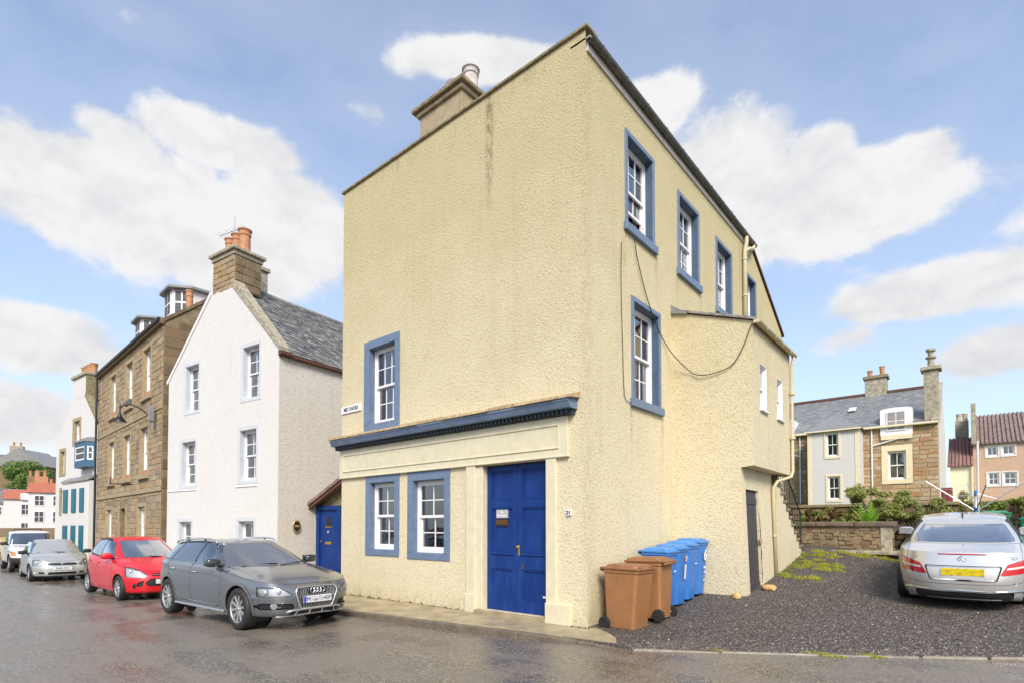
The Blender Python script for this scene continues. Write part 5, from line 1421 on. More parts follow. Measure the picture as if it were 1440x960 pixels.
bush('shrub', 3.45, 11.6, 1.55, .85, .6, .85, 2600, .055, 'leaf_bush', 'broad shrub spilling over the end of the low wall', 12)
bush('shrub', 4.25, 11.8, 1.55, .5, .45, .75, 1300, .05, 'leaf_bush', 'small shrub behind the left shoulder of the silver coupe', 13)
bush('shrub', 1.75, 11.6, 1.62, .5, .5, .45, 1100, .05, 'leaf_weed', 'low green shrub below the pale blue house', 14)
bush('shrub', 1.05, 10.2, 1.5, .45, .4, .45, 1500, .05, 'leaf_weed', 'bright green weeds at the head of the stair railing', 15)
bush('shrub', 1.55, 10.0, 1.48, .5, .35, .50, 1400, .05, 'leaf_brown', 'reddish brown dead stems and leaves beside the railing', 16)
bush('shrub', 2.05, 9.5, 1.46, .3, .25, .28, 900, .04, 'leaf_weed', 'yellow green ground plant left of the fern', 17)
bush('shrub', 5.6, 12.1, 1.6, .8, .3, .62, 1600, .05, 'leaf_weed', 'trailing green plant on the bank behind the green bins', 19)
# fern
fo = empty('fern', (2.66, 9.35, 1.45), 0, 'bright lime green fern above the low wall', 'fern')
rd = random.Random(8); fm = MB()
for k in range(15):
    an = rd.uniform(0, 6.28); L = rd.uniform(.5, .85); lean = rd.uniform(.15, .55)
    sp = [Vector((math.cos(an) * L * lean * t_ ** 1.5, math.sin(an) * L * lean * t_ ** 1.5, L * t_ * (1 - .25 * lean * t_))) for t_ in [i / 10 for i in range(11)]]
    fm.tube(sp, .004, 4)
    side = Vector((-math.sin(an), math.cos(an), 0))
    for i in range(1, 11):
        wl = .15 * math.sin(math.pi * (i / 11) ** .7) + .012
        d = (sp[i] - sp[i - 1]).normalized()
        for s in (-1, 1):
            b = sp[i]; e = b + side * s * wl + d * wl * .45; h = d * .022
            fm.add([b - h, e, b + h], [(0, 1, 2)])
fm.obj('frond', 'leaf_fern', fo)

# ================================================================ stone house behind the garden
BH = empty('rear_house', (0, 26, 0), 0, 'rust sandstone house with slate roof, pale blue outshot and white dormer', 'house')
b_op = [(1.46, 2.22, 3.98, 5.42)]
wall_mb(-12, 3.52, 2.0, [(-12, 6.72), (3.52, 6.72)], b_op, 0, .15).obj('wall', 'pale_mortar', BH)
ea = stone_each(BH, IDM, 'rust_stone'); hb_ = [(1.2, 2.5, 3.72, 5.72)]
blocks(None, .32, 3.5, 2.9, 6.68, hb_, .21, (.2, .65), .022, .010, 51, each=ea)
ea = stone_each(BH, IDM, 'ashlar'); blocks(None, -3.3, -2.25, 2.9, 6.68, [], .26, (.25, .5), .03, .016, 52, each=ea)
window(BH, IDM, *b_op[0], reveal=.12, cols=2, rows=1, surround=(.26, .26, .28, .22), smat='cream_margin', proud=.05, stile=.05, bar=.03, curtain=('curtain_grey', .42, .0))
# gable end with pale blue render, apex chimney
wall_mb(0, 9, 2.0, [(0, 6.75), (4.5, 9.4), (9, 6.75)], [], 0, .1).obj('wall', 'harl_blue', BH, side_T(3.52))
rt = MB().quad((-12, -.15, 6.70), (3.45, -.15, 6.70), (3.45, 4.5, 9.3), (-12, 4.5, 9.3)).quad((3.45, 9.1, 6.7), (-12, 9.1, 6.7), (-12, 4.5, 9.3), (3.45, 4.5, 9.3)).obj('roof', 'slate_blue', BH)
s_ = slates(MB(), (-6, -.2, 6.70), (9.35, 0, 0), (0, 4.7, 2.64), 36, 22, seed=7, th=.008).obj('slates', 'slate_blue', rt); s_['kind'] = 'stuff'
MB().box(-12, 3.3, 4.3, 4.7, 9.28, 9.42).obj('ridge', 'wood_brown', rt)
MB().tube([(-12, -.22, 6.66), (3.5, -.22, 6.66)], .06, 8).obj('gutter', 'cream_margin', BH)
MB().prism([(3.58, -.2, 6.62), (3.58, 4.5, 9.36), (3.58, 4.5, 9.56), (3.58, -.2, 6.82)], (-.34, 0, 0)).obj('skew_coping', 'lichen_stone', BH, fix=True)
c_ = MB().box(2.98, 3.56, -.05, .6, 6.8, 9.25).obj('chimney', 'lichen_stone', BH, bevel=.02)
MB().box(2.86, 3.68, -.17, .72, 9.25, 9.42).obj('chimney_cap', 'lichen_stone', c_, bevel=.02)
MB().lathe([(.2, 0), (.14, .1), (.13, .4), (.22, .45), (.22, .52), (.12, .55), (.12, .75), (.2, .8), (.2, .9), (0, .9)], 14, (3.27, .25, 9.42)).obj('chimney_pot', 'lichen_stone', c_)
c_ = MB().box(.0, 1.05, 4.2, 5.0, 9.0, 10.2).obj('chimney', 'lichen_stone', BH, bevel=.02)
MB().box(-.08, 1.13, 4.1, 5.1, 10.2, 10.36).obj('chimney_cap', 'mossy_stone', c_)
chimney_pot(c_, .22, 4.6, 10.36, .4, .14); chimney_pot(c_, .82, 4.6, 10.36, .55, .14)
# white arched dormer
dm = MB()
pts = [(1.18, 6.22), (2.52, 6.22), (2.52, 7.50)] + [(1.85 + .67 * math.cos(an), 7.50 + .10 * math.sin(an)) for an in [math.pi * k / 10 for k in range(1, 10)]] + [(1.18, 7.50)]
dm.prism([(x, -.12, z) for x, z in pts], (0, 2.4, 0)); d0 = dm.obj('dormer', 'white_paint', BH, fix=True)
MB().box(1.20, 2.50, -.14, -.1, 6.0, 6.22).obj('dormer_apron', 'cream_margin', d0)
MB().box(1.44, 2.26, -.16, -.118, 6.42, 7.42).obj('window_frame', 'white_paint', d0, bevel=.01)
for i in range(2):
    for j in range(2): MB().box(1.50 + i * .37, 1.83 + i * .37, -.166, -.16, 6.48 + j * .46, 6.90 + j * .46).obj('pane', 'curtain_grey', d0)
# pale blue outshot with hipped roof
OS = -1.5
o_op = [(-1.02, -.46, 5.2, 6.42), (-.97, -.41, 2.98, 4.18)]
wall_mb(-1.86, .42, 2.0, [(-1.86, 6.55), (.42, 6.55)], o_op, 0, .1).obj('wall', 'harl_blue', BH, front_T(OS))
wall_mb(OS, 0, 2.0, [(OS, 6.55), (0, 6.55)], [], 0, .1).obj('wall', 'harl_blue', BH, side_T(.42))
MB().quad((-1.86, 0, 2), (-1.86, OS, 2), (-1.86, OS, 6.55), (-1.86, 0, 6.55)).obj('wall', 'harl_blue', BH)
for (x0, x1) in ((-1.88, -1.70), (.26, .44)): MB().box(x0, x1, OS - .02, OS + .02, 2.0, 6.53).obj('corner_margin', 'cream_margin', BH)
for o in o_op: window(BH, front_T(OS), *o, reveal=.08, cols=2, rows=1, surround=(.09, .09, .09, .12), smat='cream_margin', proud=.03, stile=.04, bar=.025, curtain=('curtain_red', .3, .3) if o[2] < 4 else ('curtain_plum', .1, .1))
MB().add([(-2.02, OS - .16, 6.55), (.56, OS - .16, 6.55), (.56, 1.0, 6.6), (-2.02, 1.0, 6.6), (-.72, -.6, 7.55), (-.72, 2.0, 7.6)], [(0, 1, 4), (1, 2, 5, 4), (3, 0, 4, 5)]).obj('outshot_roof', 'slate_blue', BH)
MB().box(-2.02, .56, OS - .18, OS - .12, 6.49, 6.56).obj('outshot_gutter', 'cream_margin', BH)
MB().tube([(-.5, 1.95, 8.05), (-.2, 1.95, 8.05), (-.2, 2.4, 8.3), (-.5, 2.4, 8.3)], .03, 6, closed=True).obj('skylight_frame', 'white_paint', BH)
MB().quad((-.5, 1.93, 8.06), (-.2, 1.93, 8.06), (-.2, 2.4, 8.32), (-.5, 2.4, 8.32)).obj('skylight', 'clear_lens', BH)
for path in ([(.80, -.08, 6.6), (.80, -.08, 2.9)], [(.82, -.08, 5.75), (2.2, -.1, 6.1), (2.38, -.1, 6.25), (2.38, -.1, 6.6)], [(-2.55, -.08, 6.6), (-2.55, -.08, 2.9)], [(-3.1, -.08, 5.6), (-2.55, -.08, 5.5)]):
    MB().tube(path, .035, 6).obj('downpipe', 'white_paint', BH)
# left dormer partly hidden
MB().box(-3.9, -2.9, -.1, 1.6, 6.75, 7.6).obj('dormer', 'white_paint', BH)

# ================================================================ pink house and pantiled link
PH = empty('pink_house', (0, 36, 0), 0, 'pink rendered house with weathered pantile roof and small square windows', 'house')
p_op = [(5.40, 5.92, 5.82, 6.40), (6.10, 6.66, 5.84, 6.40), (5.44, 5.95, 4.08, 4.82), (6.14, 6.72, 4.08, 4.82), (7.6, 8.2, 5.84, 6.4), (7.6, 8.2, 4.08, 4.82)]
wall_mb(4.78, 14, 2.0, [(4.78, 6.62), (14, 6.62)], p_op, 0, .1).obj('wall', 'harl_pink', PH)
for o in p_op: window(PH, IDM, *o, reveal=.06, cols=2, rows=1 if o[2] > 5 else 2, surround=(.08, .08, .08, .1), smat='offwhite_paint', proud=.03, one_sash=True, stile=.03, bar=.03, curtain=('curtain_grey', .5, .5), room=.4)
MB().quad((4.78, 6, 2), (4.78, 0, 2), (4.78, 0, 6.62), (4.78, 6, 8.1)).obj('wall', 'harl_pink', PH)
rt = MB().quad((4.75, -.2, 6.55), (14, -.2, 6.55), (14, 4, 8.9), (4.75, 4, 8.9)).obj('roof', 'pantile_rose', PH)
pt = MB()
for k in range(46):
    x = 4.8 + k * .2; pt.tube([(x, -.22, 6.58), (x, 4, 8.93)], .06, 6)
pt = pt.obj('pantiles', 'pantile_rose', rt); pt['kind'] = 'stuff'
MB().box(4.72, 4.95, -.1, 3.8, 6.6, 9.1).obj('skew', 'lichen_stone', PH)
LK = empty('pantiled_link', (0, 35, 0), 0, 'cream outbuilding with red pantile roof between the two houses', 'outbuilding')
MB().box(3.7, 4.75, 0, 4, 2.0, 5.25).obj('wall', 'harl_cream', LK)
MB().quad((3.6, -.2, 5.2), (4.78, -.2, 5.2), (4.78, 4, 7.4), (3.6, 4, 7.4)).obj('roof', 'pantile_rose', LK)
pt = MB()
for k in range(7):
    x = 3.64 + k * .18; pt.tube([(x, -.22, 5.23), (x, 4, 7.42)], .06, 6)
pt = pt.obj('pantiles', 'pantiles', LK); pt['kind'] = 'stuff'
c_ = MB().box(3.9, 4.6, 4.2, 5.0, 6.8, 8.6).obj('chimney', 'lichen_stone', LK); chimney_pot(c_, 4.1, 4.6, 8.6, .5, .15, 'buff_clay'); chimney_pot(c_, 4.42, 4.6, 8.6, .5, .15, 'buff_clay')
MB().tube([(4.72, -.1, 2.2), (4.72, -.1, 5.2)], .05, 8).obj('downpipe', 'cream_margin', LK)
tag(MB().tube([(4.84, 11.3, 1.0), (4.86, 11.3, 3.85)], .025, 8).obj('clothes_pole', 'offwhite_paint'), 'slim upright pinkish clothes pole behind the rotary dryer', 'pole')

# ================================================================ wheelie bins
def rrect(x0, x1, y0, y1, r, z, n=4, bow=0.0):
    pts = []
    for (cx, cy, a0) in ((x1 - r, y1 - r, 0), (x0 + r, y1 - r, 90), (x0 + r, y0 + r, 180), (x1 - r, y0 + r, 270)):
        for k in range(n + 1):
            an = R(a0 + 90 * k / n); x, y = cx + r * math.cos(an), cy + r * math.sin(an)
            pts.append((x, y, z))
    if bow:
        out = []
        ym = (y0 + y1) / 2; hw = (y1 - y0) / 2
        for (x, y, zz) in pts:
            f = 1 - ((y - ym) / hw) ** 2
            out.append((x + (bow * f if x > (x0 + x1) / 2 else 0), y, zz))
        # extra points on the bowed front
        i = 0
        res = []
        for q in range(len(out)):
            res.append(out[q])
        pts = res
    return pts
def loft(mb, rings, cap=True):
    n = len(rings[0]); o = len(mb.v)
    for r_ in rings: mb.v += [tuple(p) for p in r_]
    for i in range(len(rings) - 1):
        for k in range(n): mb.f.append((o + i * n + k, o + i * n + (k + 1) % n, o + (i + 1) * n + (k + 1) % n, o + (i + 1) * n + k))
    if cap:
        mb.f.append(tuple(range(o, o + n))[::-1]); mb.f.append(tuple(range(o + (len(rings) - 1) * n, o + len(rings) * n)))
    return mb
def wheelie_bin(label, loc, rz, mat, lidmat, w=.58, d=.72, h=1.07, group=None, bow=0.0, lid_tilt=0.0):
    o = empty('wheelie_bin', loc, rz, label, 'bin', group)
    zr = h - .10
    def ring(z, f, g_=0.0, r=.05):
        # f: 0 at foot, 1 at rim; the front leans out
        x0 = -d * .40 + d * .02 * (1 - f); x1 = d * (.30 + .13 * f); hw = w * (.40 + .07 * f)
        n = 6
        pts = []
        for (sx, sy, a0) in ((1, 1, 0), (0, 1, 90), (0, -1, 180), (1, -1, 270)):
            cx = (x1 - r) if sx else (x0 + r); cy = sy * (hw - r)
            for k in range(n + 1):
                an = R(a0 + 90 * k / n); x, y = cx + r * math.cos(an) * (1 + g_), cy + r * math.sin(an) * (1 + g_)
                if bow and sx: x += bow * (1 - (y / hw) ** 2)
                pts.append((x, y, z))
        return pts
    mb = loft(MB(), [ring(.03, 0), ring(.10, .07), ring(.5, .5), ring(zr - .10, .9), ring(zr - .09, .9), ring(zr, 1)])
    body = mb.obj('body', mat, o, smooth=False, bevel=0.006)
    # reinforcing rim
    x0, x1, hw = -d * .42, d * .45, w * .49
    loft(MB(), [[(x + (bow * (1 - (y / hw) ** 2) if x > 0 else 0), y, z) for x, y, z in rrect(x0, x1, -hw, hw, .05, zz)] for zz in (zr - .035, zr + .01)]).obj('rim', mat, o, bevel=0.006)
    for k in range(4):
        for s in (-1, 1):
            MB().box(x0 + d * (.2 + .17 * k) - .006, x0 + d * (.2 + .17 * k) + .006, s * w * .455 - .01, s * w * .455 + .01, zr - .13, zr - .035).obj('rib', mat, o)
    # lid: shallow dome with a skirt, overlapping the rim
    X0, X1, HW = -d * .44, d * .475, w * .515
    def lr(ins, z, sl=0.012): return [(x + (bow * (1 - min(1, (y / HW) ** 2)) if x > 0 else 0), y, z + sl * (-x / d)) for x, y, z in rrect(X0 + ins, X1 - ins, -HW + ins, HW - ins, .055, z)]
    ld = loft(MB(), [lr(0, zr + .012), lr(-.004, zr + .045), lr(.02, zr + .052), lr(.05, zr + .052), lr(.065, zr + .085), lr(.12, zr + .098)])
    T = Matrix.Translation((X0, 0, zr)) @ Matrix.Rotation(-R(lid_tilt), 4, 'Y') @ Matrix.Translation((-X0, 0, -zr))
    lid = ld.obj('lid', lidmat, o, T, bevel=0.006)
    for s in (-1, 1):
        MB().box(X1 - .13, X1 - .02, s * w * .28 - .05, s * w * .28 + .05, zr + .045, zr + .066).obj('lid_grip', lidmat, lid, T, bevel=.008)
    # handle and hinge at the back
    MB().tube([(-d * .42, -w * .40, zr - .02), (-d * .50, -w * .40, zr - .0), (-d * .50, w * .40, zr - .0), (-d * .42, w * .40, zr - .02)], .016, 8).obj('handle', mat, o, smooth=True)
    MB().tube([(-d * .47, -w * .46, zr + .03), (-d * .47, w * .46, zr + .03)], .018, 8).obj('hinge', lidmat, o)
    wr = .10
    MB().tube([(-d * .36, -w * .52, wr), (-d * .36, w * .52, wr)], .012, 8).obj('axle', 'galvanised', o)
    for s in (-1, 1):
        wh_ = MB().lathe([(wr * .62, -.028), (wr * .94, -.028), (wr, -.018), (wr, .018), (wr * .94, .028), (wr * .62, .028)], 24, (-d * .36, s * w * .50, wr), 'Y').obj('wheel', 'rubber', o, smooth=False)
        MB().lathe([(0, s * .030), (wr * .2, s * .030), (wr * .24, s * .018), (wr * .55, s * .012), (wr * .64, s * .024), (wr * .64, -s * .02), (0, -s * .02)], 20, (-d * .36, s * w * .50, wr), 'Y').obj('hub', 'black_plastic', wh_)
    return o
BG = 'bins lined up along the yellow side wall'
def dz_(x, y): return max(drive_z(x, y), -.02)
wheelie_bin('nearest brown wheelie bin, on the pavement corner', (.50, .42, -.025), -3, 'bin_brown', 'bin_brown_lid', .58, .74, 1.035, BG)
wheelie_bin('second brown wheelie bin, wheels outward, tight behind the first one', (.57, 1.05, dz_(.6, 1.07) + .01), 183, 'bin_brown', 'bin_brown_lid', .58, .72, 1.03, BG)
blue_lab = ['blue wheelie bin next to the brown bins', 'blue wheelie bin with a white and orange sticker on its front', 'third blue wheelie bin, between the sticker bin and the numbered bin', 'farthest blue wheelie bin, with a white painted 6']
for k in range(4):
    y = 1.66 + k * .475
    bn = wheelie_bin(blue_lab[k], (.44, y, drive_z(.4, y) + .01), [1, -1, 2, 0][k], 'bin_blue', 'bin_blue_lid', .47, .60, 1.115, BG, bow=.05)
    # marks on the front face (front leans out with height)
    def mark(a, z, s=1.0): return Matrix(((0, -s * 0, 0, 0),) * 4)
    def fx(z, y_=0): return .60 * (.30 + .13 * (z / .97)) + .05 * (1 - (y_ / .2) ** 2)
    lean = math.atan(.13 * .55 / .97)
    def FTb(y_, z): return Matrix.Translation((fx(z, y_) + .004, y_, z)) @ Matrix.Rotation(lean, 4, 'Y') @ Matrix(((0, 0, 1, 0), (1, 0, 0, 0), (0, 1, 0, 0), (0, 0, 0, 1)))
    if k == 1:
        MB().box(-.035, .035, -.13, .13, -.001, .004).obj('sticker', 'plate_white', bn, FTb(.02, .62))
        MB().box(-.03, .0, -.05, .05, -.001, .004).obj('sticker', 'amber_lens', bn, FTb(.03, .86)); MB().box(.004, .03, -.05, .05, -.001, .004).obj('sticker', 'plate_white', bn, FTb(.03, .86))
    if k == 3:
        text_mesh('painted_number', '6', .30, 'white_ink', bn, FTb(.02, .78), bold=.006)
        MB().box(-.05, .03, -.02, .02, 0, .004).obj('painted_mark', 'white_ink', bn, FTb(.02, .55)); MB().box(-.02, .02, -.02, .02, 0, .004).obj('painted_mark', 'white_ink', bn, FTb(.02, .46)); MB().box(-.02, .01, -.02, .02, 0, .004).obj('painted_mark', 'white_ink', bn, FTb(.03, .30))
    if k in (0, 2):
        MB().box(-.05, .04, -.012, .012, 0, .004).obj('painted_mark', 'white_ink', bn, FTb(.03, .70))
wheelie_bin('left green wheelie bin beyond the silver coupe', (5.08, 10.0, .90), -80, 'bin_green', 'bin_green', .60, .74, 1.07, 'green bins behind the coupe', lid_tilt=2)
wheelie_bin('right green wheelie bin beyond the silver coupe, at the frame edge', (5.86, 9.9, .80), -95, 'bin_green', 'bin_green', .60, .74, 1.05, 'green bins behind the coupe')

# ================================================================ rotary clothes dryer
AR = empty('rotary_dryer', (4.80, 11.0, .98), 0, 'folding rotary clothes dryer with open silver arms and a blue hub', 'clothes dryer')
MB().tube([(0, 0, -.1), (0, 0, 1.55)], .022, 10).obj('pole', 'galvanised', AR, smooth=True)
MB().tube([(0, 0, .92), (0, 0, 1.12)], .045, 12).obj('hub', 'airer_blue', AR)
MB().tube([(0, 0, 1.42), (0, 0, 1.56)], .035, 12).obj('hub', 'airer_blue', AR)
tips = [(-1.02, -.1, 1.84), (.98, .15, 1.76), (-.16, .9, 1.80), (.20, -.75, 1.66)]
for tp in tips:
    ar = MB().tube([(0, 0, 1.02), tp], .014, 6).obj('arm', 'galvanised', AR)
    MB().tube([(0, 0, 1.48), (tp[0] * .42, tp[1] * .42, 1.02 + (tp[2] - 1.02) * .42)], .009, 6).obj('strut', 'galvanised', ar)
for f in (.55, .75, .95):
    q = [Vector((0, 0, 1.02)).lerp(Vector(tips[i]), f) for i in (0, 2, 1, 3)]
    MB().tube(q, .003, 4, closed=True).obj('line', 'offwhite_paint', AR)
# things hung by the rear house: striped towel
tw = tag(MB().grid([[(3.62 + .06 * i, 24.6 + .03 * math.sin(i * 2 + j), 3.4 - .25 * j) for i in range(8)] for j in range(4)]).obj('striped_towel', 'curtain_red', None, smooth=True), 'red and white towel hanging beside the rear house gable', 'towel')

# ================================================================ stones by the side door
def rock(name, loc, s, label, seed):
    rd = random.Random(seed); bm = bmesh.new(); bmesh.ops.create_icosphere(bm, subdivisions=2, radius=1)
    for v in bm.verts:
        k = 1 + .16 * math.sin(v.co.x * 3 + seed) + .14 * math.sin(v.co.y * 4 + seed * 2) + rd.uniform(-.09, .09)
        v.co = Vector((v.co.x * s[0], v.co.y * s[1], max(v.co.z, -.45) * s[2])) * k
    me = bpy.data.meshes.new(name); bm.to_mesh(me); bm.free(); me.materials.append(M('tan_rock'))
    o = bpy.data.objects.new(name, me); COL.objects.link(o); o.location = loc; tag(o, label, 'stone'); return o
rock('loose_stone', (1.30, 3.12, drive_z(1.3, 3.1) + .03), (.10, .085, .065), 'small tan stone at the foot of the outshot wall, near the bins', 1)
rock('door_stone', (1.66, 4.0, drive_z(1.66, 4.0) + .035), (.12, .16, .075), 'larger tan stone propped by the dark plank door', 5)
# weeds at wall foot
def weeds(name, spots, label, seed):
    rng = np.random.default_rng(seed); Vs = []
    for (x, y, z, r, n) in spots:
        c = np.stack([x + rng.normal(size=n) * r, y + rng.normal(size=n) * r * .5, z + rng.random(n) * r * .9], 1)
        d = rng.normal(size=(n, 3)) * .018; e = rng.normal(size=(n, 3)) * .012
        Vs.append(np.stack([c - d, c + e, c + d], 1).reshape(-1, 3))
    V = np.concatenate(Vs); return tag(np_obj(name, V, np.arange(len(V)).reshape(-1, 3), 'leaf_weed'), label, 'weeds', kind='stuff')
weeds('wall_foot_weeds', [(-6.9 + k * .36, -.015, 0.0, .03, 9) for k in range(12)] + [(1.6, 5.2 + k * .28, drive_z(1.6, 5.2 + k * .28), .07, 40) for k in range(9)], 'small weeds in the joint at the foot of the house wall', 2)
# dirt crumbs lying along the foot of the front wall
rng = np.random.default_rng(8); n = 420
cx = rng.uniform(-6.9, .75, n); cy = -np.abs(rng.normal(size=n)) * .03 - .012; s = rng.uniform(.006, .02, n)
cy = np.where(cx > -.9, cy - .075, cy); keep = (cx < -2.75) | (cx > -.26)
cx, cy, s = cx[keep], cy[keep], s[keep]; n = len(cx); cy = np.where(cx > .1, rng.uniform(-.1, .25, n), cy)
V = octv[None] * s[:, None, None] + np.stack([cx, cy, np.full(n, -.004)], 1)[:, None]
F = (octf[None] + (np.arange(n) * 6)[:, None, None]).reshape(-1, 3)
tag(np_obj('dirt_crumbs', V.reshape(-1, 3), F, 'soil'), 'dark crumbs of dirt along the foot of the front wall', 'dirt', kind='stuff')

# ================================================================ cars
def interp_tab(tab, x):
    tab = sorted(tab); xs = np.array([a for a, _ in tab]); zs = np.array([b for _, b in tab])
    if len(tab) == 1: return np.full_like(x, zs[0])
    # monotone cubic (Fritsch-Carlson)
    h = np.diff(xs); dl = np.diff(zs) / h; m = np.zeros(len(xs)); m[0], m[-1] = dl[0], dl[-1]
    for i in range(1, len(xs) - 1):
        m[i] = 0 if dl[i - 1] * dl[i] <= 0 else 2 * dl[i - 1] * dl[i] / (dl[i - 1] + dl[i])
    xc = np.clip(x, xs[0], xs[-1]); i = np.clip(np.searchsorted(xs, xc) - 1, 0, len(xs) - 2)
    t = (xc - xs[i]) / h[i]
    return (zs[i] * (1 + 2 * t) * (1 - t) ** 2 + m[i] * h[i] * t * (1 - t) ** 2 + zs[i + 1] * t * t * (3 - 2 * t) + m[i + 1] * h[i] * t * t * (t - 1))

def car_curve(c, th):
    xf, xr, w = c['xf'], c['xr'], c['w']
    pf, qf = c.get('f', (4.5, 3.2)); pr, qr = c.get('r', (5.0, 3.6))
    xc = c.get('xc', (xf + xr) / 2)
    cs, sn = np.cos(th), np.sin(th)
    fr = cs >= 0
    ax = np.where(fr, np.abs(cs) ** (2 / pf), np.abs(cs) ** (2 / pr)); ay = np.where(fr, np.abs(sn) ** (2 / qf), np.abs(sn) ** (2 / qr))
    x = np.where(fr, xc + (xf - xc) * ax, xc + (xr - xc) * ax)
    wx = interp_tab(c['wt'], x) if 'wt' in c else 1.0
    y = w * ay * wx
    z = interp_tab(c['z'], x)
    return np.stack([x, y, z], -1)

def in_poly(P, poly):
    x, y = P[:, 0], P[:, 1]; ins = np.zeros(len(P), bool); n = len(poly); j = n - 1
    for i in range(n):
        xi, yi = poly[i]; xj, yj = poly[j]
        c = ((yi > y) != (yj > y)) & (x < (xj - xi) * (y - yi) / ((yj - yi) if abs(yj - yi) > 1e-12 else 1e-12) + xi)
        ins ^= c; j = i
    return ins
def poly_near(P, poly):
    """nearest point on the polygon outline"""
    best = np.full(len(P), 1e9); Q = P.copy()
    n = len(poly)
    for i in range(n):
        a = np.array(poly[i]); b = np.array(poly[(i + 1) % n]); ab = b - a; L = ab @ ab
        if L < 1e-12: continue
        t = np.clip(((P - a) @ ab) / L, 0, 1); q = a + t[:, None] * ab; d = np.linalg.norm(P - q, axis=1)
        k = d < best; best[k] = d[k]; Q[k] = q[k]
    return best, Q
def circ(cx, cz, r, n=48): return [(cx + r * math.cos(2 * math.pi * i / n), cz + r * math.sin(2 * math.pi * i / n)) for i in range(n)]
def rounded(poly, r, n=4):
    out = []; m = len(poly)
    for i in range(m):
        p0, p, p1 = np.array(poly[i - 1]), np.array(poly[i]), np.array(poly[(i + 1) % m])
        a = p0 - p; b = p1 - p; la, lb = np.linalg.norm(a), np.linalg.norm(b); rr = min(r, la * .45, lb * .45)
        A = p + a / la * rr; B = p + b / lb * rr
        for k in range(n + 1):
            t = k / n; out.append(tuple((1 - t) ** 2 * A + 2 * t * (1 - t) * p + t * t * B))
    return out

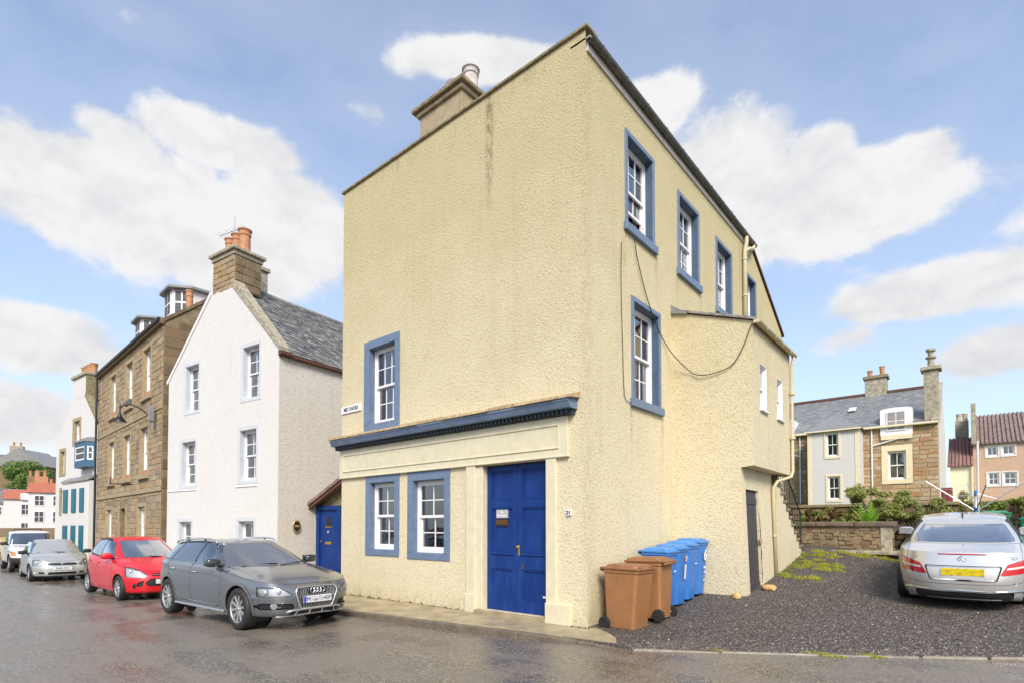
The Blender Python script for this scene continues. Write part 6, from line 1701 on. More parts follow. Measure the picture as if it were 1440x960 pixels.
class Car:
    """car body: closed contour lofts cut into panels; x forward, origin on the ground under the middle"""
    def __init__(self, S):
        self.S = S
        ns = S.get('ns', 200)
        K = S['curves']
        thd = np.linspace(0, math.pi, 4001)
        mid = car_curve(K['k2'], thd)
        s = np.concatenate([[0], np.cumsum(np.linalg.norm(np.diff(mid[:, :2], axis=0), axis=1))])
        th = np.interp(np.linspace(0, s[-1], ns + 1), s, thd)
        th = np.concatenate([th, -th[-2:0:-1]])      # full ring; y mirrored by sign of sin
        sg = np.where(np.sin(th) < 0, -1.0, 1.0)
        def ring(c):
            p = car_curve(c, np.abs(th)); p[:, 1] *= sg; return p
        def cr(rings, n):
            A = [rings[0]] + rings + [rings[-1]]; out = []
            for i in range(1, len(A) - 2):
                for k in range(n):
                    t = k / n; a, b, c, d = A[i - 1], A[i], A[i + 1], A[i + 2]
                    out.append(.5 * (2 * b + (c - a) * t + (2 * a - 5 * b + 4 * c - d) * t * t + (3 * b - a - 3 * c + d) * t ** 3))
            out.append(rings[-1]); return out
        q = S.get('q', 1.0)
        low = cr([ring(K[k]) for k in ('k0', 'k1', 'k2', 'k3', 'k4')], int(9 * q))
        sho = cr([ring(K[k]) for k in ('k4', 'k4b', 'k5')], int(9 * q))
        r5, r6 = ring(K['k5']), ring(K['k6'])
        ng = int(18 * q); gl = []
        nr = r5 - np.array([(K['k5']['xf'] + K['k5']['xr']) / 2, 0, 0]); 
        out_ = np.stack([np.cos(th) * .6, np.sin(th), np.zeros_like(th)], -1)
        for k in range(ng + 1):
            t = k / ng; gl.append(r5 * (1 - t) + r6 * t + out_ * S.get('bulge', .022) * math.sin(math.pi * t))
        roof = cr([r6, ring(K['k7']), ring(K['k8'])], int(5 * q))
        rows = low + sho[1:] + gl[1:] + roof[1:]
        band = [0] * (len(low) - 1) + [1] * (len(sho) - 1) + [2] * (len(gl) - 1) + [3] * (len(roof) - 1)
        G = np.array(rows)                     # rows x cols x 3
        self.G = G; self.band = np.array(band)
        self.nr, self.nc = G.shape[:2]
        self.Pu = (np.roll(G, -1, 1) - np.roll(G, 1, 1)) / 2
        self.Pv = np.gradient(G, axis=0)
        N = np.cross(self.Pu, self.Pv); l = np.linalg.norm(N, axis=2, keepdims=True); l[l < 1e-12] = 1; N /= l
        # outward: away from the axis
        ctr = np.array([0, 0, .7]); self.N = N
        if ((G - ctr) * N).sum() < 0: self.N = -N
        self.view = np.where(self.N[..., 0] > np.abs(self.N[..., 1]) * S.get('vf', .8), 'f', np.where(-self.N[..., 0] > np.abs(self.N[..., 1]) * S.get('vr', .8), 'r', 's'))
        self.cls()
    def two(self, P, v):
        return P[..., [1, 2]] if v in 'fr' else (P[..., [0, 2]] if v == 's' else P[..., [0, 1]])
    def cls(self):
        S = self.S; G = self.G
        regs = S['regions']; fb = (G[:-1] + G[1:]) / 2; fb = (fb + np.roll(fb, -1, 1)) / 2
        rowb = np.concatenate([self.band, [self.band[-1]]])
        cell = np.linalg.norm(self.Pu, axis=2)
        # snap to region outlines so that panel edges run clean
        for rg in regs:
            v = rg['view']
            for poly in rg['polys']:
                mir = [poly] if v == 's' or rg.get('nomir') else [poly, [(-a, b) for a, b in poly]]
                for pl in mir:
                    xs = [p[0] for p in pl]; zs = [p[1] for p in pl]
                    P2 = self.two(G, v)
                    ok = (P2[..., 0] > min(xs) - .06) & (P2[..., 0] < max(xs) + .06) & (P2[..., 1] > min(zs) - .06) & (P2[..., 1] < max(zs) + .06)
                    ok &= np.isin(rowb, rg['bands'])[:, None]
                    if v in 'fr': ok &= (G[..., 0] > 0) if v == 'f' else (G[..., 0] < 0)
                    if v == 't': ok &= self.N[..., 2] > .3
                    if v == 's': ok &= np.abs(self.N[..., 1]) > .25
                    if not ok.any(): continue
                    idx = np.argwhere(ok); p = P2[ok].astype(float)
                    d, q = poly_near(p, pl)
                    pu = self.two(self.Pu, v)[ok]; pv = self.two(self.Pv, v)[ok]
                    det = pu[:, 0] * pv[:, 1] - pu[:, 1] * pv[:, 0]
                    lim = .6 * np.maximum(np.linalg.norm(pu, axis=1), np.linalg.norm(pv, axis=1)) + .001
                    dl = q - p
                    good = (np.abs(det) > 1e-8) & (d < lim)
                    det[~good] = 1
                    du = (dl[:, 0] * pv[:, 1] - dl[:, 1] * pv[:, 0]) / det; dv = (pu[:, 0] * dl[:, 1] - pu[:, 1] * dl[:, 0]) / det
                    good &= (np.abs(du) < .62) & (np.abs(dv) < .62)
                    ii = idx[good]
                    G[ii[:, 0], ii[:, 1]] += du[good][:, None] * self.Pu[ii[:, 0], ii[:, 1]] + dv[good][:, None] * self.Pv[ii[:, 0], ii[:, 1]]
        C = (G[:-1] + G[1:]) / 2; C = (C + np.roll(C, -1, 1)) / 2
        Nf = (self.N[:-1] + self.N[1:]) / 2; Nf = (Nf + np.roll(Nf, -1, 1)) / 2
        NB = Nf.copy(); b2 = np.where(self.band == 2)[0]; NB[b2] = Nf[b2[len(b2) // 2]][None]
        b0 = np.where(self.band == 0)[0]; NB[b0] = Nf[b0[int(len(b0) * .6)]][None]
        reg = np.zeros(C.shape[:2], int); names = ['body']
        for i, rg in enumerate(regs):
            names.append(rg['name']); v = rg['view']
            P2 = self.two(C, v)
            m = np.isin(self.band, rg['bands'])[:, None] & np.ones(C.shape[1], bool)[None]
            if v == 'f': m &= C[..., 0] > 0; m &= Nf[..., 0] > -.05
            if v == 'r': m &= C[..., 0] < 0; m &= Nf[..., 0] < .05
            if v == 's': m &= np.abs(Nf[..., 1]) > .25
            if v == 't': m &= Nf[..., 2] > .25
            if 'xmin' in rg: m &= C[..., 0] > rg['xmin']
            if 'xmax' in rg: m &= C[..., 0] < rg['xmax']
            if 'nmin' in rg: m &= np.abs(NB[..., 0]) > rg['nmin']
            if 'ymin' in rg: m &= np.abs(NB[..., 1]) > rg['ymin']
            hit = np.zeros_like(m)
            ab = P2.copy()
            if v != 's': ab[..., 0 if v in 'fr' else 1] = np.abs(ab[..., 0 if v in 'fr' else 1])
            for pl in rg['polys']:
                hit[m] |= in_poly(ab[m], pl)
            free = (reg == 0) if rg.get('under') else True
            reg[hit & m & free] = i + 1
        self.reg = reg; self.names = names; self.C = C; self.Nf = Nf
    def side_y(self, x, z, side, bands=(0, 1)):
        rowb = np.concatenate([self.band, [self.band[-1]]])
        ok = np.isin(rowb, bands)[:, None] & (self.G[..., 1] * side > .1)
        idx = np.argwhere(ok); P = self.G[ok]; d = (P[:, 0] - x) ** 2 + (P[:, 2] - z) ** 2; k = d.argmin()
        p = P[k]; n = self.N[idx[k][0], idx[k][1]]
        return p[1] - (n[0] * (x - p[0]) + n[2] * (z - p[2])) / (n[1] if abs(n[1]) > .2 else .2 * side)
    def end_x(self, y, z, end, bands=(0,)):
        rowb = np.concatenate([self.band, [self.band[-1]]])
        ok = np.isin(rowb, bands)[:, None] & (self.G[..., 0] * end > 0)
        idx = np.argwhere(ok); P = self.G[ok]; d = (P[:, 1] - y) ** 2 + (P[:, 2] - z) ** 2; k = d.argmin()
        p = P[k]; n = self.N[idx[k][0], idx[k][1]]
        return p[0] - (n[1] * (y - p[1]) + n[2] * (z - p[2])) / (n[0] if abs(n[0]) > .2 else .2 * end)
    def panel(self, mask, off=0.0, rim=0.0):
        """mesh of the masked faces, moved along the normal by off"""
        ii = np.argwhere(mask); nc = self.nc
        F = np.stack([ii[:, 0] * nc + ii[:, 1], ii[:, 0] * nc + (ii[:, 1] + 1) % nc, (ii[:, 0] + 1) * nc + (ii[:, 1] + 1) % nc, (ii[:, 0] + 1) * nc + ii[:, 1]], 1)
        u, inv = np.unique(F.ravel(), return_inverse=True)
        V = self.G.reshape(-1, 3)[u] + self.N.reshape(-1, 3)[u] * off
        F = inv.reshape(-1, 4)
        if self.flip(): F = F[:, ::-1]
        return V, F
    def flip(self):
        if not hasattr(self, '_fl'):
            n = np.cross(self.G[10, 11] - self.G[10, 10], self.G[11, 10] - self.G[10, 10]); self._fl = (n @ self.N[10, 10]) < 0
        return self._fl
    def seam(self, mask, width=.006, off=.0012):
        """thin dark line along the outline of a face mask"""
        nr, nc = mask.shape; V = []; F = []
        G, N = self.G, self.N
        def edge(a, b):
            pa, pb = G[a], G[b]; na, nb = N[a], N[b]
            d = pb - pa; L = np.linalg.norm(d)
            if L < 1e-6: return
            for sgn in (1,):
                ta = np.cross(na, d / L) * width / 2; tb = np.cross(nb, d / L) * width / 2
                o = len(V); e = d / L * width * .3
                V.extend([pa - ta - e + na * off, pa + ta - e + na * off, pb + tb + e + nb * off, pb - tb + e + nb * off]); F.append((o, o + 1, o + 2, o + 3))
        hd = mask != np.roll(mask, -1, 1)        # between column j and j+1: shared column j+1
        for i, j in np.argwhere(hd): edge((i, (j + 1) % nc), (i + 1, (j + 1) % nc))
        vd = mask[1:] != mask[:-1]
        for i, j in np.argwhere(vd): edge((i + 1, j), (i + 1, (j + 1) % nc))
        return V, F

def superell(mb, c, rx, ry, rz, e=.55, n=14, m=10, R3=None):
    rows = []
    f = lambda v, p: math.copysign(abs(v) ** p, v)
    for i in range(m + 1):
        ph = -math.pi / 2 + math.pi * i / m; row = []
        for k in range(n + 1):
            t = -math.pi + 2 * math.pi * k / n
            p = Vector((rx * f(math.cos(ph), e) * f(math.cos(t), e), ry * f(math.cos(ph), e) * f(math.sin(t), e), rz * f(math.sin(ph), e)))
            if R3: p = R3 @ p
            row.append(tuple(p + Vector(c)))
        rows.append(row)
    return mb.grid(rows)

def car_wheel(root, x, y, side, r, wid, rim_r, rim_mat, spokes, kind='twin', steer=0):
    """wheel: tyre > , rim with spokes; outer face looks towards side*y"""
    T = Matrix.Translation((x, y, r)) @ Matrix.Rotation(R(steer), 4, 'Z')
    s = side; h = wid / 2
    ty = MB().lathe([(rim_r * .96, -h * .9), (rim_r * 1.02, -h), (r * .90, -h * 1.02), (r * .97, -h * .88), (r, -h * .7), (r, h * .7), (r * .97, h * .88), (r * .90, h * 1.02), (rim_r * 1.02, h), (rim_r * .96, h * .9)], 48, (0, 0, 0), 'Y', cap=False)
    wh_ = ty.obj('wheel', 'tyre_rubber', root, T, smooth=True)
    f = h * .82 * s
    rm = MB()
    rm.lathe([(rim_r * 1.0, f * 1.12), (rim_r * .985, f * 1.16), (rim_r * .93, f * 1.02), (rim_r * .90, f * .2), (rim_r * .88, -f)], 40, (0, 0, 0), 'Y')
    rm.f = [q for q in rm.f if len(q) == 4]
    hub = rim_r * .20
    rm.lathe([(0, f * 1.02), (hub * .55, f * 1.02), (hub * .62, f * .94), (hub, f * .9), (hub * 1.1, f * .6)], 20, (0, 0, 0), 'Y')
    for k in range(spokes):
        an = 2 * math.pi * k / spokes + .2
        w0, w1 = rim_r * (.085 if kind == 'twin' else .10), rim_r * (.115 if kind == 'twin' else .15)
        if kind == 'twin': pass
        ca, sa = math.cos(an), math.sin(an); ta = (-sa, ca)
        pts = []
        for (rr, ww, dd, th) in ((hub * .8, w0, .90, .35), (rim_r * .55, (w0 + w1) / 2, .98, .3), (rim_r * .95, w1, 1.04, .25)):
            for (q, dep) in ((-1, dd - .06), (-.55, dd), (.55, dd), (1, dd - .06), (1, dd - th), (-1, dd - th)):
                X = ca * rr + ta[0] * ww * q; Z = sa * rr + ta[1] * ww * q
                pts.append((X, f * dep, Z))
        fs = []
        for i in range(2):
            for k2 in range(6): fs.append((i * 6 + k2, i * 6 + (k2 + 1) % 6, (i + 1) * 6 + (k2 + 1) % 6, (i + 1) * 6 + k2))
        rm.add(pts, fs)
    rim = rm.obj('rim', rim_mat, wh_, T, fix=True)
    MB().lathe([(0, -.01), (rim_r * .86, -.01), (rim_r * .86, .01), (0, .01)], 24, (0, -f * .05, 0), 'Y').obj('brake_disc', 'cast_grey', wh_, T)
    MB().lathe([(0, -.005), (rim_r * .9, -.005)], 24, (0, -f * .5, 0), 'Y').obj('wheel_back', 'ink', wh_, T)
    return wh_

def build_car(S, loc, rz, label, pitch=0.0):
    C = Car(S)
    root = empty(S['name'], loc, rz, label, 'car', None if S['name'] == 'coupe' else 'cars parked along the kerb')
    root.rotation_mode = 'XYZ'; root.rotation_euler = (0, R(-pitch), R(rz))
    reg = C.reg
    seams = ([], [])
    def addseam(mask):
        V, F = C.seam(mask); o = len(seams[0]); seams[0].extend(V); seams[1].extend([tuple(i + o for i in f) for f in F])
    parts = {}
    for i, rg in enumerate(S['regions']):
        if rg['name'] == 'arch_trim': reg[(reg == i + 1) & (C.C[..., 2] < S['clear'] + .02)] = 0
    arch = np.zeros(reg.shape, bool)
    for i, rg in enumerate(S['regions']):
        if rg['name'] == 'arch': arch |= reg == i + 1
    V, F = C.panel(reg == 0); parts['body'] = np_obj('body', V, F, S['paint'], root, True)
    for i, rg in enumerate(S['regions']):
        if rg['name'] == 'arch': continue
        m = reg == i + 1
        if not m.any(): continue
        sides = [m]
        if rg.get('split'):
            sides = [m & (C.C[..., 1] > 0), m & (C.C[..., 1] < 0)]
        if rg.get('splitx'): sides = [q & w_ for q in sides for w_ in (C.C[..., 0] > 0, C.C[..., 0] < 0)]
        for sm in sides:
            if not sm.any(): continue
            V, F = C.panel(sm, rg.get('off', 0.0))
            o = np_obj(rg['name'], V, F, rg.get('mat', S['paint']), root, True)
            parts.setdefault(rg['name'], []).append(o)
            if rg.get('seam'): addseam(sm)
            if rg.get('inset'):          # a housing behind a clear cover
                V, F = C.panel(sm, -rg['inset'][0]); np_obj('reflector', V, F, rg['inset'][1], o, True)
                # walls between cover and housing
                Vs, Fs = [], []
    if seams[0]:
        so = np_obj('shut_lines', np.array(seams[0]), np.array(seams[1]), 'ink', root); so['kind'] = 'stuff'
    # wheel arches: dark liners
    for (ax, ar) in S['axles']:
        for s in (-1, 1):
            R0 = ar + .001; zc = S['arch_z']
            rows = []
            for yy in (S['W'] * .985, S['W'] * .55):
                rows.append([(ax + R0 * math.cos(a_), s * yy * (1 if yy < S['W'] * .9 else 1), zc + R0 * math.sin(a_)) for a_ in [R(-35 + 250 * k / 24) for k in range(25)]])
            # outer edge follows the body
            rows[0] = [(p[0], s * (abs(C.side_y(p[0], max(p[2], .25), s, (0,))) - .004), p[2]) for p in rows[0]]
            MB().grid(rows).obj('arch_liner', 'black_plastic', root, smooth=True)
            MB().lathe([(0, 0), (R0, 0)], 24, (ax, s * S['W'] * .5, zc), 'Y').obj('arch_liner', 'ink', root)
    # floor and cabin
    W = S['W']; b = S['belt']; cab = S['cabin']
    MB().box(S['xr'] + .55, S['xf'] - .35, -W * .66, W * .66, S['clear'] + .02, S['clear'] + .10).obj('floor_pan', 'ink', root)
    ci = MB()
    x0, x1 = cab; wi = W * .80
    ci.quad((x0, -wi, .32), (x1, -wi, .32), (x1, wi, .32), (x0, wi, .32))
    for s in (-1, 1): ci.quad((x0, s * wi, .3), (x1, s * wi, .3), (x1, s * wi * 1.0, b - .03), (x0, s * wi * 1.0, b - .03))
    ci.quad((x1, -wi, .3), (x1, wi, .3), (x1, wi, b - .06), (x1, -wi, b - .06)); ci.quad((x0, -wi, .3), (x0, wi, .3), (x0, wi, b - .06), (x0, -wi, b - .06))
    ci.obj('cabin_lining', 'interior_dark', root)
    superell(MB(), (x1 - .22, 0, b - .13), .30, wi, .13, .4).obj('dashboard', 'interior_dark', root, smooth=True)
    for (sx) in S['seats']:
        for s in (-1, 1):
            st = MB(); superell(st, (sx, s * W * .42, .52), .28, .25, .12, .5); superell(st, (sx - .30, s * W * .42, .84), .09, .24, .36, .5, R3=Matrix.Rotation(R(-14), 3, 'Y'))
            so = st.obj('seat', S.get('seat_mat', 'seat_grey'), root, smooth=True)
            superell(MB(), (sx - .40, s * W * .42, S.get('head', 1.22)), .055, .13, .09, .6).obj('headrest', S.get('seat_mat', 'seat_grey'), so, smooth=True)
    MB().tube([(x1 - .55 + .06 * math.sin(a_), -W * .42 + .18 * math.cos(a_), b - .10 + .17 * math.sin(a_)) for a_ in [2 * math.pi * k / 20 for k in range(20)]], .014, 6, closed=True).obj('steering_wheel', 'interior_dark', root)
    superell(MB(), (S['mirror_in'][0], 0, S['mirror_in'][1]), .02, .12, .04, .5).obj('rear_view_mirror', 'interior_dark', root, smooth=True)
    # wheels
    y = W * S.get('track', .86)
    for (ax, ar) in S['axles']:
        for s in (-1, 1):
            car_wheel(root, ax, s * y, s, S['wr'], S.get('ww', .22), S['rim'], S.get('rim_mat', 'alloy'), S['spokes'], S.get('spoke_kind', 'single'))
    # door mirrors
    mx, mz = S['mirror']
    for s in (-1, 1):
        yb = abs(C.side_y(mx, mz - .06, s, (0, 1, 2)))
        mr = MB(); superell(mr, (mx - .02, s * (yb + .16), mz), .085, .125, .075, .6, R3=Matrix.Rotation(R(s * 8), 3, 'Z'))
        mo = mr.obj('door_mirror', S.get('mirror_mat', S['paint']), root, smooth=True)
        MB().tube([(mx, s * (yb - .03), mz - .07), (mx, s * (yb + .08), mz - .05)], [.035, .028], 8).obj('mirror_arm', 'black_plastic', mo)
        MB().quad((mx - .108, s * (yb + .05), mz - .055), (mx - .108, s * (yb + .27), mz - .055), (mx - .108, s * (yb + .27), mz + .06), (mx - .108, s * (yb + .05), mz + .06)).obj('mirror_glass', 'chrome', mo)
    # door handles
    for (hx, hz) in S.get('handles', ()):
        for s in (-1, 1):
            yy = C.side_y(hx, hz, s, (0, 1)) + s * .018
            superell(MB(), (hx, yy, hz), .095, .016, .016, .6).obj('door_handle', S.get('handle_mat', S['paint']), root, smooth=True)
    # wipers
    if 'wipers' in S:
        for (pts) in S['wipers']:
            path = []
            for (yy, zz) in pts: path.append((C.end_x(yy, zz, 1, (2,)) + .018, yy, zz))
            MB().tube(path, .009, 5).obj('wiper', 'black_plastic', root)
    return root, C, parts

def num_plate(root, C, y0, z0, end, w=.52, h=.11, mat='plate_white', off=.012, tilt=0.0, x=None):
    xx = (C.end_x(y0, z0, end) if x is None else x) + end * off
    if end > 0: T = Matrix(((0, -1, 0, xx), (1, 0, 0, y0), (0, 0, 1, z0), (0, 0, 0, 1)))        # a = y, d inwards = -x
    else: T = Matrix(((0, 1, 0, xx), (-1, 0, 0, y0), (0, 0, 1, z0), (0, 0, 0, 1)))
    T = T @ Matrix.Rotation(R(tilt), 4, 'X')
    o = MB().box(-w / 2, w / 2, 0, .012, -h / 2, h / 2).obj('number_plate', mat, root, bevel=.003)
    o.matrix_local = T
    return o

# ---------------------------------------------------------------- grey estate with raised suspension
def ring_logo(root, T, n, r, t_, step, mat):
    for k in range(n):
        c = (k - (n - 1) / 2) * step
        mb = MB().tube([(c + r * math.cos(a_), 0, r * math.sin(a_)) for a_ in [2 * math.pi * q / 28 for q in range(28)]], t_, 6, closed=True)
        mb.obj('emblem_ring', mat, root, T, smooth=True)

AX = dict(name='estate_car', paint='paint_grey', ns=260, q=1.6, W=.92, xf=2.32, xr=-2.40, clear=.20, belt=.99, cabin=(-2.0, .95), seats=(.15, -.85), head=1.20,
    axles=((1.40, .375), (-1.405, .375)), arch_z=.36, wr=.345, rim=.235, ww=.235, spokes=10, spoke_kind='twin', track=.855, vf=.8, vr=.8,
    mirror=(.62, 1.075), mirror_in=(.10, 1.27), handles=((-.16, .885), (-1.12, .91)), handle_mat='chrome', mirror_mat='paint_dark',
    wipers=([(-.60, 1.005), (-.10, 1.04), (.02, 1.03)], [(.05, 1.005), (.45, 1.035), (.62, 1.04)]),
    curves=dict(
        k0=dict(f=(5.5, 3.9), xf=2.17, xr=-2.28, w=.80, z=[(0, .235)]),
        k1=dict(f=(5.5, 3.9), xf=2.27, xr=-2.36, w=.885, z=[(-2.4, .34), (-1.9, .29), (1.8, .27), (2.3, .29)]),
        k2=dict(f=(5.5, 3.9), xf=2.32, xr=-2.40, w=.92, z=[(-2.4, .56), (2.3, .50)]),
        k3=dict(f=(5.5, 3.9), xf=2.305, xr=-2.385, w=.922, z=[(-2.4, .80), (0, .74), (2.3, .67)]),
        k4=dict(f=(5.5, 3.9), xf=2.23, xr=-2.35, w=.905, z=[(-2.4, 1.01), (-1.4, .985), (0, .965), (.8, .935), (1.5, .865), (2.0, .80), (2.25, .755)]),
        k4b=dict(xf=1.72, xr=-2.33, w=.875, z=[(-2.4, 1.04), (-1.4, 1.015), (0, .995), (.9, .96), (1.4, .905), (1.75, .895)]),
        k5=dict(xf=1.06, xr=-2.27, w=.835, f=(5.5, 3.3), z=[(-2.4, 1.08), (-1.4, 1.048), (0, 1.022), (.7, 1.005), (1.05, 1.003)]),
        k6=dict(xf=.12, xr=-1.98, w=.605, f=(5.5, 3.3), r=(5, 2.8), z=[(-2.0, 1.345), (-1.2, 1.42), (-.5, 1.437), (.1, 1.392)]),
        k7=dict(xf=.02, xr=-1.93, w=.40, z=[(-2.0, 1.372), (-1.2, 1.448), (-.5, 1.466), (.1, 1.415)]),
        k8=dict(xf=-.02, xr=-1.9, w=.0, z=[(-2.0, 1.38), (-1.2, 1.458), (-.5, 1.477), (.1, 1.422)])),
    regions=[
        dict(name='bonnet', view='t', bands=(1,), polys=[[(.98, -1.2), (2.6, -1.2), (2.6, 1.2), (.98, 1.2)]], xmin=.9, seam=True, nomir=True),
        dict(name='door', view='s', bands=(0, 1), polys=[[(.80, .34), (.855, .66), (.84, .8), (.76, 1.3), (-.335, 1.3), (-.335, .34)]], split=True, seam=True),
        dict(name='door', view='s', bands=(0, 1), polys=[[(-.335, .34), (-.335, 1.3), (-1.50, 1.3), (-1.42, 1.0), (-1.30, .80), (-1.08, .62), (-1.0, .48), (-.97, .34)]], split=True, seam=True),
        dict(name='window_trim', view='s', bands=(2,), polys=[[(.86, .9), (.80, .985), (.13, 1.385), (-.1, 1.7), (-1.3, 1.7), (-1.64, 1.345), (-2.06, 1.06), (-2.2, .9)]], split=True, mat='black_plastic', ymin=.72),
        dict(name='door_window', view='s', bands=(2,), polys=[rounded([(.70, 1.018), (.09, 1.362), (-.27, 1.400), (-.31, 1.040)], .03)], split=True, mat='car_glass'),
        dict(name='rear_door_window', view='s', bands=(2,), polys=[rounded([(-.365, 1.042), (-.33, 1.400), (-1.18, 1.385), (-1.38, 1.07)], .03)], split=True, mat='tint_glass'),
        dict(name='quarter_window', view='s', bands=(2,), polys=[rounded([(-1.43, 1.075), (-1.235, 1.380), (-1.57, 1.338), (-1.95, 1.095)], .03)], split=True, mat='tint_glass'),
        dict(name='windscreen', view='f', bands=(2,), polys=[rounded([(-.765, 1.0), (.765, 1.0), (.575, 1.378), (-.575, 1.378)], .04)], mat='screen_glass', nmin=.40, seam=True, nomir=True),
        dict(name='tailgate_window', view='r', bands=(2,), polys=[rounded([(-.66, 1.09), (.66, 1.09), (.52, 1.33), (-.52, 1.33)], .04)], mat='tint_glass', nmin=.5, nomir=True),
        dict(name='headlight', view='f', bands=(0,), polys=[rounded([(.425, .60), (.455, .575), (1.0, .585), (1.0, .722), (.60, .722)], .02)], split=True, mat='lamp_cover', inset=(.035, 'reflector'), seam=True, nmin=.30),
        dict(name='grille_recess', view='f', bands=(0, 1), polys=[rounded([(-.355, .705), (.355, .705), (.385, .62), (.29, .355), (-.29, .355), (-.385, .62)], .04)], off=-.05, mat='ink', nomir=True),
        dict(name='air_intake', view='f', bands=(0,), polys=[rounded([(.40, .37), (.42, .455), (.80, .475), (.845, .42), (.80, .365)], .025)], split=True, off=-.03, mat='black_plastic'),
        dict(name='bumper_trim', view='f', bands=(0,), polys=[[(-.5, .20), (.5, .20), (.42, .325), (-.42, .325)]], mat='black_plastic', nomir=True),
        dict(name='tail_light', view='r', bands=(0,), polys=[rounded([(.50, .78), (.52, .93), (.95, .93), (.95, .80)], .02)], split=True, mat='red_lens', xmax=-2.0),
        dict(name='arch', view='s', bands=(0,), polys=[circ(1.40, .36, .375), circ(-1.405, .36, .375)]),
        dict(name='arch_trim', view='s', bands=(0, 1), polys=[circ(1.40, .36, .43), circ(-1.405, .36, .43)], split=True, splitx=True, mat='paint_trim_grey', off=.004, under=True),
        dict(name='sill', view='s', bands=(0,), polys=[[(.98, .2), (.98, .345), (-.98, .345), (-.98, .2)]], split=True, mat='paint_trim_grey', under=True),
    ])
aud, AC, AP = build_car(AX, (-6.02, -2.66, -.10), 2.6, 'metallic grey estate car with chrome grille and roof rails, nearest parked car')
for s in (-1, 1):
    yb = AC.side_y(0, .33, s, (0,))
    MB().box(-.98, .97, min(yb - s * .01, yb + s * .03), max(yb - s * .01, yb + s * .03), .255, .295).obj('sill_strip', 'satin_silver', aud, bevel=.012)
    path = [(-1.78, s * .575, 1.37), (-1.62, s * .580, 1.425), (-.8, s * .588, 1.472), (-.25, s * .585, 1.466), (-.02, s * .580, 1.405)]
    MB().tube(catmull(path, 5), .016, 8).obj('roof_rail', 'satin_silver', aud, smooth=True)
    for xx in (-1.2, -.5): MB().tube([(xx, s * .58, 1.40), (xx, s * .586, 1.465)], .018, 6).obj('rail_foot', 'black_plastic', aud)
    # window chrome line
    MB().tube([(x_, s * (abs(AC.side_y(x_, interp_tab([(-2.0, 1.085), (-1.4, 1.055), (0, 1.03), (.75, 1.008)], np.array([x_]))[0], s, (1, 2))) + .004), float(interp_tab([(-2.0, 1.085), (-1.4, 1.055), (0, 1.03), (.75, 1.008)], np.array([x_]))[0])) for x_ in np.linspace(-1.95, .74, 24)], .007, 5).obj('window_chrome', 'satin_silver', aud)
    # fog lamp and headlight internals
    xx = AC.end_x(s * .66, .42, 1)
    fl = MB().lathe([(.046, .02), (.056, .012), (.046, 0)], 20, (0, 0, 0), 'X').obj('fog_lamp_ring', 'chrome', aud, Matrix.Translation((xx - .040, s * .66, .42)) @ Matrix.Rotation(R(s * 22), 4, 'Z'))
    MB().lathe([(0, .010), (.03, .008), (.045, 0)], 18, (0, 0, 0), 'X').obj('fog_lamp', 'galvanised', fl, Matrix.Translation((xx - .042, s * .66, .42)) @ Matrix.Rotation(R(s * 22), 4, 'Z'), smooth=True)
    for (yy, rr) in ((.60, .045), (.74, .05)):
        xh = AC.end_x(s * yy, .645, 1)
        superell(MB(), (xh - .045, s * yy, .645), .03, rr, rr, 1.0).obj('headlight_lens', 'galvanised', aud, smooth=True)
    MB().tube([(AC.end_x(s * yy, zz, 1) - .008, s * yy, zz) for yy, zz in ((.46, .583), (.60, .578), (.76, .588))], .006, 6).obj('running_light', 'white_ink', aud)
    MB().box(AC.end_x(s * .6, .40, 1) - .05, AC.end_x(s * .6, .40, 1) - .02, min(s * .42, s * .62), max(s * .42, s * .62), .395, .405).obj('intake_bar', 'satin_silver', aud)
# grille
gx = lambda y, z: AC.end_x(y, z, 1)
go = [(-.355, .705), (.355, .705), (.385, .62), (.29, .355), (-.29, .355), (-.385, .62)]
gr = rounded(go, .05, 5)
gf = MB().tube([(gx(y, z) + .004, y, z) for y, z in gr], .014, 6, closed=True).obj('grille_frame', 'satin_silver', aud, smooth=True)
gb = MB()
for k in range(25):
    y = -.36 + .72 * k / 24
    zt = .695; zb = .36 if abs(y) < .28 else (.36 + (abs(y) - .28) * 2.7)
    if zt - zb < .03: continue
    gb.tube([(gx(y, .69) - .012, y, zt), (gx(y, .53) - .012, y, .53), (gx(y, max(zb, .36)) - .012, y, zb)], .0072, 5)
gb.obj('grille_bars', 'dark_bars', aud)
xl = gx(0, .655) + .012
ring_logo(aud, Matrix(((0, -1, 0, xl), (1, 0, 0, 0), (0, 0, 1, .650), (0, 0, 0, 1))), 4, .043, .0085, .060, 'chrome')
MB().box(-.16, .16, -.004, .004, -.055, .055).obj('emblem_back', 'ink', aud, Matrix(((0, -1, 0, xl - .014), (1, 0, 0, 0), (0, 0, 1, .650), (0, 0, 0, 1))), bevel=.003)
npx = gx(0, .50)
npl = num_plate(aud, AC, 0, .505, 1, .52, .112, 'plate_white', .016)
MB().box(-.258, -.215, -.003, 0, -.052, .052).obj('plate_band', 'plate_blue', npl)
MB().box(-.13, .14, -.002, 0, -.035, .035).obj('plate_blur', 'plate_smear', npl)
text_mesh('lettering', 'M', .088, 'ink', npl, letter_T(IDM, -.172, -.003, 0)); text_mesh('lettering', 'GF', .088, 'ink', npl, letter_T(IDM, .188, -.003, 0))
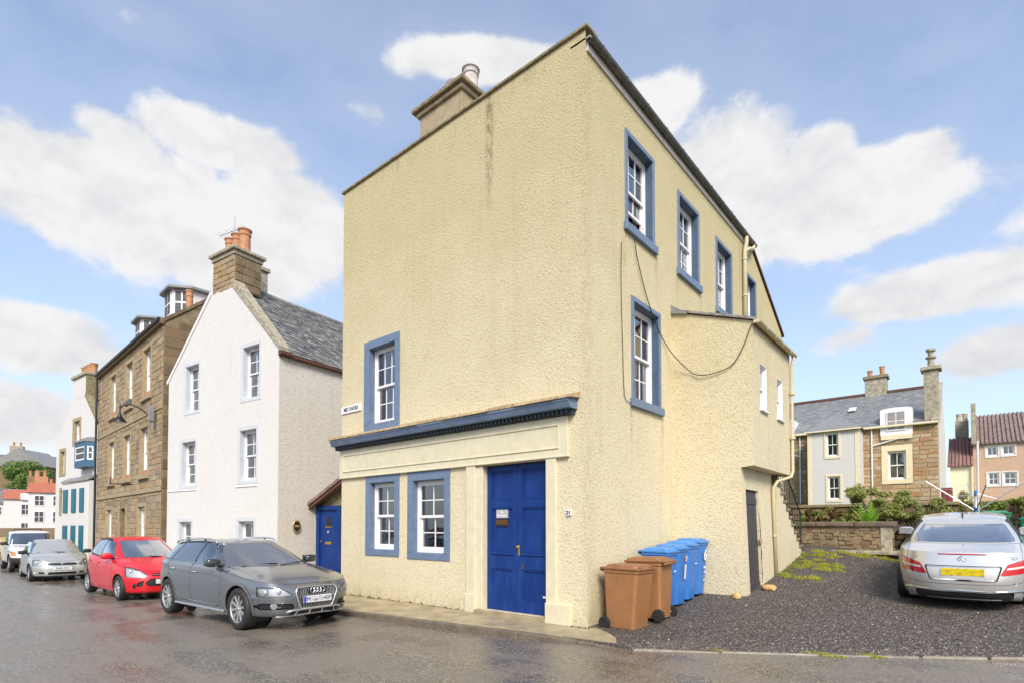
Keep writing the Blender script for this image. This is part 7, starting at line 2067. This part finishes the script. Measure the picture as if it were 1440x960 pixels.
# skid plate under the grille
sk = MB()
P_ = [(gx(y, z) + .010, y, z) for y, z in ((-.62, .24), (-.44, .335), (0, .345), (.44, .335), (.62, .24))]
sk.tube(catmull(P_, 5), .014, 6); P2_ = [(gx(y, .25) + .016, y, z) for y, z in ((-.62, .24), (-.3, .255), (0, .26), (.3, .255), (.62, .24))]
sk.tube(catmull(P2_, 5), .016, 6)
for y in (-.33, -.11, .11, .33): sk.tube([(gx(y, .34) + .010, y, .34), (gx(y * 1.12, .26) + .016, y * 1.12, .255)], .013, 6)
sk.obj('skid_plate', 'satin_silver', aud)

# ---------------------------------------------------------------- red hatchback
RD = dict(name='hatchback', paint='paint_red', ns=190, q=1.2, W=.847, xf=2.05, xr=-1.83, clear=.17, belt=.98, cabin=(-1.5, .9), seats=(.1, -.8), head=1.24,
    axles=((1.255, .335), (-1.255, .335)), arch_z=.31, wr=.30, rim=.20, ww=.19, spokes=8, track=.86, vf=.8,
    mirror=(.62, 1.05), mirror_in=(.15, 1.30), handles=((-.25, .86), (-1.0, .89)),
    wipers=([(-.55, 1.02), (.0, 1.03), (.2, 1.02)], [(.0, 1.0), (.5, 1.03)]),
    curves=dict(
        k0=dict(xf=1.92, xr=-1.72, w=.74, z=[(0, .19)]),
        k1=dict(xf=2.02, xr=-1.80, w=.815, z=[(-1.8, .30), (-1.3, .24), (1.5, .22), (2.0, .23)]),
        k2=dict(xf=2.05, xr=-1.83, w=.845, z=[(-1.8, .52), (2.0, .44)]),
        k3=dict(xf=2.01, xr=-1.82, w=.847, z=[(-1.8, .80), (0, .72), (2.0, .60)]),
        k4=dict(xf=1.90, xr=-1.79, w=.825, z=[(-1.8, 1.00), (-1.2, .97), (0, .92), (.8, .90), (1.3, .84), (1.7, .77), (1.95, .70)]),
        k4b=dict(xf=1.50, xr=-1.78, w=.79, z=[(-1.8, 1.04), (-1.2, 1.01), (0, .95), (.8, .94), (1.2, .91), (1.5, .875)]),
        k5=dict(xf=1.00, xr=-1.74, w=.755, f=(5.5, 3.3), z=[(-1.8, 1.10), (-1.2, 1.05), (0, .985), (.7, .985), (1.0, 1.0)]),
        k6=dict(xf=.08, xr=-1.62, w=.575, f=(5.5, 3.3), r=(5, 3), z=[(-1.6, 1.40), (-1.0, 1.47), (-.4, 1.485), (.1, 1.435)]),
        k7=dict(xf=.0, xr=-1.60, w=.38, z=[(-1.6, 1.425), (-1.0, 1.50), (-.4, 1.51), (.1, 1.455)]),
        k8=dict(xf=-.04, xr=-1.58, w=.0, z=[(-1.6, 1.435), (-1.0, 1.51), (-.4, 1.52), (.1, 1.46)])),
    regions=[
        dict(name='bonnet', view='t', bands=(1,), polys=[[(.95, -1.2), (2.6, -1.2), (2.6, 1.2), (.95, 1.2)]], xmin=.88, seam=True, nomir=True),
        dict(name='door', view='s', bands=(0, 1), polys=[[(.80, .30), (.84, .65), (.74, 1.3), (-.355, 1.3), (-.355, .28)]], split=True, seam=True),
        dict(name='door', view='s', bands=(0, 1), polys=[[(-.355, .28), (-.355, 1.3), (-1.28, 1.3), (-1.22, 1.0), (-1.15, .75), (-.92, .55), (-.86, .28)]], split=True, seam=True),
        dict(name='window_trim', view='s', bands=(2,), polys=[[(.84, .9), (.78, .99), (.16, 1.40), (-.1, 1.8), (-.9, 1.8), (-1.07, 1.44), (-1.40, 1.10), (-1.5, .9)]], split=True, mat='black_plastic', ymin=.7),
        dict(name='door_window', view='s', bands=(2,), polys=[rounded([(.66, 1.005), (.12, 1.37), (-.27, 1.43), (-.33, 1.015)], .03)], split=True, mat='car_glass'),
        dict(name='rear_door_window', view='s', bands=(2,), polys=[rounded([(-.39, 1.02), (-.33, 1.432), (-.98, 1.415), (-1.22, 1.10)], .03)], split=True, mat='tint_glass'),
        dict(name='windscreen', view='f', bands=(2,), polys=[rounded([(-.68, 1.01), (.68, 1.01), (.54, 1.415), (-.54, 1.415)], .04)], mat='screen_glass', nmin=.40, seam=True, nomir=True),
        dict(name='tailgate_window', view='r', bands=(2,), polys=[rounded([(-.58, 1.15), (.58, 1.15), (.5, 1.38), (-.5, 1.38)], .04)], mat='tint_glass', nmin=.5, nomir=True),
        dict(name='headlight', view='f', bands=(0, 1), polys=[rounded([(.38, .60), (.62, .565), (1.0, .60), (1.0, .82), (.66, .82), (.52, .73)], .03)], split=True, mat='lamp_cover', inset=(.03, 'reflector'), seam=True, nmin=.30),
        dict(name='grille', view='f', bands=(0,), polys=[rounded([(-.34, .60), (.34, .60), (.28, .66), (-.28, .66)], .02)], off=-.02, mat='ink', nomir=True),
        dict(name='air_intake', view='f', bands=(0,), polys=[rounded([(-.40, .36), (.40, .36), (.46, .44), (.36, .54), (-.36, .54), (-.46, .44)], .03), rounded([(.50, .36), (.48, .50), (.58, .46), (.62, .36)], .02)], off=-.03, mat='black_plastic'),
        dict(name='tail_light', view='r', bands=(0, 1), polys=[rounded([(.55, .80), (.6, 1.0), (.9, 1.0), (.9, .78)], .02)], split=True, mat='red_lens', xmax=-1.55),
        dict(name='arch', view='s', bands=(0,), polys=[circ(1.255, .31, .335), circ(-1.255, .31, .335)]),
    ])
red, RC, RP = build_car(RD, (-12.30, -2.72, -.175), 1.0, 'bright red hatchback parked behind the grey estate')
for s in (-1, 1):
    xx = RC.end_x(s * .62, .36, 1)
    f_ = MB().lathe([(.05, .02), (.06, .012), (.05, 0)], 18, (0, 0, 0), 'X').obj('fog_lamp_ring', 'black_plastic', red, Matrix.Translation((xx - .015, s * .63, .38)))
    MB().lathe([(0, .014), (.035, .012), (.048, 0)], 16, (0, 0, 0), 'X').obj('fog_lamp', 'clear_lens', f_, Matrix.Translation((xx - .015, s * .63, .38)), smooth=True)
    superell(MB(), (RC.end_x(s * .66, .70, 1) - .05, s * .64, .70), .03, .05, .05, 1).obj('headlight_lens', 'galvanised', red, smooth=True)
MB().tube([(RC.end_x(y, .63, 1) + .005, y, .63) for y in np.linspace(-.30, .30, 9)], .012, 6).obj('grille_bar', 'chrome', red)
num_plate(red, RC, 0, .47, 1, .52, .11, 'plate_white', .02)

# ---------------------------------------------------------------- silver small car, facing the camera
import copy
SV = copy.deepcopy(RD)
SV.update(name='hatchback', paint='paint_silver', W=.84, xf=2.05, xr=-1.87, belt=.96, head=1.18, mirror=(.58, 1.0), mirror_in=(.12, 1.24), mirror_mat='black_plastic', rim_mat='steel_rim', spokes=7)
SV['axles'] = ((1.243, .33), (-1.243, .33))
K = SV['curves']
K['k4'].update(xf=1.93, z=[(-1.8, .97), (-1.2, .94), (0, .90), (.8, .89), (1.3, .84), (1.7, .77), (1.95, .70)])
K['k4b'].update(xf=1.50, z=[(-1.8, 1.0), (-1.2, .97), (0, .93), (.8, .925), (1.2, .90), (1.5, .865)])
K['k5'].update(xf=.95, w=.75, z=[(-1.8, 1.05), (-1.2, 1.0), (0, .955), (.7, .955), (1.0, .965)])
K['k6'].update(xf=.02, w=.57, z=[(-1.6, 1.32), (-1.0, 1.385), (-.4, 1.40), (.1, 1.355)])
K['k7'].update(z=[(-1.6, 1.345), (-1.0, 1.41), (-.4, 1.425), (.1, 1.375)]); K['k8'].update(z=[(-1.6, 1.35), (-1.0, 1.42), (-.4, 1.433), (.1, 1.38)])
SV['wipers'] = ([(-.55, .99), (.0, 1.0), (.2, .99)], [(.0, .975), (.5, 1.0)])
SV['regions'] = [
    dict(name='bonnet', view='t', bands=(1,), polys=[[(.9, -1.2), (2.6, -1.2), (2.6, 1.2), (.9, 1.2)]], xmin=.85, seam=True, nomir=True),
    dict(name='door', view='s', bands=(0, 1), polys=[[(.80, .30), (.84, .65), (.74, 1.3), (-.355, 1.3), (-.355, .28)]], split=True, seam=True),
    dict(name='window_trim', view='s', bands=(2,), polys=[[(.82, .9), (.74, .96), (.13, 1.32), (-.1, 1.8), (-.9, 1.8), (-1.07, 1.36), (-1.40, 1.06), (-1.5, .9)]], split=True, mat='black_plastic', ymin=.7),
    dict(name='door_window', view='s', bands=(2,), polys=[rounded([(.62, .975), (.10, 1.30), (-.27, 1.345), (-.33, .98)], .03)], split=True, mat='car_glass'),
    dict(name='rear_door_window', view='s', bands=(2,), polys=[rounded([(-.39, .985), (-.33, 1.345), (-.98, 1.33), (-1.22, 1.05)], .03)], split=True, mat='tint_glass'),
    dict(name='windscreen', view='f', bands=(2,), polys=[rounded([(-.685, .97), (.685, .97), (.535, 1.34), (-.535, 1.34)], .04)], mat='screen_glass', nmin=.40, seam=True, nomir=True),
    dict(name='tailgate_window', view='r', bands=(2,), polys=[rounded([(-.58, 1.1), (.58, 1.1), (.5, 1.3), (-.5, 1.3)], .04)], mat='tint_glass', nmin=.5, nomir=True),
    dict(name='headlight', view='f', bands=(0, 1), polys=[rounded([(.43, .575), (.60, .555), (1.0, .575), (1.0, .75), (.66, .76), (.55, .72)], .04)], split=True, mat='lamp_cover', inset=(.03, 'reflector'), seam=True, nmin=.30),
    dict(name='grille', view='f', bands=(0,), polys=[rounded([(-.44, .60), (-.36, .565), (.36, .565), (.44, .60), (.34, .645), (-.34, .645)], .02)], off=-.02, mat='ink', nomir=True),
    dict(name='air_intake', view='f', bands=(0,), polys=[rounded([(-.40, .255), (.40, .255), (.36, .34), (-.36, .34)], .03), rounded([(.45, .275), (.50, .35), (.62, .35), (.62, .29)], .02)], off=-.03, mat='black_plastic'),
    dict(name='arch', view='s', bands=(0,), polys=[circ(1.243, .31, .33), circ(-1.243, .31, .33)]),
]
sil, SC, SP = build_car(SV, (-21.55, -2.86, -.30), -3.0, 'small silver car facing the viewer, between the red car and the white pickup')
for s in (-1, 1):
    superell(MB(), (SC.end_x(s * .64, .66, 1) - .045, s * .64, .66), .03, .055, .055, 1).obj('headlight_lens', 'galvanised', sil, smooth=True)
    superell(MB(), (SC.end_x(s * .70, .31, 1) - .02, s * .68, .31), .03, .05, .035, .8).obj('fog_lamp', 'clear_lens', sil, smooth=True)
superell(MB(), (SC.end_x(0, .61, 1) + .01, 0, .612), .01, .055, .024, 1).obj('emblem', 'chrome', sil, smooth=True)
pl = num_plate(sil, SC, 0, .46, 1, .52, .11, 'plate_white', .012)
text_mesh('lettering', 'SH02 TCY', .088, 'ink', pl, letter_T(IDM, 0, -.003, 0), xs=.95)
MB().tube([(-.3, 0, 1.42), (-.55, 0, 1.62)], .004, 5).obj('aerial', 'ink', sil)

# ---------------------------------------------------------------- white pickup and the dark car behind it
WP = copy.deepcopy(SV)
WP.update(name='pickup', paint='paint_white', W=.88, xf=2.2, xr=-2.5, clear=.30, belt=1.13, head=1.42, mirror=(.55, 1.2), mirror_in=(.15, 1.5), wr=.36, rim=.2, arch_z=.37, ns=150, q=1.0, cabin=(-1.4, .85), wipers=([(-.5, 1.19), (.2, 1.2)],), handles=((-.3, 1.0),))
WP['axles'] = ((1.35, .42), (-1.4, .42))
WP['curves'] = dict(
    k0=dict(xf=2.08, xr=-2.42, w=.78, z=[(0, .34)]), k1=dict(xf=2.18, xr=-2.48, w=.86, f=(6, 5), z=[(0, .42)]), k2=dict(xf=2.2, xr=-2.5, w=.88, f=(6, 5), z=[(0, .62)]),
    k3=dict(xf=2.17, xr=-2.5, w=.88, f=(6, 5), z=[(0, .90)]), k4=dict(xf=2.12, xr=-2.48, w=.865, f=(6, 5), z=[(-2.5, 1.05), (.8, 1.06), (2.1, 1.0)]),
    k4b=dict(xf=1.6, xr=-2.45, w=.85, f=(6, 5), z=[(-2.5, 1.10), (.8, 1.10), (1.6, 1.08)]), k5=dict(xf=1.0, xr=-1.5, w=.80, f=(6, 4), r=(6, 5), z=[(-2.5, 1.13), (1.0, 1.14)]),
    k6=dict(xf=.25, xr=-1.35, w=.64, f=(6, 4), r=(6, 5), z=[(-1.4, 1.68), (-.5, 1.71), (.3, 1.66)]), k7=dict(xf=.15, xr=-1.3, w=.42, z=[(-1.4, 1.71), (-.5, 1.74), (.3, 1.69)]), k8=dict(xf=.1, xr=-1.3, w=0, z=[(-1.4, 1.72), (-.5, 1.75), (.3, 1.70)]))
WP['regions'] = [
    dict(name='windscreen', view='f', bands=(2,), polys=[rounded([(-.70, 1.16), (.70, 1.16), (.60, 1.64), (-.60, 1.64)], .04)], mat='screen_glass', nmin=.40, nomir=True),
    dict(name='door_window', view='s', bands=(2,), polys=[rounded([(.72, 1.16), (.27, 1.62), (-.5, 1.66), (-.55, 1.16)], .03)], split=True, mat='car_glass'),
    dict(name='rear_door_window', view='s', bands=(2,), polys=[rounded([(-.62, 1.16), (-.58, 1.66), (-1.2, 1.64), (-1.3, 1.16)], .03)], split=True, mat='tint_glass'),
    dict(name='bumper', view='f', bands=(0,), polys=[[(-.95, .33), (.95, .33), (.95, .62), (-.95, .62)]], off=.03, mat='black_plastic', nomir=True, xmin=1.6),
    dict(name='grille', view='f', bands=(0,), polys=[rounded([(-.5, .70), (.5, .70), (.5, .88), (-.5, .88)], .03)], off=-.02, mat='ink', nomir=True),
    dict(name='indicator', view='f', bands=(0,), polys=[rounded([(.68, .70), (.90, .70), (.90, .86), (.72, .86)], .02)], split=True, mat='amber_lens', xmin=1.7),
    dict(name='headlight', view='f', bands=(0,), polys=[rounded([(.53, .70), (.66, .70), (.70, .88), (.53, .88)], .02)], split=True, mat='clear_lens'),
    dict(name='door', view='s', bands=(0, 1), polys=[rounded([(.78, .45), (.80, .9), (.74, 1.12), (-.55, 1.12), (-.53, .45)], .05)], split=True, seam=True),
    dict(name='arch', view='s', bands=(0,), polys=[circ(1.35, .37, .42), circ(-1.4, .37, .42)]),
]
wpk, WC, _ = build_car(WP, (-27.9, -2.55, -.32), -2.0, 'white pickup with black bumper and amber indicator, behind the small silver car')
DK = copy.deepcopy(SV); DK.update(name='hatchback', paint='paint_dark', ns=110, q=.8)
drk, DC, _ = build_car(DK, (-36.5, -1.35, -.05), -4.0, 'dark car with roof bars, only its roof showing above the white pickup')
for xx in (-.2, -.9):
    MB().tube([(xx, -.62, 1.44), (xx, -.55, 1.52), (xx, .55, 1.52), (xx, .62, 1.44)], .025, 6).obj('roof_bar', 'black_plastic', drk)

# ---------------------------------------------------------------- silver coupe seen from behind
MC = dict(name='coupe', paint='paint_champagne', ns=260, q=1.5, W=.893, xf=2.24, xr=-2.46, clear=.15, belt=.95, cabin=(-1.55, .9), seats=(.1, -.75), head=1.14, seat_mat='interior_pale',
    axles=((1.38, .36), (-1.38, .36)), arch_z=.335, wr=.325, rim=.225, ww=.245, spokes=10, track=.865, vr=.8, bulge=.03,
    mirror=(.50, .99), mirror_in=(.1, 1.22), handles=((-.35, .80),), 
    curves=dict(
        k0=dict(xf=2.1, xr=-2.34, w=.76, z=[(0, .18)]),
        k1=dict(xf=2.2, xr=-2.42, w=.845, r=(5, 3.0), z=[(-2.5, .30), (-1.9, .25), (1.8, .2), (2.2, .2)]),
        k2=dict(xf=2.24, xr=-2.46, w=.885, r=(5, 3.0), z=[(-2.5, .52), (2.2, .42)]),
        k3=dict(xf=2.2, xr=-2.42, w=.893, r=(5, 3.2), z=[(-2.5, .76), (-1.4, .74), (0, .68), (2.2, .58)]),
        k4=dict(xf=2.1, xr=-2.36, w=.865, r=(5, 3.2), z=[(-2.5, .945), (-1.8, .925), (-1.0, .90), (0, .87), (1.2, .83), (2.1, .70)]),
        k4b=dict(xf=1.55, xr=-2.14, w=.81, r=(5, 3.0), z=[(-2.5, .985), (-1.8, .965), (-1.0, .93), (0, .90), (1.0, .90), (1.55, .85)]),
        k5=dict(xf=1.0, xr=-1.84, w=.755, f=(5, 3), r=(6, 3.4), z=[(-2.5, 1.01), (-1.84, 1.015), (-1.0, .955), (0, .93), (1.0, .96)]),
        k6=dict(xf=.2, xr=-1.12, w=.575, f=(5, 3), r=(6, 3.4), z=[(-1.15, 1.285), (-.6, 1.345), (-.1, 1.345), (.2, 1.31)]),
        k7=dict(xf=.12, xr=-1.06, w=.38, z=[(-1.15, 1.315), (-.6, 1.378), (-.1, 1.38), (.2, 1.34)]),
        k8=dict(xf=.1, xr=-1.04, w=.0, z=[(-1.15, 1.325), (-.6, 1.388), (-.1, 1.392), (.2, 1.35)])),
    regions=[
        dict(name='boot_lid', view='r', bands=(0, 1), polys=[rounded([(-.70, .475), (-.52, .46), (.52, .46), (.70, .475), (.735, .62), (.70, .86), (.70, 1.06), (-.70, 1.06), (-.70, .86), (-.735, .62)], .04)], seam=True, nomir=True, xmax=-1.5),
        dict(name='window_trim', view='s', bands=(2,), polys=[[(.8, .85), (.72, .95), (.25, 1.27), (0, 1.6), (-.8, 1.6), (-1.0, 1.27), (-1.55, 1.0), (-1.7, .85)]], split=True, mat='black_plastic', ymin=.7),
        dict(name='door_window', view='s', bands=(2,), polys=[rounded([(.62, .96), (.2, 1.25), (-.4, 1.295), (-.75, 1.27), (-.7, .96)], .03)], split=True, mat='car_glass'),
        dict(name='rear_window', view='r', bands=(2,), polys=[rounded([(-.655, 1.035), (.655, 1.035), (.535, 1.268), (-.535, 1.268)], .05)], mat='coupe_glass', nmin=.16, nomir=True, seam=True),
        dict(name='windscreen', view='f', bands=(2,), polys=[rounded([(-.66, .97), (.66, .97), (.54, 1.29), (-.54, 1.29)], .04)], mat='screen_glass', nmin=.4, nomir=True),
        dict(name='roof_panel', view='t', bands=(3,), polys=[[(-1.0, -.44), (.1, -.44), (.1, .44), (-1.0, .44)]], mat='paint_champagne', nomir=True),
        dict(name='tail_light', view='r', bands=(0,), polys=[rounded([(.44, .600), (.92, .635), (.92, .835), (.78, .83), (.53, .765)], .02)], split=True, mat='red_lens', xmax=-1.95, seam=True, off=.004),
        dict(name='tail_light_strip', view='r', bands=(0,), polys=[rounded([(.50, .685), (.84, .715), (.84, .745), (.52, .715)], .008)], split=True, mat='clear_lens', xmax=-1.95, off=.007),
        dict(name='plate_recess', view='r', bands=(0,), polys=[rounded([(-.40, .51), (.40, .51), (.47, .74), (-.47, .74)], .04)], off=-.022, nomir=True, seam=True),
        dict(name='diffuser', view='r', bands=(0,), polys=[rounded([(-.58, .08), (.58, .08), (.60, .335), (-.60, .335)], .03)], mat='black_plastic', off=-.01, nomir=True),
        dict(name='door', view='s', bands=(0, 1), polys=[rounded([(.75, .30), (.80, .65), (.70, .94), (-.72, .95), (-.80, .60), (-.62, .30)], .06)], split=True, seam=True),
        dict(name='arch', view='s', bands=(0,), polys=[circ(1.38, .335, .36), circ(-1.38, .335, .36)]),
    ])
mer, MCC, _ = build_car(MC, (4.60, 5.90, .497), 90.0, 'silver coupe with yellow number plate parked nose in on the gravel drive', pitch=5.6)
ex = lambda y, z: MCC.end_x(y, z, -1)
cp = [(ex(y, z) - .006, y, z) for y, z in ((-.86, .30), (-.76, .31), (-.68, .345), (-.5, .355), (0, .36), (.5, .355), (.68, .345), (.76, .31), (.86, .30))]
MB().tube(catmull(cp, 6), .013, 6).obj('bumper_strip', 'chrome', mer, smooth=True)
MB().tube([(ex(y, .24) - .0, y, .22) for y in np.linspace(-.45, .45, 9)], .012, 6).obj('diffuser_lip', 'black_plastic', mer)
for s in (-1, 1):
    superell(MB(), (ex(s * .62, .24) + .01, s * .60, .235), .03, .095, .04, .6).obj('tailpipe', 'cast_grey', mer, smooth=True)
MB().tube([(MCC.end_x(y, .915, -1, (0, 1)) - .004, y, .915) for y in np.linspace(-.29, .29, 13)], .010, 6).obj('brake_light', 'red_lens', mer)
pl = num_plate(mer, MCC, 0, .645, -1, .52, .112, 'plate_yellow', -.008)
# star in a ring
TM = Matrix(((0, 1, 0, MCC.end_x(0, .845, -1, (0, 1)) - .012), (-1, 0, 0, 0), (0, 0, 1, .845), (0, 0, 0, 1)))
em = MB().tube([(.045 * math.cos(a_), 0, .045 * math.sin(a_)) for a_ in [2 * math.pi * q / 28 for q in range(28)]], .006, 6, closed=True).obj('emblem_ring', 'chrome', mer, TM, smooth=True)
for k in range(3):
    a_ = R(90 + 120 * k); MB().tube([(0, 0, 0), (.042 * math.cos(a_), 0, .042 * math.sin(a_))], [.010, .002], 5).obj('emblem_point', 'chrome', em, TM)
for (yy, tx) in ((.60, 'E 350'), (-.60, 'CDI')):
    TL = Matrix(((0, 1, 0, MCC.end_x(yy, .855, -1, (0, 1)) - .03), (-1, 0, 0, yy), (0, 0, 1, .855), (0, 0, 0, 1)))
    text_mesh('badge', tx, .055, 'chrome', mer, letter_T(TL, 0, 0, 0), extrude=.003)
superell(MB(), (-.88, 0, 1.40), .07, .014, .045, 1.0, R3=Matrix.Rotation(R(15), 3, 'Y')).obj('aerial_fin', 'black_plastic', mer, smooth=True)
MB().box(MCC.end_x(0, 1.06, -1, (2,)) + .05, MCC.end_x(0, 1.06, -1, (2,)) + .09, -.14, .14, 1.03, 1.06).obj('shelf_light', 'interior_pale', mer)
